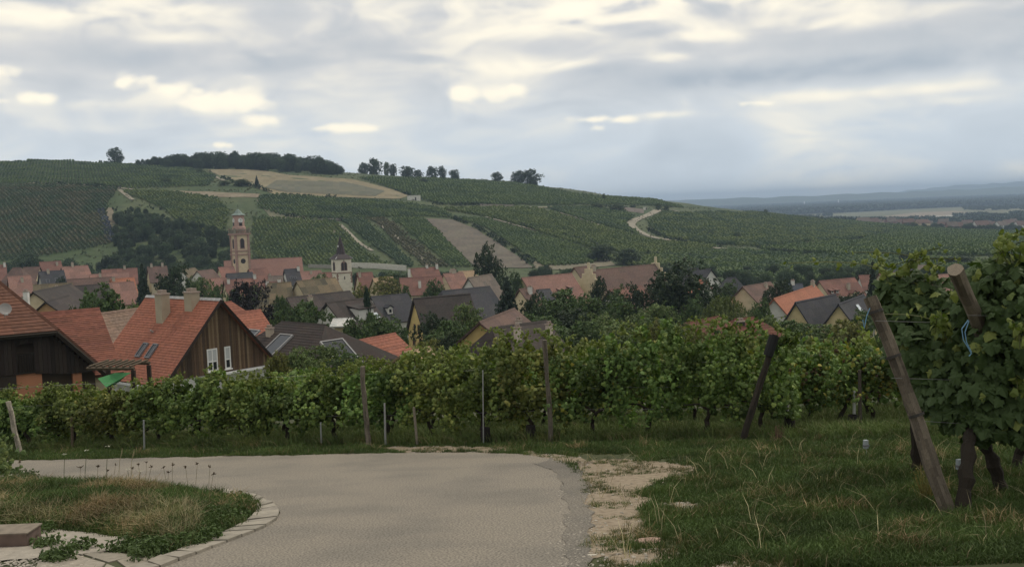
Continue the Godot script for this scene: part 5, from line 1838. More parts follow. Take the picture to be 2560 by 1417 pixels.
func wood_house() -> void:
	var o := house("house with bright orange red roof and weathered wood gable", 370, 740, 81.0, 545, 75.0, 4.6, 5.1, Color(0.33, 0.130, 0.085), Color(0.60, 0.60, 0.58),
		{"courses": 34, "jit": 0.05, "chim": [[0.43, 0.28, 1.75, 0.44], [0.71, 0.10, 0.95, 0.46]], "chimc": Color(0.42, 0.36, 0.27), "sky": [[0.45, 0.71, 0.62, 1.25], [0.59, 0.71, 0.62, 1.25]], "fw": [], "ridge": Color(0.42, 0.42, 0.42), "name": "wood_gabled_house"})
	var m: Array = o.get_meta("dims")
	var L: float = m[0]
	var W: float = m[1]
	var R: float = m[2]
	var E: float = m[3]
	var gx := L / 2 - 0.15
	var pit := (R - E) / W
	# weathered upright boards, each its own
	var z := -W + 0.05
	var tones := [Color(0.125, 0.082, 0.055), Color(0.165, 0.108, 0.070), Color(0.215, 0.145, 0.090), Color(0.105, 0.075, 0.055), Color(0.29, 0.21, 0.135)]
	while z < W - 0.05:
		var bw := rng.randf_range(0.15, 0.20)
		var zm := z + bw / 2
		var top := R - absf(zm) * pit - 0.24
		var bot := E - 0.25
		var c: Color = tones[rng.randi() % 4] * rng.randf_range(0.75, 1.15)
		if rng.randf() < 0.14:
			c = tones[4]
		if top - bot > 0.1:
			var pl := MB.new()
			pl.col = c
			pl.prism([Vector2(z, bot), Vector2(z, R - absf(z) * pit - 0.24), Vector2(z + bw - 0.012, R - absf(z + bw) * pit - 0.24), Vector2(z + bw - 0.012, bot)], 0.0, 0.045 + rng.randf() * 0.012, Transform3D(Basis(Vector3(0, 0, 1), Vector3(0, 1, 0), Vector3(1, 0, 0)), Vector3(gx + 0.003, 0, 0)))
			for k in range(0, pl.v.size(), 3):
				var s := pl.v[k + 1]
				pl.v[k + 1] = pl.v[k + 2]
				pl.v[k + 2] = s
				for i in 3:
					pl.n[k + i] = -pl.n[k + i]
			part(o, "plank", pl.mesh(), M.plank)
		z += bw
	# two white framed windows with roller blinds half down
	for q in [[0.80, 0.86, 1.62, 0.62], [-0.50, 0.50, 1.62, 0.55]]:
		var tf := Transform3D(TO_RIGHT, Vector3(gx + 0.062, E + 0.78, q[0]))
		var ms := window_meshes(q[1], q[2], Color(0.74, 0.73, 0.71))
		var f := part(o, "window", ms[0], M.paint, tf)
		part(f, "pane", ms[1], M.glass)
		var bl := MB.new()
		bl.col = Color(0.46, 0.47, 0.47)
		bl.bx(-q[1] / 2 + 0.09, q[2] / 2 - 0.09 - q[2] * 0.5, 0.026, q[1] / 2 - 0.09, q[2] / 2 - 0.09, 0.05)
		part(f, "roller_blind", bl.mesh(), M.paint)
		var bar := MB.new()
		bar.col = Color(0.74, 0.73, 0.71)
		bar.bx(-q[1] / 2 + 0.09, -0.16, 0.03, q[1] / 2 - 0.09, -0.08, 0.075)
		part(f, "transom", bar.mesh(), M.paint)
	# white ledge under the boards and verge boards
	box_part(o, "ledge", gx, E - 0.40, -W + 0.4, gx + 0.5, E - 0.27, W * 0.1, Color(0.66, 0.66, 0.65), M.paint)
	for s in [-1.0, 1.0]:
		var vb := MB.new()
		vb.col = Color(0.045, 0.035, 0.03)
		vb.tube([Vector3(L / 2 + 0.28, R - 0.10, 0), Vector3(L / 2 + 0.28, E - 0.45 * pit - 0.10, s * (W + 0.45))], [0.13, 0.13], 4)
		part(o, "verge_board", vb.mesh(), M.plank)
	box_part(o, "gutter", -L / 2 - 0.3, E - 0.45 * pit - 0.24, W + 0.42, L / 2 + 0.3, E - 0.45 * pit - 0.10, W + 0.56, Color(0.55, 0.55, 0.55), M.paint)
	var vt := MB.new()
	vt.col = Color(0.35, 0.30, 0.28)
	vt.tube([Vector3(0, -0.05, 0), Vector3(0, 0.22, 0)], [0.09, 0.07], 8)
	part(o, "roof_vent", vt.mesh(), M.paint, slope_tf(o, 0.42, 0.47))

func panel_house() -> void:
	var o := house("near house with dark hipped roof and glazed solar collectors", 702, 804, 92.0, 811, 87.7, 6.0, 4.0, Color(0.050, 0.040, 0.036), Color(0.10, 0.055, 0.045), {"hl": 4.5, "hr": 5.5, "courses": 24, "chim": [[0.06, 0.25, 0.55, 0.3]], "fw": [], "jit": 0.10, "name": "hipped_house"})
	var m: Array = o.get_meta("dims")
	var pan := func(tf: Transform3D, w: float, l: float) -> void:
		var fr := MB.new()
		fr.col = Color(0.27, 0.27, 0.27)
		for e in [[-w / 2, -l / 2, -w / 2 + 0.13, l / 2], [w / 2 - 0.13, -l / 2, w / 2, l / 2], [-w / 2 + 0.13, -l / 2, w / 2 - 0.13, -l / 2 + 0.1], [-w / 2 + 0.13, l / 2 - 0.12, w / 2 - 0.13, l / 2]]:
			fr.bx(e[0], 0.0, e[1], e[2], 0.16, e[3])
		var f := part(o, "solar_collector", fr.mesh(), M.paint, tf)
		var gl := MB.new()
		gl.bx(-w / 2 + 0.13, 0.02, -l / 2 + 0.1, w / 2 - 0.13, 0.10, l / 2 - 0.12)
		part(f, "pane", gl.mesh(), M.glass)
	pan.call(slope_tf(o, -0.35, 0.52), 1.7, 4.6)
	pan.call(slope_tf(o, 0.45, 0.55), 1.9, 4.6)
	var drop: float = m[2] - m[3]
	var dn := Vector3(5.9, -drop - 0.3, 0).normalized()
	var nr := Vector3(drop + 0.3, 5.9, 0).normalized()
	pan.call(Transform3D(Basis(nr.cross(dn), nr, dn), Vector3(m[0] / 2 + 3.3, m[2] - drop * 0.56, 0.9) + nr * 0.05), 2.4, 3.6)

func pergola() -> void:
	var a := at(216, 921, 51.0)
	var b := at(334, 921, 50.0)
	var gy := ground(b.x, 50.0)
	var o := thing("pergola", "weathered wood pergola between the timber house and the wood clad house", "pergola")
	for k in 2:
		var mb := MB.new()
		mb.col = Color(0.13, 0.105, 0.075)
		var off := Vector3(0.2 * k, 0.02 * k, -1.6 * k)
		mb.tube([a + off, b + off], [0.09, 0.09], 4)
		part(o, "beam", mb.mesh(), M.plank)
	for k in 7:
		var mb := MB.new()
		mb.col = Color(0.15, 0.12, 0.085)
		var p := a.lerp(b, (k + 0.5) / 7.0) + Vector3(0, 0.12, 0.15)
		mb.tube([p, p + Vector3(0.2, 0.02, -2.0)], [0.05, 0.05], 4)
		part(o, "rafter", mb.mesh(), M.plank)
	for p in [b + Vector3(-0.05, 0, 0), a.lerp(b, 0.45), b + Vector3(0.15, 0, -1.6)]:
		var mb := MB.new()
		mb.col = Color(0.055, 0.042, 0.032)
		mb.bx(-0.09, gy - p.y - 0.2, -0.09, 0.09, -0.09, 0.09)
		part(o, "post", mb.mesh(), M.plank, Transform3D(Basis(), p))
	# green shade sail slung below it
	var c := [at(243, 946, 49.6), at(286, 932, 50.6), at(327, 931, 49.6), at(264, 968, 48.8)]
	var mb := MB.new()
	mb.col = Color(0.065, 0.22, 0.085)
	var n := 8
	for side in 2:
		for i in n:
			for j in n:
				var q := []
				for e in [[0, 0], [1, 0], [1, 1], [0, 1]]:
					var u = (i + e[0]) / float(n)
					var v = (j + e[1]) / float(n)
					q.append(bil(c[0], c[1], c[2], c[3], u, v) + Vector3(0, -0.35 * sin(PI * u) * sin(PI * v) - 0.012 * side, 0))
				if side == 0:
					mb.quad(q[0], q[1], q[2], q[3])
				else:
					mb.quad(q[3], q[2], q[1], q[0])
	single("shade_sail", mb.mesh(), M.cloth, "bright green shade sail slung under the wood pergola", "shade sail")



# ---------- trees ----------
var tree_protos := {}

func limbs(mb: MB, r: RandomNumberGenerator, h: float, rad: float, spread: float, from: float) -> void:
	mb.col = Color(0.085, 0.068, 0.05)
	mb.tube([Vector3(0, -0.6, 0), Vector3(r.randf_range(-0.1, 0.1), h * 0.3, 0), Vector3(r.randf_range(-0.2, 0.2), h * 0.55, r.randf_range(-0.2, 0.2)), Vector3(0, h * 0.85, 0)], [rad * 1.25, rad, rad * 0.7, rad * 0.2], 7)
	for k in 7:
		var a := r.randf() * TAU
		var y := lerpf(from, 0.75, k / 7.0) * h
		var e := Vector3(cos(a), 0, sin(a)) * spread * r.randf_range(0.5, 0.8)
		mb.tube([Vector3(0, y, 0), Vector3(e.x * 0.5, y + h * 0.06, e.z * 0.5), Vector3(e.x, y + h * 0.16, e.z)], [rad * 0.42, rad * 0.28, rad * 0.1], 5)

# unit crowns: about 1 wide (radius 0.5) and 1 tall, scaled when placed
func make_tree(kind: String, seed_: int) -> Array:
	var r := RandomNumberGenerator.new()
	r.seed = seed_
	var crown := MB.new()
	var trunk := MB.new()
	var base := Color(0.05, 0.078, 0.026)
	match kind:
		"broad", "light", "dark", "purple", "bush", "yellow", "hill":
			var tint: Color = {"broad": Color(0.068, 0.104, 0.038), "light": Color(0.105, 0.142, 0.052), "dark": Color(0.036, 0.054, 0.027), "purple": Color(0.026, 0.024, 0.024), "bush": Color(0.058, 0.084, 0.030), "yellow": Color(0.125, 0.128, 0.035), "hill": Color(0.052, 0.076, 0.040)}[kind]
			limbs(trunk, r, 10.0, 0.26, 3.4, 0.22)
			var lo := -0.04 if kind == "bush" else (-0.08 if kind == "hill" else 0.0)
			var lumps := []
			for k in (26 if kind == "hill" else 19):
				var a := r.randf() * TAU
				var y := lerpf(lo + 0.14, 0.84, pow((k + 0.5) / (26.0 if kind == "hill" else 19.0), 0.9))
				var env := sqrt(maxf(0.0, 1.0 - pow((y - 0.48) / 0.52, 2.0)))
				var q := env * r.randf_range(0.28, 0.72)
				lumps.append([Vector3(cos(a) * q * 5.2, y * 10.0, sin(a) * q * 5.2), r.randf_range(1.4, 2.3)])
			lumps.append([Vector3(r.randf_range(-0.6, 0.6), 8.6, r.randf_range(-0.6, 0.6)), 1.4])
			for l in lumps:
				var lt := r.randf_range(0.8, 1.25)
				for j in 26:
					var dirv := Vector3(r.randfn(), r.randfn() * 0.85 + 0.2, r.randfn()).normalized()
					var cc: Vector3 = l[0] + dirv * l[1] * r.randf_range(0.72, 1.04)
					var ct := lt * r.randf_range(0.75, 1.3)
					for i in 9:
						var t := ct * r.randf_range(0.75, 1.25)
						crown.col = Color(tint.r * t * r.randf_range(0.9, 1.12), tint.g * t, tint.b * t)
						card(crown, r, cc + Vector3(r.randfn(), r.randfn() * 0.7, r.randfn()) * 0.24, r.randf_range(0.17, 0.32), dirv * 0.7 + Vector3(0, 0.4, 0))
		"spruce", "cedar", "thuja":
			var tint2: Color = {"spruce": Color(0.032, 0.046, 0.028), "cedar": Color(0.036, 0.052, 0.036), "thuja": Color(0.028, 0.050, 0.026)}[kind]
			trunk.col = Color(0.06, 0.048, 0.038)
			trunk.tube([Vector3(0, -0.6, 0), Vector3(0, 5, 0), Vector3(0, 9.7, 0)], [0.26, 0.17, 0.03], 7)
			var tiers := 26 if kind != "cedar" else 18
			for k in tiers:
				var f := (k + 0.3) / tiers
				var y := lerpf(0.7, 9.7, f)
				var reach := lerpf(4.8, 0.35, pow(f, 0.85 if kind == "spruce" else 1.25))
				if kind == "thuja":
					reach = 4.4 * pow(1.0 - f, 0.55) + 0.2
				var arms := maxi(4, int(11.0 * (1.0 - f) + 4))
				for a in arms:
					var an := TAU * (a + r.randf() * 0.8) / arms + k * 1.3
					var rr := reach * r.randf_range(0.72, 1.05)
					var n := maxi(4, int(rr * 5.5))
					for i in n:
						var q := (i + 0.6) / n
						var sag := -0.5 * q * q * rr * (0.28 if kind == "spruce" else 0.05)
						if kind == "thuja":
							sag = rr * q * 0.5
						for j in 3:
							var t := r.randf_range(0.7, 1.35)
							crown.col = tint2 * t
							card(crown, r, Vector3(cos(an) * rr * q, y + sag, sin(an) * rr * q) + Vector3(r.randfn(), r.randfn() * 0.6, r.randfn()) * 0.16, r.randf_range(0.20, 0.38), Vector3(cos(an) * 0.3, 0.9, sin(an) * 0.3))
		"willow":
			limbs(trunk, r, 8.0, 0.3, 3.2, 0.35)
			for k in 220:
				var a := r.randf() * TAU
				var q := sqrt(r.randf()) * 4.4
				var top := 9.6 - q * q * 0.16 + r.randf_range(-0.6, 0.4)
				var x := cos(a) * q
				var z := sin(a) * q
				var len_ := r.randf_range(2.0, 5.5) * (0.5 + q / 6.0)
				var t0 := r.randf_range(0.75, 1.25)
				var y := top
				while y > maxf(top - len_, 0.8):
					var t := t0 * r.randf_range(0.8, 1.2)
					crown.col = Color(0.100 * t, 0.122 * t, 0.040 * t)
					card(crown, r, Vector3(x + r.randfn() * 0.1, y, z + r.randfn() * 0.1), r.randf_range(0.16, 0.26), Vector3(cos(a), 0.1, sin(a)))
					y -= 0.2
	return [trunk.mesh(), crown.mesh()]

func plant_tree(kind: String, px: float, top: float, wpx: float, d: float, label: String, group := "", called := "") -> void:
	var p := at(px, top, d)
	var gy := ground(p.x, d)
	var h := p.y - gy
	if h < 1.5 or h > 30.0:
		h = clampf(h, 1.5, 30.0)
	if d > 900.0:
		gy -= h * 0.14
		h *= 1.14
	var key := kind + str(rng.randi() % (3 if kind in ["broad", "light", "hill", "bush"] else 2))
	if not tree_protos.has(key):
		tree_protos[key] = make_tree(kind, 500 + tree_protos.size() * 7)
	var names := {"broad": "broadleaf_tree", "light": "broadleaf_tree", "dark": "broadleaf_tree", "purple": "copper_beech", "bush": "bush", "yellow": "broadleaf_tree", "hill": "broadleaf_tree", "spruce": "spruce_tree", "cedar": "conifer_tree", "thuja": "thuja_tree", "willow": "willow_tree"}
	var w := wpx * d / F * (1.18 if d < 500.0 else 0.92)
	var o := thing(called if called else names[kind], label, "bush" if kind == "bush" else "tree", group, Transform3D(Basis(Vector3.UP, rng.randf() * TAU).scaled(Vector3(w / 9.6, h / 10.0, w / 9.6)), Vector3(p.x, gy, p.z)))
	part(o, "trunk", tree_protos[key][0], M.bark)
	part(o, "crown", tree_protos[key][1], M.needle if kind in ["spruce", "cedar", "thuja"] else M.leaf)

func build_trees() -> void:
	var g := "garden trees among the houses"
	# named trees
	plant_tree("spruce", 353, 656, 74, 210, "tall dark spruce standing before the old village roofs")
	plant_tree("dark", 430, 664, 92, 214, "dark round tree next to the tall dark spruce")
	plant_tree("broad", 258, 722, 150, 118, "spreading green tree behind the tiled wing with pale fruit")
	plant_tree("purple", 616, 704, 112, 140, "blackish copper beech behind the wood clad house")
	plant_tree("thuja", 915, 716, 30, 150, "narrow dark thuja beside the white dormer")
	plant_tree("dark", 1213, 613, 70, 250, "tall dark tree towering over the village edge below the bare brown plot")
	plant_tree("cedar", 1265, 684, 96, 150, "layered dark conifer in front of the long salmon roofed barn")
	plant_tree("dark", 1331, 734, 70, 152, "dark low tree at the foot of the layered conifer")
	plant_tree("dark", 1695, 656, 165, 162, "great dark tree hiding the end of the stepped gable house")
	plant_tree("dark", 1650, 700, 90, 160, "dark tree leaning against the great dark tree", g)
	plant_tree("willow", 1812, 733, 118, 132, "pale green weeping willow")
	plant_tree("spruce", 2183, 648, 56, 185, "slender ragged spruce behind the leaning vine post")
	plant_tree("dark", 1500, 690, 56, 196, "dark conifer in front of the stepped gable house")
	plant_tree("yellow", 960, 692, 80, 262, "yellowish tree in front of the tan cottage")
	plant_tree("yellow", 905, 712, 70, 205, "small yellowish tree at the end of the great mossy roof")
	plant_tree("light", 1162, 760, 92, 128, "rounded light green bush tree beside the long dark roof")
	plant_tree("broad", 1080, 700, 62, 232, "dark green tree behind the yellow gabled house")
	plant_tree("broad", 1012, 712, 36, 225, "small green tree behind the grey roof with a tiny dormer")
	plant_tree("light", 802, 684, 46, 300, "pale tree growing before the red tiled house near the bell tower")
	plant_tree("light", 2335, 640, 60, 420, "dusty green tree behind the tall tan roofed house")
	plant_tree("dark", 2268, 633, 34, 430, "dark pine at the vineyard edge behind the farm")
	plant_tree("dark", 2405, 640, 70, 400, "dark tree group at the vineyard edge beside the near vine leaves")
	# leafy gardens: kind, x, top, width, depth
	var gard := [["broad", 770, 752, 110, 128], ["broad", 700, 740, 60, 150], ["broad", 740, 765, 90, 120], ["dark", 690, 745, 45, 165], ["light", 500, 690, 70, 250], ["broad", 545, 712, 60, 205],
		["broad", 968, 792, 90, 118], ["broad", 950, 800, 110, 112], ["dark", 1085, 782, 90, 122], ["broad", 1110, 800, 120, 108], ["broad", 1075, 836, 100, 100], ["dark", 1118, 836, 70, 98], ["broad", 985, 838, 80, 96],
		["broad", 1420, 722, 130, 150], ["broad", 1380, 750, 140, 140], ["broad", 1480, 742, 130, 138], ["dark", 1440, 770, 130, 126], ["broad", 1360, 790, 130, 116], ["light", 1510, 782, 120, 112], ["broad", 1560, 752, 120, 130], ["light", 1600, 780, 110, 118], ["broad", 1450, 800, 140, 104], ["light", 1540, 812, 130, 96], ["broad", 1400, 815, 110, 98], ["light", 1640, 760, 110, 125], ["yellow", 1660, 800, 90, 100],
		["dark", 1590, 710, 60, 190], ["broad", 1540, 720, 60, 190], ["broad", 1320, 785, 90, 122], ["dark", 1330, 765, 80, 135],
		["broad", 1905, 752, 70, 135], ["dark", 1950, 700, 80, 200], ["broad", 1895, 775, 70, 118], ["light", 1925, 792, 80, 112], ["broad", 2010, 806, 130, 104], ["light", 2070, 808, 120, 98], ["yellow", 2110, 800, 110, 92], ["broad", 1970, 800, 120, 95], ["broad", 2150, 775, 100, 110], ["dark", 2140, 730, 90, 165], ["broad", 1750, 800, 70, 112], ["broad", 1860, 806, 80, 100],
		["broad", 2035, 712, 40, 236], ["broad", 1820, 705, 60, 240], ["dark", 1755, 728, 50, 190], ["broad", 1790, 720, 44, 215], ["broad", 2230, 700, 80, 230], ["broad", 2290, 690, 70, 240], ["dark", 2360, 670, 60, 300], ["broad", 2200, 740, 90, 160],
		["broad", 880, 795, 90, 110], ["broad", 930, 780, 60, 125], ["yellow", 1075, 850, 80, 84], ["broad", 640, 790, 70, 118], ["broad", 700, 775, 60, 120], ["light", 1690, 812, 90, 72], ["yellow", 1745, 820, 70, 70], ["broad", 1790, 824, 60, 70], ["broad", 1850, 832, 80, 68], ["light", 1915, 828, 80, 68], ["light", 800, 860, 120, 66], ["light", 750, 868, 90, 62], ["broad", 870, 880, 110, 62], ["yellow", 690, 880, 70, 60], ["broad", 220, 735, 60, 126], ["light", 330, 760, 60, 110],
		["broad", 320, 700, 30, 270], ["light", 640, 712, 40, 268], ["broad", 1290, 680, 40, 260], ["broad", 990, 680, 60, 352], ["dark", 1245, 690, 40, 240], ["light", 70, 735, 40, 190], ["broad", 590, 720, 50, 240], ["broad", 1700, 720, 90, 170], ["broad", 1730, 745, 70, 150], ["dark", 150, 690, 30, 310], ["broad", 478, 705, 40, 260]]
	var words := {"broad": "leafy green", "light": "light green", "dark": "dark green", "yellow": "yellowing"}
	var marks := [[1090, 770, "the yellow gabled house"], [870, 780, "the house with the white dormer"], [770, 850, "the house with solar collectors"], [1280, 830, "the house with three pale chimneys"], [1370, 710, "the salmon roofed barn"], [1560, 700, "the stepped gable house"], [1812, 770, "the weeping willow"], [2000, 765, "the vivid orange roof"], [2090, 718, "the inn"], [1760, 815, "the striped red pantile roof"], [610, 790, "the plain red roof"], [616, 740, "the copper beech"], [855, 690, "the bell tower"], [600, 680, "the church tower"], [260, 760, "the tiled wing"], [2183, 700, "the slender spruce"], [1690, 730, "the great dark tree"], [120, 690, "the tallest old roof"], [940, 865, "the orange pantile garage"], [1190, 715, "the white pointed gable"], [1265, 750, "the layered conifer"], [353, 710, "the tall dark spruce"], [1460, 760, "the leafy gardens below the salmon roofed barn"], [1570, 800, "the leafy gardens below the stepped gable house"], [2250, 690, "the farm at the village edge"], [2060, 800, "the yellow gable ends"], [1890, 725, "the brown tiled house"], [1050, 815, "the foot of the yellow gable"], [1400, 800, "the tallest roadside vines"]]
	for t in gard:
		var best := 1e9
		var where := ""
		for m in marks:
			var q := Vector2(t[1] - m[0], (t[2] + 25 - m[1]) * 1.5).length()
			if q < best:
				best = q
				where = m[2]
		plant_tree(t[0], t[1], t[2], t[3], t[4], "%s garden tree near %s" % [words[t[0]], where], g)
	# skyline and slope
	var s := "lone trees on the hill"
	for t in [["hill", 287, 373, 46, 938, "lone round tree on the skyline beside the hilltop wood"], ["hill", 933, 399, 46, 948, "tall spreading tree on the skyline at the end of the wood"], ["hill", 906, 410, 30, 945, "tree at the foot of the tall skyline tree"], ["light", 966, 408, 22, 948, "thin pale tree beside the tall skyline tree"], ["hill", 982, 413, 24, 946, "narrow dark tree next to the thin pale one"],
		["hill", 1018, 419, 48, 946, "broad low skyline tree"], ["hill", 1045, 428, 30, 946, "small skyline tree next to the broad low one"], ["hill", 1080, 419, 34, 946, "left one of the pair of round skyline trees"], ["hill", 1104, 418, 24, 946, "right one of the pair of round skyline trees"], ["hill", 1135, 428, 34, 946, "gappy small skyline tree"], ["hill", 1243, 434, 34, 960, "umbrella shaped tree alone on the skyline"],
		["hill", 1294, 430, 40, 958, "skyline tree joined to the widest crown"], ["hill", 1325, 427, 66, 958, "widest tree crown on the falling skyline"], ["bush", 1055, 446, 34, 850, "round bush on the slope beneath the skyline trees"], ["bush", 410, 446, 40, 690, "dark bush above the copse slope"], ["spruce", 640, 438, 18, 700, "pointed dark conifer at the corner of the fallow field"],
		["bush", 560, 452, 36, 690, "dark bush below the fallow field"], ["bush", 602, 448, 60, 690, "wide dark bush beside the pointed conifer"], ["bush", 500, 420, 26, 800, "bush at the upper end of the fallow field"], ["bush", 1845, 580, 28, 640, "round dark bush among the vine rows beyond the hill road"], ["hill", 1778, 577, 24, 660, "dark tree among the vine rows beyond the hill road"], ["bush", 1745, 584, 26, 660, "low bush beside the dark tree among the vine rows"],
		["hill", 1570, 620, 62, 470, "round dark tree behind the stepped gable house"], ["hill", 1505, 610, 60, 490, "dark bushy tree above the small vine plot"], ["bush", 1645, 508, 22, 860, "bush by the white hut on the hill"], ["bush", 1665, 510, 26, 870, "second bush by the white hut on the hill"], ["bush", 1490, 508, 60, 800, "long dark thicket on the middle terrace"], ["bush", 1540, 510, 50, 800, "dark thicket next to the short white wall"],
		["hill", 65, 630, 50, 430, "dark tree behind the left village roofs"], ["hill", 1915, 527, 14, 1080, "tiny skyline bush near the end of the ridge"], ["bush", 1345, 556, 46, 640, "low scrub in the middle of the bright vine plot"], ["bush", 1510, 483, 10, 900, "tiny bush on the falling skyline"]]:
		plant_tree(t[0], t[1], t[2] - (4.0 if t[4] > 900 else 0.0), t[3], t[4], t[5], s)
	# the hilltop wood, the copse on the slope and hedges: masses nobody could count
	wood([[338, 862]], func(px: float) -> float: return lerpf(410.0, 440.0, clampf((px - 340.0) / 520.0, 0.0, 1.0)), func(px: float) -> float: return 396.0 - 19.0 * sin(clampf((px - 330.0) / 540.0, 0.0, 1.0) * PI) + maxf(0.0, px - 790.0) * 0.34, 880.0, 980.0, 300, "dark wood along the hilltop", 23.0)
	wood([[280, 575]], func(px: float) -> float: return 655.0, func(px: float) -> float: return 512.0 + 0.24 * absf(px - 330.0), 450.0, 600.0, 190, "dark copse on the slope behind the old village", 9.0)
	wood([[-60, 640]], func(px: float) -> float: return 668.0, func(px: float) -> float: return 640.0 - 14.0 * smoothstep(150.0, 330.0, px), 415.0, 465.0, 170, "belt of trees between the village and the copse", 9.0)
	wood([[20, 300]], func(px: float) -> float: return 412.0, func(px: float) -> float: return 400.0, 940.0, 960.0, 40, "low bushes along the skyline", 4.0)
	wood([[690, 1180]], func(px: float) -> float: return 684.0, func(px: float) -> float: return 668.0, 418.0, 440.0, 70, "hedge of trees below the vineyard wall", 5.0)
	wood([[1330, 2480]], func(px: float) -> float: return 690.0, func(px: float) -> float: return 660.0, 330.0, 430.0, 210, "tree belt behind the village on the valley floor", 6.5)
	wood([[2140, 2600]], func(px: float) -> float: return 570.0, func(px: float) -> float: return 555.0, 1120.0, 1600.0, 420, "trees between the houses of the next village", 9.0)

# trees set close together within a stretch; each stands on the ground at its own depth
func wood(spans: Array, _foot: Callable, top: Callable, d0: float, d1: float, n: int, label: String, most: float) -> void:
	if not tree_protos.has("hill0"):
		tree_protos["hill0"] = make_tree("hill", 990)
	var r := RandomNumberGenerator.new()
	r.seed = 17 + n
	var tfs := []
	var cols := PackedColorArray()
	for k in n:
		var px := r.randf_range(spans[0][0], spans[0][1])
		var d := lerpf(d0, d1, r.randf())
		var p := at(px, top.call(px), d)
		var gy := ground(p.x, d)
		var h := clampf((p.y - gy), 2.0, most) * (r.randf_range(0.5, 0.92) if r.randf() < 0.86 else r.randf_range(0.95, 1.14))
		var w := h * r.randf_range(0.6, 0.95)
		tfs.append(Transform3D(Basis(Vector3.UP, r.randf() * TAU).scaled(Vector3(w / 9.6, h / 10.0, w / 9.6)), Vector3(p.x, gy - h * 0.10, p.z)))
		var t := r.randf_range(0.7, 1.3)
		cols.append(Color(t, t * r.randf_range(0.95, 1.05), t))
	tag(many(self, "wood", tree_protos["hill0"][1], M.leaf, tfs, cols), label, "wood", "", "stuff")



# ---------- vines ----------
const LEAF_OUT := [[0.0, -0.12], [0.26, -0.26], [0.50, -0.04], [0.40, 0.12], [0.60, 0.36], [0.34, 0.40], [0.22, 0.62], [0.0, 0.86], [-0.22, 0.62], [-0.34, 0.40], [-0.60, 0.36], [-0.40, 0.12], [-0.50, -0.04], [-0.26, -0.26]]
const LEAF_FEW := [[0.0, -0.14], [0.46, -0.16], [0.52, 0.34], [0.0, 0.80], [-0.52, 0.34], [-0.46, -0.16]]

func leaf_at(mb: MB, pts: Array, p: Vector3, nrm: Vector3, tip: Vector3, s: float, curl: float) -> void:
	var x := tip.cross(nrm).normalized()
	var y := nrm.cross(x).normalized()
	var c := p + y * (0.12 * s) + nrm * (curl * s)
	var prev := Vector3.ZERO
	var first := Vector3.ZERO
	for k in pts.size():
		var q: Vector3 = p + x * (pts[k][0] * s) + y * (pts[k][1] * s) - nrm * (absf(pts[k][0]) * curl * s * 0.6 + maxf(pts[k][1], 0.0) * curl * s * 0.7)
		if k == 0:
			first = q
		else:
			mb.tri(c, q, prev)
		prev = q
	mb.tri(c, first, prev)

func vine_trunk(r: RandomNumberGenerator, h: float, lean: Vector3, rad: float) -> ArrayMesh:
	var mb := MB.new()
	mb.col = Color(0.052, 0.043, 0.035) * r.randf_range(0.8, 1.2)
	var path := []
	var radii := []
	for k in 7:
		var f := k / 6.0
		path.append(Vector3(lean.x * f + r.randf_range(-0.035, 0.035), f * h - 0.06, lean.z * f + r.randf_range(-0.035, 0.035)))
		radii.append(rad * lerpf(1.25, 0.72, f) * r.randf_range(0.85, 1.2))
	mb.tube(path, radii, 8)
	# two arms tied along the wire
	for s in [-1.0, 1.0]:
		var e: Vector3 = path[6]
		mb.tube([e, e + Vector3(s * 0.2, 0.12, 0), e + Vector3(s * 0.5, 0.13 + r.randf_range(-0.05, 0.05), 0)], [rad * 0.6, rad * 0.45, rad * 0.22], 6)
	return mb.mesh()

func vine_color(r: RandomNumberGenerator, mood: float) -> Color:
	var t := r.randf()
	var c := Color(0.080, 0.120, 0.032).lerp(Color(0.140, 0.190, 0.050), t)
	if r.randf() < 0.16:
		c = Color(0.155, 0.20, 0.050).lerp(Color(0.215, 0.245, 0.068), r.randf())
	if r.randf() < mood * 0.34:
		c = Color(0.20, 0.19, 0.042).lerp(Color(0.36, 0.29, 0.055), r.randf())
	elif r.randf() < mood * 0.20:
		c = Color(0.085, 0.045, 0.030).lerp(Color(0.12, 0.075, 0.04), r.randf())
	return c

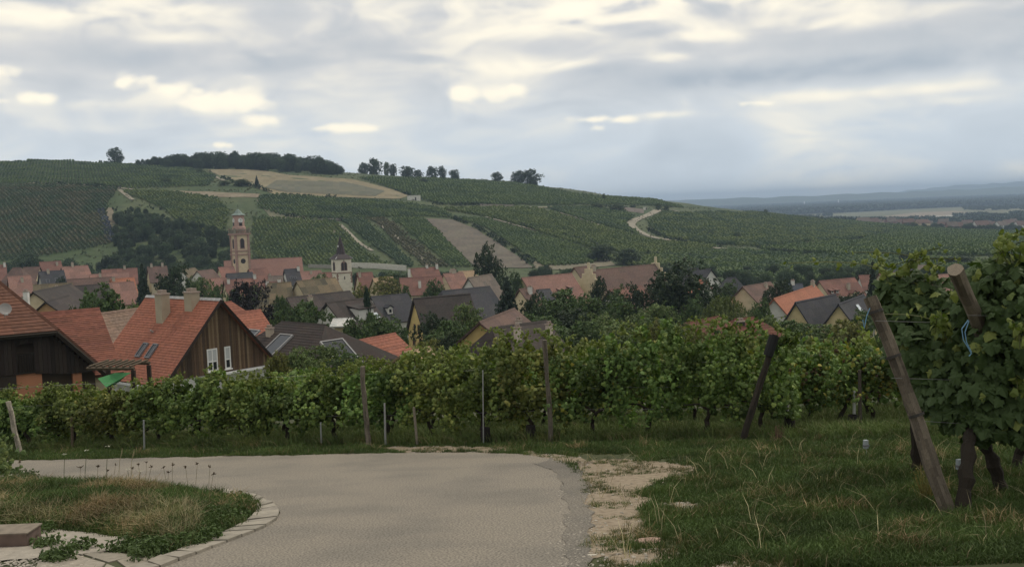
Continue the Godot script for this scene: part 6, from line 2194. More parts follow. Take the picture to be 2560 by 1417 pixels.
# foliage of one vine on its trellis: along the wire is x, the row's thickness is z
func vine_foliage(r: RandomNumberGenerator, n: int, h: float, low: float, half: float, mood: float, few: bool, size: float) -> ArrayMesh:
	var mb := MB.new()
	var off := r.randf() * 400.0
	var tint := r.randf_range(0.82, 1.22)
	var gold := r.randf_range(0.85, 1.25)
	var made := 0
	var tries := 0
	while made < n and tries < n * 5:
		tries += 1
		var x := r.randf_range(-half, half)
		var crest := h * (0.93 + 0.34 * noise_b.get_noise_2d(x * 60.0 + off, 3.0))
		var foot := low * (1.0 + 1.1 * noise_b.get_noise_2d(x * 70.0 + off, 90.0))
		var y := lerpf(foot, crest, pow(r.randf(), 0.85))
		var f := (y - foot) / maxf(crest - foot, 0.1)
		var thick := (0.18 + 0.20 * sin(clampf(f, 0.0, 1.0) * PI)) * (1.0 + 1.5 * noise_b.get_noise_3d(x * 55.0 + off, y * 55.0, 7.0))
		var z := clampf(r.randfn() * 0.7, -1.25, 1.25) * thick
		if noise_b.get_noise_3d(x * 75.0 + off, y * 75.0, z * 60.0) < -0.10:
			continue
		var side := signf(z + 0.02)
		var nrm := Vector3(r.randfn() * 0.7, 0.45 + r.randfn() * 0.5, side * r.randf_range(0.1, 1.2)).normalized()
		var tip := Vector3(r.randfn() * 0.8, -0.8, side * 0.4 + r.randfn() * 0.4).normalized()
		mb.col = vine_color(r, mood) * (tint * (1.0 + 0.9 * noise_b.get_noise_3d(x * 40.0 + off, y * 40.0, z * 40.0)))
		mb.col.r *= gold
		leaf_at(mb, LEAF_FEW if few else LEAF_OUT, Vector3(x, y, z), nrm, tip, size * r.randf_range(0.7, 1.25), r.randf_range(0.05, 0.22))
		made += 1
	return mb.mesh()

# young shoots standing or hanging out of the top
func vine_shoots(r: RandomNumberGenerator, n: int, h: float, half: float, size: float) -> ArrayMesh:
	var mb := MB.new()
	for k in n:
		var p := Vector3(r.randf_range(-half, half), h * r.randf_range(0.80, 0.95), r.randfn() * 0.10)
		var v := Vector3(r.randfn() * 0.30, 1.0, r.randfn() * 0.30).normalized() * 0.075
		var bend := Vector3(r.randfn() * 0.012, -0.010, r.randfn() * 0.012)
		var steps := r.randi_range(4, 9)
		for i in steps:
			mb.col = Color(0.10, 0.11, 0.04)
			mb.tube([p, p + v], [0.006, 0.005], 3, false)
			p += v
			v += bend
			for e in 2:
				var t := r.randf()
				mb.col = Color(0.105, 0.145, 0.035).lerp(Color(0.19, 0.22, 0.055), t)
				var nrm := Vector3(r.randfn(), 0.6, r.randfn() + 0.4).normalized()
				leaf_at(mb, LEAF_FEW, p + Vector3(r.randfn(), r.randfn(), r.randfn()) * 0.03, nrm, Vector3(r.randfn(), -0.5, r.randfn()).normalized(), size * lerpf(1.0, 0.45, float(i) / steps), 0.15)
	return mb.mesh()

func row_tf(p: Vector3, dir: Vector3) -> Transform3D:
	var d := Vector3(dir.x, 0, dir.z).normalized()
	return Transform3D(Basis(d, Vector3.UP, Vector3(-d.z, 0, d.x)), p)

func build_vine_rows() -> void:
	var r := RandomNumberGenerator.new()
	r.seed = 404
	# tops of the front row as the photograph shows them
	var tops := [[-100, 985], [60, 985], [180, 975], [290, 985], [390, 948], [480, 942], [560, 925], [640, 948], [710, 935], [800, 940], [860, 925], [940, 918], [1010, 888], [1070, 905], [1110, 872], [1180, 905], [1250, 868], [1330, 858], [1400, 826], [1470, 862], [1540, 838], [1610, 852], [1690, 848], [1760, 832], [1840, 826], [1900, 840], [2000, 868], [2080, 856], [2180, 852], [2300, 850], [2420, 850]]
	var A := on_ground(-110, 1126)
	var B := on_ground(1905, 1092)
	var dir := (B - A).normalized()
	var L := Vector2(B.x - A.x, B.z - A.z).length()
	var n := int(L / 1.06)
	for k in n + 1:
		var p := A.lerp(B, float(k) / n)
		p.y = ground(p.x, -p.z)
		var px := project(p).x
		var topy := 900.0
		for i in tops.size() - 1:
			if px >= tops[i][0] and px <= tops[i + 1][0]:
				topy = lerpf(tops[i][1], tops[i + 1][1], (px - tops[i][0]) / (tops[i + 1][0] - tops[i][0]))
		var h := (at(px, topy, -p.z).y - p.y) * lerpf(0.95, 1.05, smoothstep(700.0, 1300.0, px)) * r.randf_range(0.92, 1.08)
		var mood := 0.0
		if px > 1450 and px < 1560:
			mood = 0.08
		var o := thing("grape_vine", "grape vine in the leafy row along the far side of the road", "vine", "vines of the roadside row", row_tf(p, dir))
		part(o, "trunk", vine_trunk(r, 0.62, Vector3(r.randf_range(-0.25, 0.25), 0, r.randf_range(-0.1, 0.1)), 0.045), M.bark)
		part(o, "foliage", vine_foliage(r, 2200, h, 0.42, 0.72, mood, true, 0.076), M.leaf).set_meta("kind", "stuff")
		part(o, "shoots", vine_shoots(r, 13, h, 0.66, 0.085), M.leaf).set_meta("kind", "stuff")
	# the yellowing end of the row on the right
	var C := on_ground(1985, 1074)
	var D := on_ground(2420, 1064)
	for k in 5:
		var p := C.lerp(D, k / 4.0)
		p.y = ground(p.x, -p.z)
		var px := project(p).x
		var h := at(px, lerpf(872.0, 848.0, k / 4.0), -p.z).y - p.y
		var o := thing("grape_vine", "yellowing grape vine with red brown leaves behind the leaning vine post", "vine", "yellowing vines", row_tf(p, D - C))
		part(o, "trunk", vine_trunk(r, 0.75, Vector3(r.randf_range(-0.3, 0.3), 0, 0), 0.045), M.bark)
		part(o, "foliage", vine_foliage(r, 1300, h, 0.55, 0.68, 0.34, true, 0.078), M.leaf).set_meta("kind", "stuff")
		part(o, "shoots", vine_shoots(r, 4, h, 0.6, 0.09), M.leaf).set_meta("kind", "stuff")
	# further rows down the slope, built from a few plants and copied
	var protos := []
	for k in 5:
		var o := Node3D.new()
		part(o, "trunk", vine_trunk(r, 0.6, Vector3(r.randf_range(-0.2, 0.2), 0, 0), 0.045), M.bark)
		part(o, "foliage", vine_foliage(r, 430, r.randf_range(1.75, 2.05), 0.45, 0.72, 0.0, true, 0.125), M.leaf).set_meta("kind", "stuff")
		protos.append(o)
	for k in 11:
		var p := D + (D - C).normalized() * 1.15 * (k + 1)
		p.y = ground(p.x, -p.z)
		var o: Node3D = protos[r.randi() % 5].duplicate()
		o.name = numbered("grape_vine")
		add_child(o)
		o.transform = row_tf(p, D - C)
		tag(o, "grape vine of the roadside row beyond the near vines", "vine", "roadside vines beyond the near vines")
	for row in 4:
		var back := 2.3 * (row + 1)
		var a := Vector3(A.x - 5.0 - row, 0, A.z - back + 0.5)
		var b := Vector3(B.x + 16.0 + row, 0, B.z - back + 1.4)
		var m := int((b - a).length() / 1.2)
		for k in m + 1:
			var p := a.lerp(b, (k + r.randf_range(-0.1, 0.1)) / m)
			p.y = ground(p.x, -p.z)
			var px := project(p).x
			if px < -500 or px > 3500:
				continue
			var o: Node3D = protos[r.randi() % 5].duplicate()
			o.name = numbered("grape_vine")
			add_child(o)
			o.transform = row_tf(p, b - a)
			var s := r.randf_range(0.88, 1.08) * lerpf(0.60, 1.0, smoothstep(250.0, 1200.0, px))
			o.transform.basis = (o.transform.basis * Basis(Vector3.UP, PI if r.randf() < 0.5 else 0.0)).scaled(Vector3(1, s, 1))
			var words := ["second", "third", "fourth", "fifth"]
			tag(o, "grape vine in the %s row down the slope behind the roadside vines" % words[row], "vine", "vines of the %s row" % words[row])
	for o in protos:
		o.free()
	trellis()

func log_mesh(a: Vector3, b: Vector3, r0: float, r1: float, c: Color, seed_: int, bend: float) -> ArrayMesh:
	# an old round post: uneven, a little crooked, split and weathered in streaks
	var rr := RandomNumberGenerator.new()
	rr.seed = seed_
	var mb := MB.new()
	var sides := 12
	var segs := 26
	var ax := (b - a).normalized()
	var s := ax.cross(Vector3(0.3, 0.1, 0.95)).normalized()
	var t := s.cross(ax).normalized()
	var rows := []
	for k in segs + 1:
		var f := float(k) / segs
		var mid := a.lerp(b, f) + s * (sin(f * 5.0 + seed_) * bend + noise_b.get_noise_2d(f * 60.0, seed_) * bend) + t * (sin(f * 3.7 + 1.0) * bend * 0.6)
		var row := []
		for j in sides:
			var an := TAU * j / sides
			var q := lerpf(r0, r1, f) * (1.0 + 0.22 * noise_b.get_noise_3d(cos(an) * 22.0, f * 70.0, sin(an) * 22.0 + seed_) + 0.10 * noise_b.get_noise_2d(f * 160.0, seed_ + 9.0))
			if j == 3 or j == 8:
				q *= 0.88
			row.append(mid + (s * cos(an) + t * sin(an)) * q)
		rows.append(row)
	for k in segs:
		for j in sides:
			var j2 := (j + 1) % sides
			var w := 1.0 + 0.7 * noise_b.get_noise_2d(j * 40.0 + seed_, k * 5.0) + rr.randf_range(-0.12, 0.12)
			mb.col = Color(c.r * w, c.g * w, c.b * w)
			mb.quad(rows[k + 1][j], rows[k + 1][j2], rows[k][j2], rows[k][j])
	mb.col = c * 1.5
	for j in range(1, sides - 1):
		mb.tri(rows[segs][0], rows[segs][j + 1], rows[segs][j])
	return mb.mesh()

func stake(base: Array, top: Array, r0: float, c: Color, mat_: Material, called: String, label: String, cat := "post", crook := 0.0, group := "") -> Node3D:
	var b := on_ground(base[0], base[1])
	var t := at(top[0], top[1], -b.z + (top[2] if top.size() > 2 else 0.0))
	var o2: Node3D
	if crook > 0.0:
		o2 = thing(called, label, cat, group, Transform3D(Basis(), b))
		part(o2, "pole", log_mesh(Vector3(0, -0.15, 0), t - b, r0 * 1.06, r0 * 0.92, c * 1.25, int(base[0]), crook * 1.6), mat_)
		return o2
	var mb := MB.new()
	mb.col = c
	var path := []
	var radii := []
	var rr := RandomNumberGenerator.new()
	rr.seed = int(base[0])
	for k in 8:
		var f := k / 7.0
		path.append((b - Vector3(0, 0.15, 0)).lerp(t, f) - b + Vector3(rr.randf_range(-crook, crook), 0, rr.randf_range(-crook, crook)))
		radii.append(r0 * lerpf(1.08, 0.92, f) * (1.0 + rr.randf_range(-0.08, 0.08) * signf(crook)))
	mb.tube(path, radii, 10)
	var o := thing(called, label, cat, group, Transform3D(Basis(), b))
	part(o, "pole", mb.mesh(), mat_)
	return o

func trellis() -> void:
	var grey := Color(0.175, 0.155, 0.13)
	stake([918, 1118], [908, 916], 0.052, grey, M.post, "vine_post", "tall grey wooden post in the roadside vine row", "post", 0.012)
	stake([1376, 1108], [1364, 850], 0.046, grey * 0.8, M.post, "vine_post", "wooden post half hidden by the tallest roadside vines", "post", 0.012)
	stake([1208, 1112], [1207, 926], 0.012, Color(0.16, 0.16, 0.155), M.metal, "vine_stake", "thin dark metal stake in the roadside vine row")
	stake([963, 1116], [961, 1008], 0.022, Color(0.30, 0.29, 0.26), M.metal, "vine_stake", "thin pale metal stake next to the tall grey wooden post")
	stake([1044, 1114], [1034, 1018], 0.028, Color(0.32, 0.29, 0.24), M.post, "vine_stake", "short pale wooden stake leaning in the roadside row")
	stake([359, 1128], [358, 1050], 0.02, Color(0.34, 0.35, 0.35), M.metal, "vine_stake", "short grey metal stake at the foot of the vines before the wood clad house")
	stake([803, 1118], [801, 1056], 0.018, Color(0.26, 0.25, 0.23), M.metal, "vine_stake", "short dark stake under the vines before the hipped house")
	stake([179, 1128], [178, 1044], 0.03, Color(0.15, 0.12, 0.09), M.post, "vine_stake", "short brown stake under the vines before the timber house")
	stake([54, 1136], [16, 1004], 0.055, Color(0.36, 0.33, 0.28), M.post, "vine_post", "pale leaning wooden post at the end of the roadside vines", "post", 0.01)
	var dk := stake([1851, 1104], [1938, 836, 0.1], 0.06, Color(0.045, 0.038, 0.032), M.post, "vine_post", "dark leaning end post with a thick black wrap at its top", "post", 0.008)
	var b := on_ground(1851, 1104)
	var t := at(1938, 836, -b.z + 0.1)
	var wm := MB.new()
	wm.col = Color(0.018, 0.017, 0.017)
	wm.tube([b.lerp(t, 0.80) - b, b.lerp(t, 0.99) - b], [0.088, 0.092], 10)
	part(dk, "black_wrap", wm.mesh(), M.paint)
	stake([2136, 1072], [2137, 968], 0.03, Color(0.55, 0.56, 0.53), M.paint, "vine_guard", "upright pale plastic tube among the yellowing vines", "tube")
	stake([2152, 1074], [2150, 925], 0.035, grey * 0.7, M.post, "vine_stake", "grey wooden stake beside the pale plastic tube")
	stake([1971, 1086], [1970, 982], 0.022, Color(0.42, 0.41, 0.38), M.paint, "vine_stake", "thin pale stake rising from a dark vine guard")
	for q in [[1976, 1088, 50], [1214, 1110, 42], [1328, 1106, 44], [2134, 1076, 40]]:
		var p := on_ground(q[0], q[1])
		var h: float = q[2] * -p.z / F
		var mb := MB.new()
		mb.col = Color(0.035, 0.03, 0.028)
		mb.lathe([Vector2(0.10, -0.05), Vector2(0.105, h * 0.5), Vector2(0.095, h), Vector2(0.075, h), Vector2(0.075, 0.0)], 9)
		single("vine_guard", mb.mesh(), M.bark, "dark rough guard round the foot of a vine", "guard", "dark vine guards", "", Transform3D(Basis(), p))
	# wires of the front row
	var A := on_ground(-110, 1126)
	var B := on_ground(1905, 1092)
	for k in 3:
		var mb := MB.new()
		mb.col = Color(0.3, 0.3, 0.3)
		var up := Vector3(0, [0.62, 1.05, 1.5][k], 0)
		var path := []
		for i in 12:
			path.append(A.lerp(B, i / 11.0) + up + Vector3(0, -0.02 * sin(i * 2.0), 0.12))
		var rad := []
		rad.resize(12)
		rad.fill(0.0022)
		mb.tube(path, rad, 4)
		single("trellis_wire", mb.mesh(), M.paint, ["lowest trellis wire of the roadside vines", "middle trellis wire of the roadside vines", "top trellis wire of the roadside vines"][k], "wire", "trellis wires")


# ---------- the big vine beside the camera ----------
func build_near_vine() -> void:
	var r := RandomNumberGenerator.new()
	r.seed = 77
	var shapes := []
	for k in 10:
		# every leaf has one flat green of its own, drawn by chance
		var mb := MB.new()
		var c := Color(0.060, 0.095, 0.034)
		if k == 8:
			c = Color(0.12, 0.16, 0.045)
		if k == 9:
			c = Color(0.19, 0.22, 0.06)
		mb.col = c
		leaf_at(mb, LEAF_OUT, Vector3.ZERO, Vector3(0, 0, 1), Vector3(0, 1, 0), 1.0, r.randf_range(0.06, 0.22))
		shapes.append(mb.mesh())
	# leafy masses: x, y in the photograph, depth, radius in metres
	var plants := [
		{"label": "near vine whose trunk crosses the foot of the leaning post", "trunk": [[2396, 1290, 0.0], [2412, 1200, 0.12], [2424, 1120, 0.35], [2432, 1075, 0.65], [2440, 1010, 1.0]], "blobs": [[2300, 880, 10.9, 0.36], [2378, 905, 10.7, 0.38], [2385, 1000, 10.5, 0.34], [2440, 1035, 10.3, 0.30], [2430, 850, 10.7, 0.40], [2345, 960, 10.8, 0.30], [2400, 765, 10.9, 0.34], [2330, 800, 11.1, 0.36], [2258, 765, 11.2, 0.30], [2235, 722, 11.3, 0.20], [2300, 735, 11.2, 0.26]]},
		{"label": "near vine with the highest leafy top behind the second leaning post", "trunk": [[2502, 1238, 0.0], [2482, 1165, 0.05], [2462, 1100, 0.1], [2462, 1040, 0.1], [2476, 960, 0.1]], "blobs": [[2480, 955, 10.2, 0.42], [2525, 860, 10.1, 0.46], [2470, 765, 10.4, 0.38], [2522, 692, 10.2, 0.34], [2452, 705, 10.5, 0.22], [2500, 1040, 10.1, 0.30], [2570, 780, 10.0, 0.46]]},
		{"label": "near vine at the edge of the field with a leaning trunk", "trunk": [[2536, 1180, 0.0], [2548, 1120, 0.05], [2566, 1060, 0.1], [2590, 980, 0.1]], "blobs": [[2590, 960, 10.2, 0.46], [2570, 1050, 10.4, 0.28], [2640, 820, 10.2, 0.5], [2640, 700, 10.2, 0.42], [2680, 960, 10.2, 0.5]]},
		{"label": "near vine with a straight dark trunk behind the leaning post", "trunk": [[2290, 1188, 0.0], [2291, 1120, 0.0], [2292, 1056, 0.0], [2300, 960, 0.0]], "blobs": [[2265, 835, 12.4, 0.34], [2310, 920, 12.4, 0.34], [2240, 790, 12.4, 0.26], [2350, 860, 12.4, 0.4], [2410, 960, 12.2, 0.4], [2480, 860, 12.2, 0.45]]}]
	for v in plants:
		var b := on_ground(v.trunk[0][0], v.trunk[0][1])
		var o := thing("grape_vine", v.label, "vine", "near vines", Transform3D(Basis(), b))
		var path := [Vector3(0, -0.15, 0)]
		var radii := [0.085]
		for q in v.trunk:
			path.append(at(q[0], q[1], -b.z + q[2]) - b + Vector3(r.randf_range(-0.035, 0.035), 0, r.randf_range(-0.035, 0.035)))
			radii.append(lerpf(0.072, 0.045, float(path.size()) / 6.0) * r.randf_range(0.85, 1.2))
		var tm := MB.new()
		tm.col = Color(0.045, 0.037, 0.030)
		var fine := []
		var fr := []
		for k in path.size() - 1:
			for i in 4:
				fine.append(path[k].lerp(path[k + 1], i / 4.0) + Vector3(r.randfn(), 0, r.randfn()) * 0.008)
				fr.append(lerpf(radii[k], radii[k + 1], i / 4.0) * r.randf_range(0.8, 1.22))
		tm.tube(fine, fr, 9)
		part(o, "trunk", tm.mesh(), M.post)
		var spots := []
		for q in v.blobs:
			var c := at(q[0], q[1], q[2])
			var n := int(230.0 * q[3] / 0.36)
			for k in n:
				var dv := Vector3(r.randfn(), r.randfn(), r.randfn() + 0.35).normalized()
				var p: Vector3 = c + dv * q[3] * pow(r.randf(), 0.30) * Vector3(1.0, 0.95, 0.9)
				var nrm := (dv * 0.7 + Vector3(r.randfn() * 0.55, 0.45 + r.randfn() * 0.35, 0.3 + r.randfn() * 0.4)).normalized()
				var tip := (Vector3(0, -1, 0) + dv * 0.4 + Vector3(r.randfn(), r.randfn(), r.randfn()) * 0.5).normalized()
				var x := tip.cross(nrm).normalized()
				var y := nrm.cross(x).normalized()
				var s := r.randf_range(0.07, 0.15)
				var shape := r.randi() % 8
				if r.randf() < 0.05:
					shape = 8 + r.randi() % 2
				elif r.randf() < 0.012:
					shape = 9
				spots.append([(p - EYE).length() - dv.z * 0.2, shape, Transform3D(Basis(x * s, y * s, nrm * s), p - b)])
		spots.sort_custom(func(a, c): return a[0] < c[0])
		var rest := []
		for k in spots.size():
			if k < 290 and k % 1 == 0:
				part(o, "leaf", shapes[spots[k][1]], M.leaf, spots[k][2])
			else:
				rest.append(spots[k])
		for sh in shapes.size():
			var tfs := []
			for q in rest:
				if q[1] == sh:
					tfs.append(q[2])
			if tfs.size() > 8:
				many(o, "leaves", shapes[sh], M.leaf, tfs, PackedColorArray())
	# young yellow green shoots standing out of the leafy mass
	for q in [[2530, 668, 10.0], [2500, 664, 10.05], [2262, 704, 11.1], [2330, 716, 11.0], [2228, 712, 11.2], [2556, 880, 9.6], [2548, 1010, 9.7], [2370, 868, 10.2]]:
		var b := at(q[0], q[1], q[2])
		var sm := vine_shoots(r, 3, 0.05, 0.10, 0.085)
		single("vine_shoot", sm, M.leaf, "young yellow green shoot standing out of the near vine leaves", "shoot", "young shoots of the near vines", "", Transform3D(Basis(), b))
	# the two leaning end posts
	var w := Color(0.15, 0.128, 0.104)
	stake([2392, 1288], [2176, 742, 0.5], 0.069, w, M.post, "vine_post", "thick weathered post leaning over the grass, its foot beside a vine trunk", "post", 0.016)
	var pb := on_ground(2620, 1190)
	var pt := at(2388, 682, 9.6)
	var po := thing("vine_post", "thick pale topped post leaning through the highest vine leaves", "post", "", Transform3D(Basis(), pb))
	part(po, "pole", log_mesh(Vector3(0, -0.1, 0), pt - pb, 0.08, 0.07, w * 1.7, 91, 0.022), M.post)
	# wire bands and blue twine
	var s0 := on_ground(2392, 1288)
	var s1 := at(2176, 742, -s0.z + 0.5)
	for f in [0.72, 0.45, 0.93]:
		var bm := MB.new()
		bm.col = Color(0.05, 0.045, 0.04)
		bm.tube([s0.lerp(s1, f - 0.006), s0.lerp(s1, f + 0.006)], [0.074, 0.074], 10, false)
		single("wire_band", bm.mesh(), M.paint, ["wire band twisted round the middle of the leaning post", "wire band round the lower part of the leaning post", "wire band near the top of the leaning post"][[0.72, 0.45, 0.93].find(f)], "wire band")
	for t in [[[2176, 770], [2168, 790], [2162, 820], [2158, 800]], [[2422, 800], [2406, 822], [2410, 850], [2424, 872], [2430, 884], [2424, 890]], [[2424, 802], [2414, 830], [2418, 856], [2430, 880]]]:
		var tm := MB.new()
		tm.col = Color(0.16, 0.30, 0.42)
		var path := []
		var rad := []
		for q in t:
			path.append(at(q[0], q[1], 9.45))
			rad.append(0.006)
		tm.tube(path, rad, 4)
		single("twine", tm.mesh(), M.paint, "loose end of pale blue twine hanging from the leaning posts", "twine", "blue twine")
	for q in [[2190, 802, 2330, 806], [2230, 945, 2400, 950], [2300, 1052, 2420, 1060], [2420, 788, 2560, 792]]:
		var wm := MB.new()
		wm.col = Color(0.16, 0.16, 0.16)
		wm.tube([at(q[0], q[1], 9.75), at(q[2], q[3], 10.2)], [0.0022, 0.0022], 4)
		single("trellis_wire", wm.mesh(), M.paint, "steel wire running from the leaning posts into the near vine leaves", "wire", "wires of the near vines")



# ---------- grass and small growth ----------
func tuft(seed_: int, n: int, h0: float, h1: float, spread: float, wid: float, dry: float, tint: Color, flop := 0.5) -> ArrayMesh:
	var r := RandomNumberGenerator.new()
	r.seed = seed_
	var mb := MB.new()
	for k in n:
		var a := r.randf() * TAU
		var p := Vector3(cos(a), 0, sin(a)) * spread * sqrt(r.randf())
		var h := r.randf_range(h0, h1)
		var lean := Vector3(r.randfn(), 0, r.randfn()) * flop
		var m := p + Vector3(lean.x * h * 0.35, h * 0.6, lean.z * h * 0.35)
		var t := p + Vector3(lean.x * h, h * r.randf_range(0.8, 1.0), lean.z * h)
		var s := Vector3(cos(a + 1.3), 0, sin(a + 1.3)) * wid * 0.5
		# each blade is one flat colour from root to tip
		mb.col = tint * r.randf_range(0.8, 1.2)
		if r.randf() < dry:
			mb.col = Color(0.23, 0.20, 0.115) * r.randf_range(0.7, 1.2)
		var b := p - Vector3(0, 0.02, 0)
		mb.tri(b - s, m - s * 0.8, b + s)
		mb.tri(b + s, m - s * 0.8, m + s * 0.8)
		mb.tri(m - s * 0.8, t, m + s * 0.8)
	return mb.mesh()

func in_bare(q: Vector2) -> bool:
	for b in bare_spots:
		if Geometry2D.is_point_in_polygon(q, b):
			return true
	return false

func build_grass() -> void:
	var r := RandomNumberGenerator.new()
	r.seed = 2024
	var green := Color(0.064, 0.100, 0.030)
	var lush := [tuft(1, 16, 0.025, 0.07, 0.085, 0.007, 0.05, green), tuft(2, 16, 0.025, 0.08, 0.09, 0.007, 0.09, green * 1.15), tuft(3, 18, 0.02, 0.055, 0.09, 0.009, 0.03, green * 0.85)]
	var rough := [tuft(4, 15, 0.06, 0.15, 0.09, 0.007, 0.03, green * 1.05), tuft(5, 15, 0.05, 0.14, 0.10, 0.007, 0.07, green)]
	var tall := [tuft(6, 14, 0.12, 0.30, 0.11, 0.009, 0.05, Color(0.105, 0.150, 0.046)), tuft(7, 14, 0.10, 0.26, 0.12, 0.010, 0.07, Color(0.112, 0.150, 0.050))]
	var dryt := [tuft(8, 13, 0.06, 0.20, 0.10, 0.007, 0.85, green), tuft(9, 12, 0.05, 0.15, 0.10, 0.008, 0.6, green, 0.8)]
	var road_px := PackedVector2Array(v2(ROAD_FAR) + v2([[100, 2600], [250, 1485]]))
	var kb := KERB_OUT.duplicate()
	kb.reverse()
	for p in v2(kb):
		road_px.append(p)
	for p in [[505, 1240], [400, 1230], [200, 1226], [-100, 1226], [-400, 1230]]:
		road_px.append(Vector2(p[0], p[1]))
	var kerb_px := PackedVector2Array(v2(KERB_OUT))
	var ki := KERB_IN.duplicate()
	ki.reverse()
	for p in v2(ki):
		kerb_px.append(p)
	var apron_px := PackedVector2Array(v2([[60, 1327], [150, 1326], [235, 1336], [318, 1348], [352, 1364], [340, 1384], [440, 1392], [396, 1430], [300, 1470], [-160, 1480], [-160, 1324]]))
	var sets := {"meadow": [[], []], "rough": [[], []], "tall": [[], []], "dry": [[], []], "bank": [[], []], "bankdry": [[], []]}
	for k in 165000:
		# denser near the camera
		var d := 7.4 + 19.5 * pow(r.randf(), 1.35)
		var x := r.randf_range(-0.66, 1.0) * d
		var p := Vector3(x, -0.15 * d, -d)
		var q := project(p)
		if q.x < -450 or q.x > 3800 or q.y > 1500 or q.y < 1000:
			continue
		if Geometry2D.is_point_in_polygon(q, kerb_px) or Geometry2D.is_point_in_polygon(q, apron_px):
			continue
		var patch := noise_b.get_noise_2d(x * 22.0, d * 22.0)
		var patch2 := noise_a.get_noise_2d(x * 45.0 + 50.0, d * 45.0)
		var bh := bank_height(x, d)
		var t := Transform3D(Basis(Vector3.UP, r.randf() * TAU).scaled(Vector3.ONE * r.randf_range(0.75, 1.3)), p + Vector3(0, bh, 0))
		var tone := 1.0 + patch * 0.55 + r.randf_range(-0.12, 0.12)
		var c := Color(tone * (1.0 + maxf(patch2, 0.0) * 0.35), tone, tone * 0.95)
		if bh > 0.01:
			var kind := "bankdry" if patch2 > 0.22 or (q.y > 1300 and r.randf() < 0.6 and q.x < 500) else "bank"
			sets[kind][0].append(t)
			sets[kind][1].append(c)
			continue
		if Geometry2D.is_point_in_polygon(q, road_px):
			continue
		if in_bare(q):
			var some := "dry" if r.randf() < 0.10 else "meadow"
			if patch2 > 0.02 and r.randf() < 0.42:
				t.basis = t.basis.scaled(Vector3.ONE * 0.6)
				sets[some][0].append(t)
				sets[some][1].append(c)
			continue
		# thin, trodden grass beside the road
		if q.x > 1440.0 and q.y > 1136.0:
			var keep := smoothstep(1480.0, 1800.0, q.x + patch * 200.0)
			if r.randf() > 0.06 + keep:
				continue
			t.basis = t.basis.scaled(Vector3.ONE * (0.45 + 0.55 * keep))
		if q.x > 2750.0 and r.randf() < 0.4:
			continue
		var row_y := 1124.0 - q.x * 0.017
		if q.y < row_y + 8.0:
			if r.randf() < 0.45:
				sets["tall"][0].append(t)
				sets["tall"][1].append(c)
			elif r.randf() < 0.5:
				sets["rough"][0].append(t)
				sets["rough"][1].append(c)
			continue
		if patch2 > 0.40 and r.randf() < 0.15:
			sets["dry"][0].append(t)
			sets["dry"][1].append(c)
		elif patch2 > 0.05 and r.randf() < 0.35:
			sets["rough"][0].append(t)
			sets["rough"][1].append(c)
		else:
			sets["meadow"][0].append(t)
			sets["meadow"][1].append(c)
	# single pale stalks standing or bent over in the meadow
	var pale := [tuft(21, 3, 0.14, 0.30, 0.05, 0.006, 1.0, green, 0.9), tuft(22, 2, 0.12, 0.36, 0.06, 0.006, 1.0, green, 0.6)]
	sets["stalks"] = [[], []]
	for k in 210:
		var d := r.randf_range(7.8, 17.0)
		var p := Vector3(r.randf_range(0.06, 0.56) * d, -0.15 * d, -d)
		if Geometry2D.is_point_in_polygon(project(p), road_px):
			continue
		sets["stalks"][0].append(Transform3D(Basis(Vector3.UP, r.randf() * TAU), p))
		var w := r.randf_range(1.0, 1.9)
		sets["stalks"][1].append(Color(w, w, w))
	var words := {"stalks": ["grass_stalks", "pale bent grass stalks standing out of the meadow", pale], "meadow": ["grass", "short green grass between the road and the vines", lush], "rough": ["rough_grass", "rough longer grass in the meadow", rough], "tall": ["tall_grass", "tall pale grass growing under the vines", tall], "dry": ["dry_grass", "dry straw coloured grass at the bare patches", dryt], "bank": ["bank_grass", "green grass on the bank inside the bend", rough], "bankdry": ["bank_straw", "brown dry grass on the bank", dryt]}
	for key in sets:
		var shapes: Array = words[key][2]
		for s in shapes.size():
			var tfs := []
			var cols := PackedColorArray()
			for i in range(s, sets[key][0].size(), shapes.size()):
				tfs.append(sets[key][0][i])
				cols.append(sets[key][1][i])
			if tfs.size() > 8:
				tag(many(self, words[key][0], shapes[s], M.grass, tfs, cols), words[key][1], "grass", "", "stuff")


# ---------- small things ----------
func pebble(seed_: int) -> ArrayMesh:
	var r := RandomNumberGenerator.new()
	r.seed = seed_
	var mb := MB.new()
	var pts := []
	for j in 4:
		var ring_ := []
		var f := j / 3.0
		for i in 7:
			var a := TAU * i / 7.0
			var rad := sin(lerpf(0.35, PI - 0.25, f)) * r.randf_range(0.8, 1.15)
			ring_.append(Vector3(cos(a) * rad, lerpf(-0.35, 0.55, f) + r.randf_range(-0.06, 0.06), sin(a) * rad * 0.8))
		pts.append(ring_)
	for j in 3:
		for i in 7:
			var i2 := (i + 1) % 7
			mb.quad(pts[j + 1][i2], pts[j + 1][i], pts[j][i], pts[j][i2])
	for i in range(1, 6):
		mb.tri(pts[3][0], pts[3][i], pts[3][i + 1])
	fix_up(mb)
	return mb.mesh()

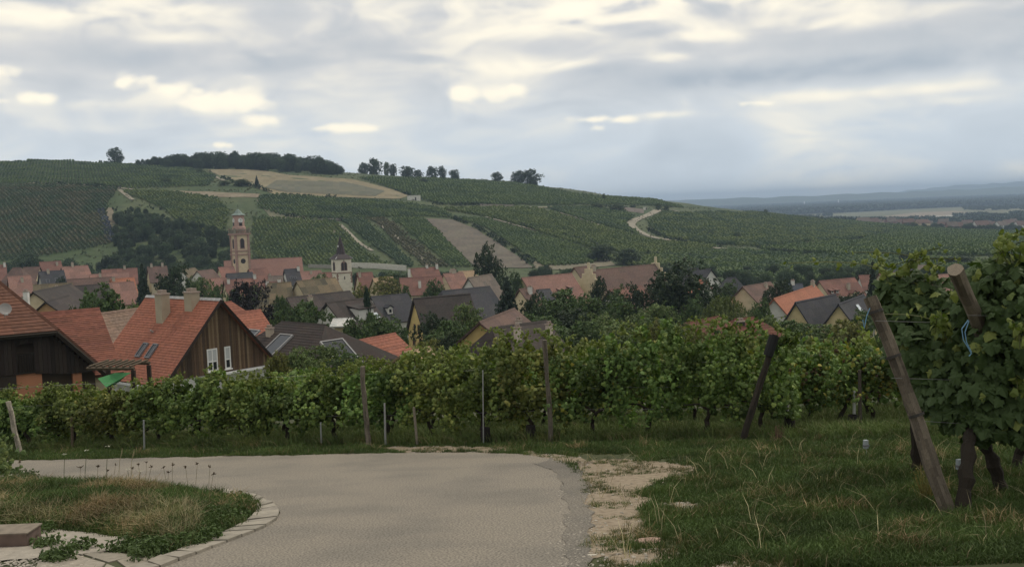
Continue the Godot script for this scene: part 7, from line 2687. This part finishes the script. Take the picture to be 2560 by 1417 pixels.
func build_small_things() -> void:
	var r := RandomNumberGenerator.new()
	r.seed = 31
	# gravel beside the slabs and along the broken road edge
	var tfs := []
	var cols := PackedColorArray()
	var stone := pebble(3)
	for k in 2600:
		var q: Vector2
		var s := r.randf_range(0.006, 0.016)
		if k < 1100:
			q = Vector2(r.randf_range(-80, 240), r.randf_range(1372, 1440))
			if q.y < 1384 + q.x * -0.05 or q.x > 160 + r.randf() * 80:
				continue
			s *= 1.4
		elif k < 2100:
			q = Vector2(1440 + r.randfn() * 26.0, r.randf_range(1160, 1440))
		else:
			var poly: PackedVector2Array = bare_spots[r.randi() % bare_spots.size()]
			q = poly[r.randi() % poly.size()].lerp(poly[r.randi() % poly.size()], r.randf())
			s *= 1.5
		var p := on_ground(q.x, q.y)
		tfs.append(Transform3D(Basis(Vector3.UP, r.randf() * TAU).scaled(Vector3(s, s * 0.7, s)), p + Vector3(0, 0.008, 0)))
		var t := r.randf_range(0.7, 1.25)
		cols.append(Color(0.40 * t, 0.36 * t, 0.30 * t))
	tag(many(self, "gravel", stone, M.stone, tfs, cols), "loose pale gravel by the slabs and along the road edge", "gravel", "", "stuff")
	# single stones in the grass
	for q in [[1620, 1356, 0.085, Color(0.34, 0.235, 0.185), "flat reddish stone lying in the grass near the road edge"], [1478, 1390, 0.035, Color(0.46, 0.42, 0.35), "small pale stone at the broken road edge"], [254, 1367, 0.03, Color(0.36, 0.31, 0.25), "small stone on the pale concrete apron"], [2530, 1175, 0.05, Color(0.45, 0.43, 0.38), "pale stone under the near vines"]]:
		var mb := pebble(int(q[0]))
		var s: float = q[2]
		var m := mat("stone_%d" % int(q[0]), q[3].r, q[3].g, q[3].b, 0.95)
		single("stone", mb, m, q[4], "stone", "", "", Transform3D(Basis(Vector3.UP, 0.4).scaled(Vector3(s * 1.5, s * 0.6, s)), on_ground(q[0], q[1]) + Vector3(0, s * 0.15, 0)))
	# wild carrots with seed heads on the bank
	var heads := [[243, 1168], [287, 1163], [345, 1163], [365, 1157], [377, 1168], [430, 1164], [463, 1170], [492, 1161], [524, 1168], [408, 1170], [532, 1186], [48, 1156], [420, 1182], [267, 1178], [330, 1172], [200, 1170]]
	for k in heads.size():
		var hp: Array = heads[k]
		var foot := on_ground(hp[0] + r.randf_range(-14, 14), 1240 + r.randf_range(-6, 60))
		foot.y = near_ground(foot.x, -foot.z)
		var top := at(hp[0], hp[1], -foot.z) - foot
		var o := thing("wild_carrot", "wild carrot stalk with a dark seed head on the grassy bank", "plant", "wild carrots on the bank", Transform3D(Basis(), foot))
		var mb := MB.new()
		mb.col = Color(0.16, 0.14, 0.07)
		mb.tube([Vector3(0, -0.05, 0), top * 0.5 + Vector3(r.randf_range(-0.03, 0.03), 0, 0), top], [0.0025, 0.002, 0.0018], 4)
		part(o, "stem", mb.mesh(), M.grass)
		var hm := MB.new()
		hm.col = Color(0.085, 0.06, 0.038)
		for i in 12:
			var e := top + Vector3(r.randfn() * 0.014, r.randf_range(0.0, 0.03), r.randfn() * 0.014)
			hm.tube([top, e], [0.002, 0.005], 3)
		part(o, "seed_head", hm.mesh(), M.grass)
	for q in [[318, 1176], [350, 1180], [160, 1138], [215, 1128], [268, 1118], [60, 1196], [90, 1186], [100, 1198], [24, 1190], [59, 1289]]:
		var foot := on_ground(q[0] + r.randf_range(-8, 8), 1240 + r.randf_range(-8, 6) if q[1] < 1250 else q[1] + 12)
		foot.y = near_ground(foot.x, -foot.z)
		var top := at(q[0], q[1], -foot.z) - foot
		var o := thing("wild_carrot", "wild carrot with a white flower umbel on the grassy bank", "plant", "flowering wild carrots", Transform3D(Basis(), foot))
		var mb := MB.new()
		mb.col = Color(0.08, 0.105, 0.045)
		mb.tube([Vector3(0, -0.05, 0), top * 0.5, top], [0.004, 0.0035, 0.003], 4)
		part(o, "stem", mb.mesh(), M.grass)
		var hm := MB.new()
		hm.col = Color(0.48, 0.47, 0.38)
		for i in 16:
			var a := r.randf() * TAU
			var rr := 0.035 * sqrt(r.randf())
			card(hm, r, top + Vector3(cos(a) * rr, 0.012 + r.randf() * 0.006, sin(a) * rr), 0.009, Vector3(0, 2, 0))
		part(o, "umbel", hm.mesh(), M.grass)
	for q in [[300, 1120, 1200], [330, 1122, 1205]]:
		var foot := on_ground(q[0] - 6, 1240)
		foot.y = near_ground(foot.x, -foot.z)
		var top := at(q[0] + 4, q[1], -foot.z) - foot
		var mb := MB.new()
		mb.col = Color(0.34, 0.29, 0.17)
		mb.tube([Vector3(0, -0.05, 0), top * 0.7 + Vector3(-0.015, 0, 0), top * 0.88, top], [0.003, 0.003, 0.009, 0.003], 5)
		single("grass_stalk", mb.mesh(), M.grass, "tall straw coloured grass stalk with an ear on the bank", "plant", "tall grass stalks", "", Transform3D(Basis(), foot))
	# creeping leafy weeds low on the bank and between the slabs
	var weed := leaf_lump(41, 46, Vector3(0.26, 0.09, 0.26), 0.022)
	var wt := []
	var wc := PackedColorArray()
	for k in 420:
		var q: Vector2
		if k < 200:
			q = Vector2(r.randf_range(430, 590), 0)
			q.y = 1322.0 - (q.x - 430.0) * 0.18 + r.randfn() * 13.0
		elif k < 330:
			q = Vector2(r.randf_range(350, 540), 0)
			q.y = 1388.0 - (q.x - 350.0) * 0.22 + r.randfn() * 5.0
		else:
			var c: Array = [[205, 1371], [300, 1380], [330, 1374], [120, 1368], [140, 1402], [590, 1254], [600, 1262], [100, 1330], [60, 1195], [20, 1185]][r.randi() % 10]
			q = Vector2(c[0] + r.randfn() * 12.0, c[1] + r.randfn() * 4.0)
		var p := on_ground(q.x, q.y)
		p.y = near_ground(p.x, -p.z)
		wt.append(Transform3D(Basis(Vector3.UP, r.randf() * TAU).scaled(Vector3.ONE * r.randf_range(0.5, 1.1)), p))
		var t := r.randf_range(0.7, 1.3)
		wc.append(Color(0.075 * t, 0.112 * t, 0.038 * t))
	tag(many(self, "weeds", weed, M.grass, wt, wc), "creeping green weeds low on the bank and between the slabs", "weeds", "", "stuff")
	# reddish dead clump and yellow flowering weed near the vines
	for q in [[1946, 1108, 0.32, Color(0.13, 0.085, 0.055), "brown dead weed clump at the end of the roadside vine row"], [2315, 1262, 0.42, Color(0.20, 0.17, 0.05), "upright yellow brown weed in the grass by the leaning post"]]:
		var mb := MB.new()
		for i in 60:
			var a := r.randf() * TAU
			var s: float = q[2]
			mb.col = q[3] * r.randf_range(0.6, 1.4)
			var b := Vector3(cos(a), 0, sin(a)) * 0.06 * r.randf()
			var e := b + Vector3(r.randfn() * 0.16 * s, s * r.randf_range(0.4, 1.0), r.randfn() * 0.16 * s)
			mb.tube([b, e], [0.004, 0.002], 3, false)
			card(mb, r, e, 0.014, Vector3.UP)
		single("weed_clump", mb.mesh(), M.grass, q[4], "weed", "", "", Transform3D(Basis(), on_ground(q[0], q[1])))
	# small grey ground anchors of the trellis
	for q in [[2166, 1135, 1100, "small grey clamp on a ground anchor standing in the meadow grass"], [2400, 1192, 1148, "small pale grey clamp beside the near vine trunk"]]:
		var b := on_ground(q[0], q[1] + 6)
		var h := at(q[0], q[2], -b.z).y - b.y
		var o := thing("ground_anchor", q[3], "anchor", "", Transform3D(Basis(Vector3.UP, 0.3), b))
		var rod := MB.new()
		rod.col = Color(0.12, 0.12, 0.12)
		rod.tube([Vector3(0, -0.1, 0), Vector3(0.01, h * 0.6, 0)], [0.009, 0.009], 6)
		part(o, "rod", rod.mesh(), M.metal)
		box_part(o, "clamp", -0.03, h * 0.5, -0.025, 0.03, h, 0.025, Color(0.30, 0.33, 0.34), M.paint)
		box_part(o, "bolt", -0.045, h * 0.62, -0.012, 0.045, h * 0.72, 0.03, Color(0.14, 0.14, 0.15), M.paint)
	# leafy sprig at the left edge of the bank
	var spm := MB.new()
	for k in 260:
		var p := Vector3(r.randfn() * 0.16, 0.35 + r.randfn() * 0.20, r.randfn() * 0.16)
		var t := r.randf()
		spm.col = Color(0.060, 0.095, 0.028).lerp(Color(0.14, 0.17, 0.045), t)
		leaf_at(spm, LEAF_FEW, p, Vector3(r.randfn() * 0.5, 0.7, 0.6).normalized(), Vector3(r.randfn(), -0.6, r.randfn()).normalized(), r.randf_range(0.05, 0.09), 0.15)
	var sb := on_ground(-6, 1232)
	sb.y = near_ground(sb.x, -sb.z)
	var so := thing("bush", "small yellow green bush growing on the bank", "bush", "", Transform3D(Basis(), sb))
	part(so, "foliage", spm.mesh(), M.leaf)
	var st := MB.new()
	st.col = Color(0.06, 0.05, 0.035)
	st.tube([Vector3(0, -0.1, 0), Vector3(0.02, 0.3, 0), Vector3(0, 0.55, 0)], [0.018, 0.012, 0.005], 5)
	part(so, "stem", st.mesh(), M.bark)
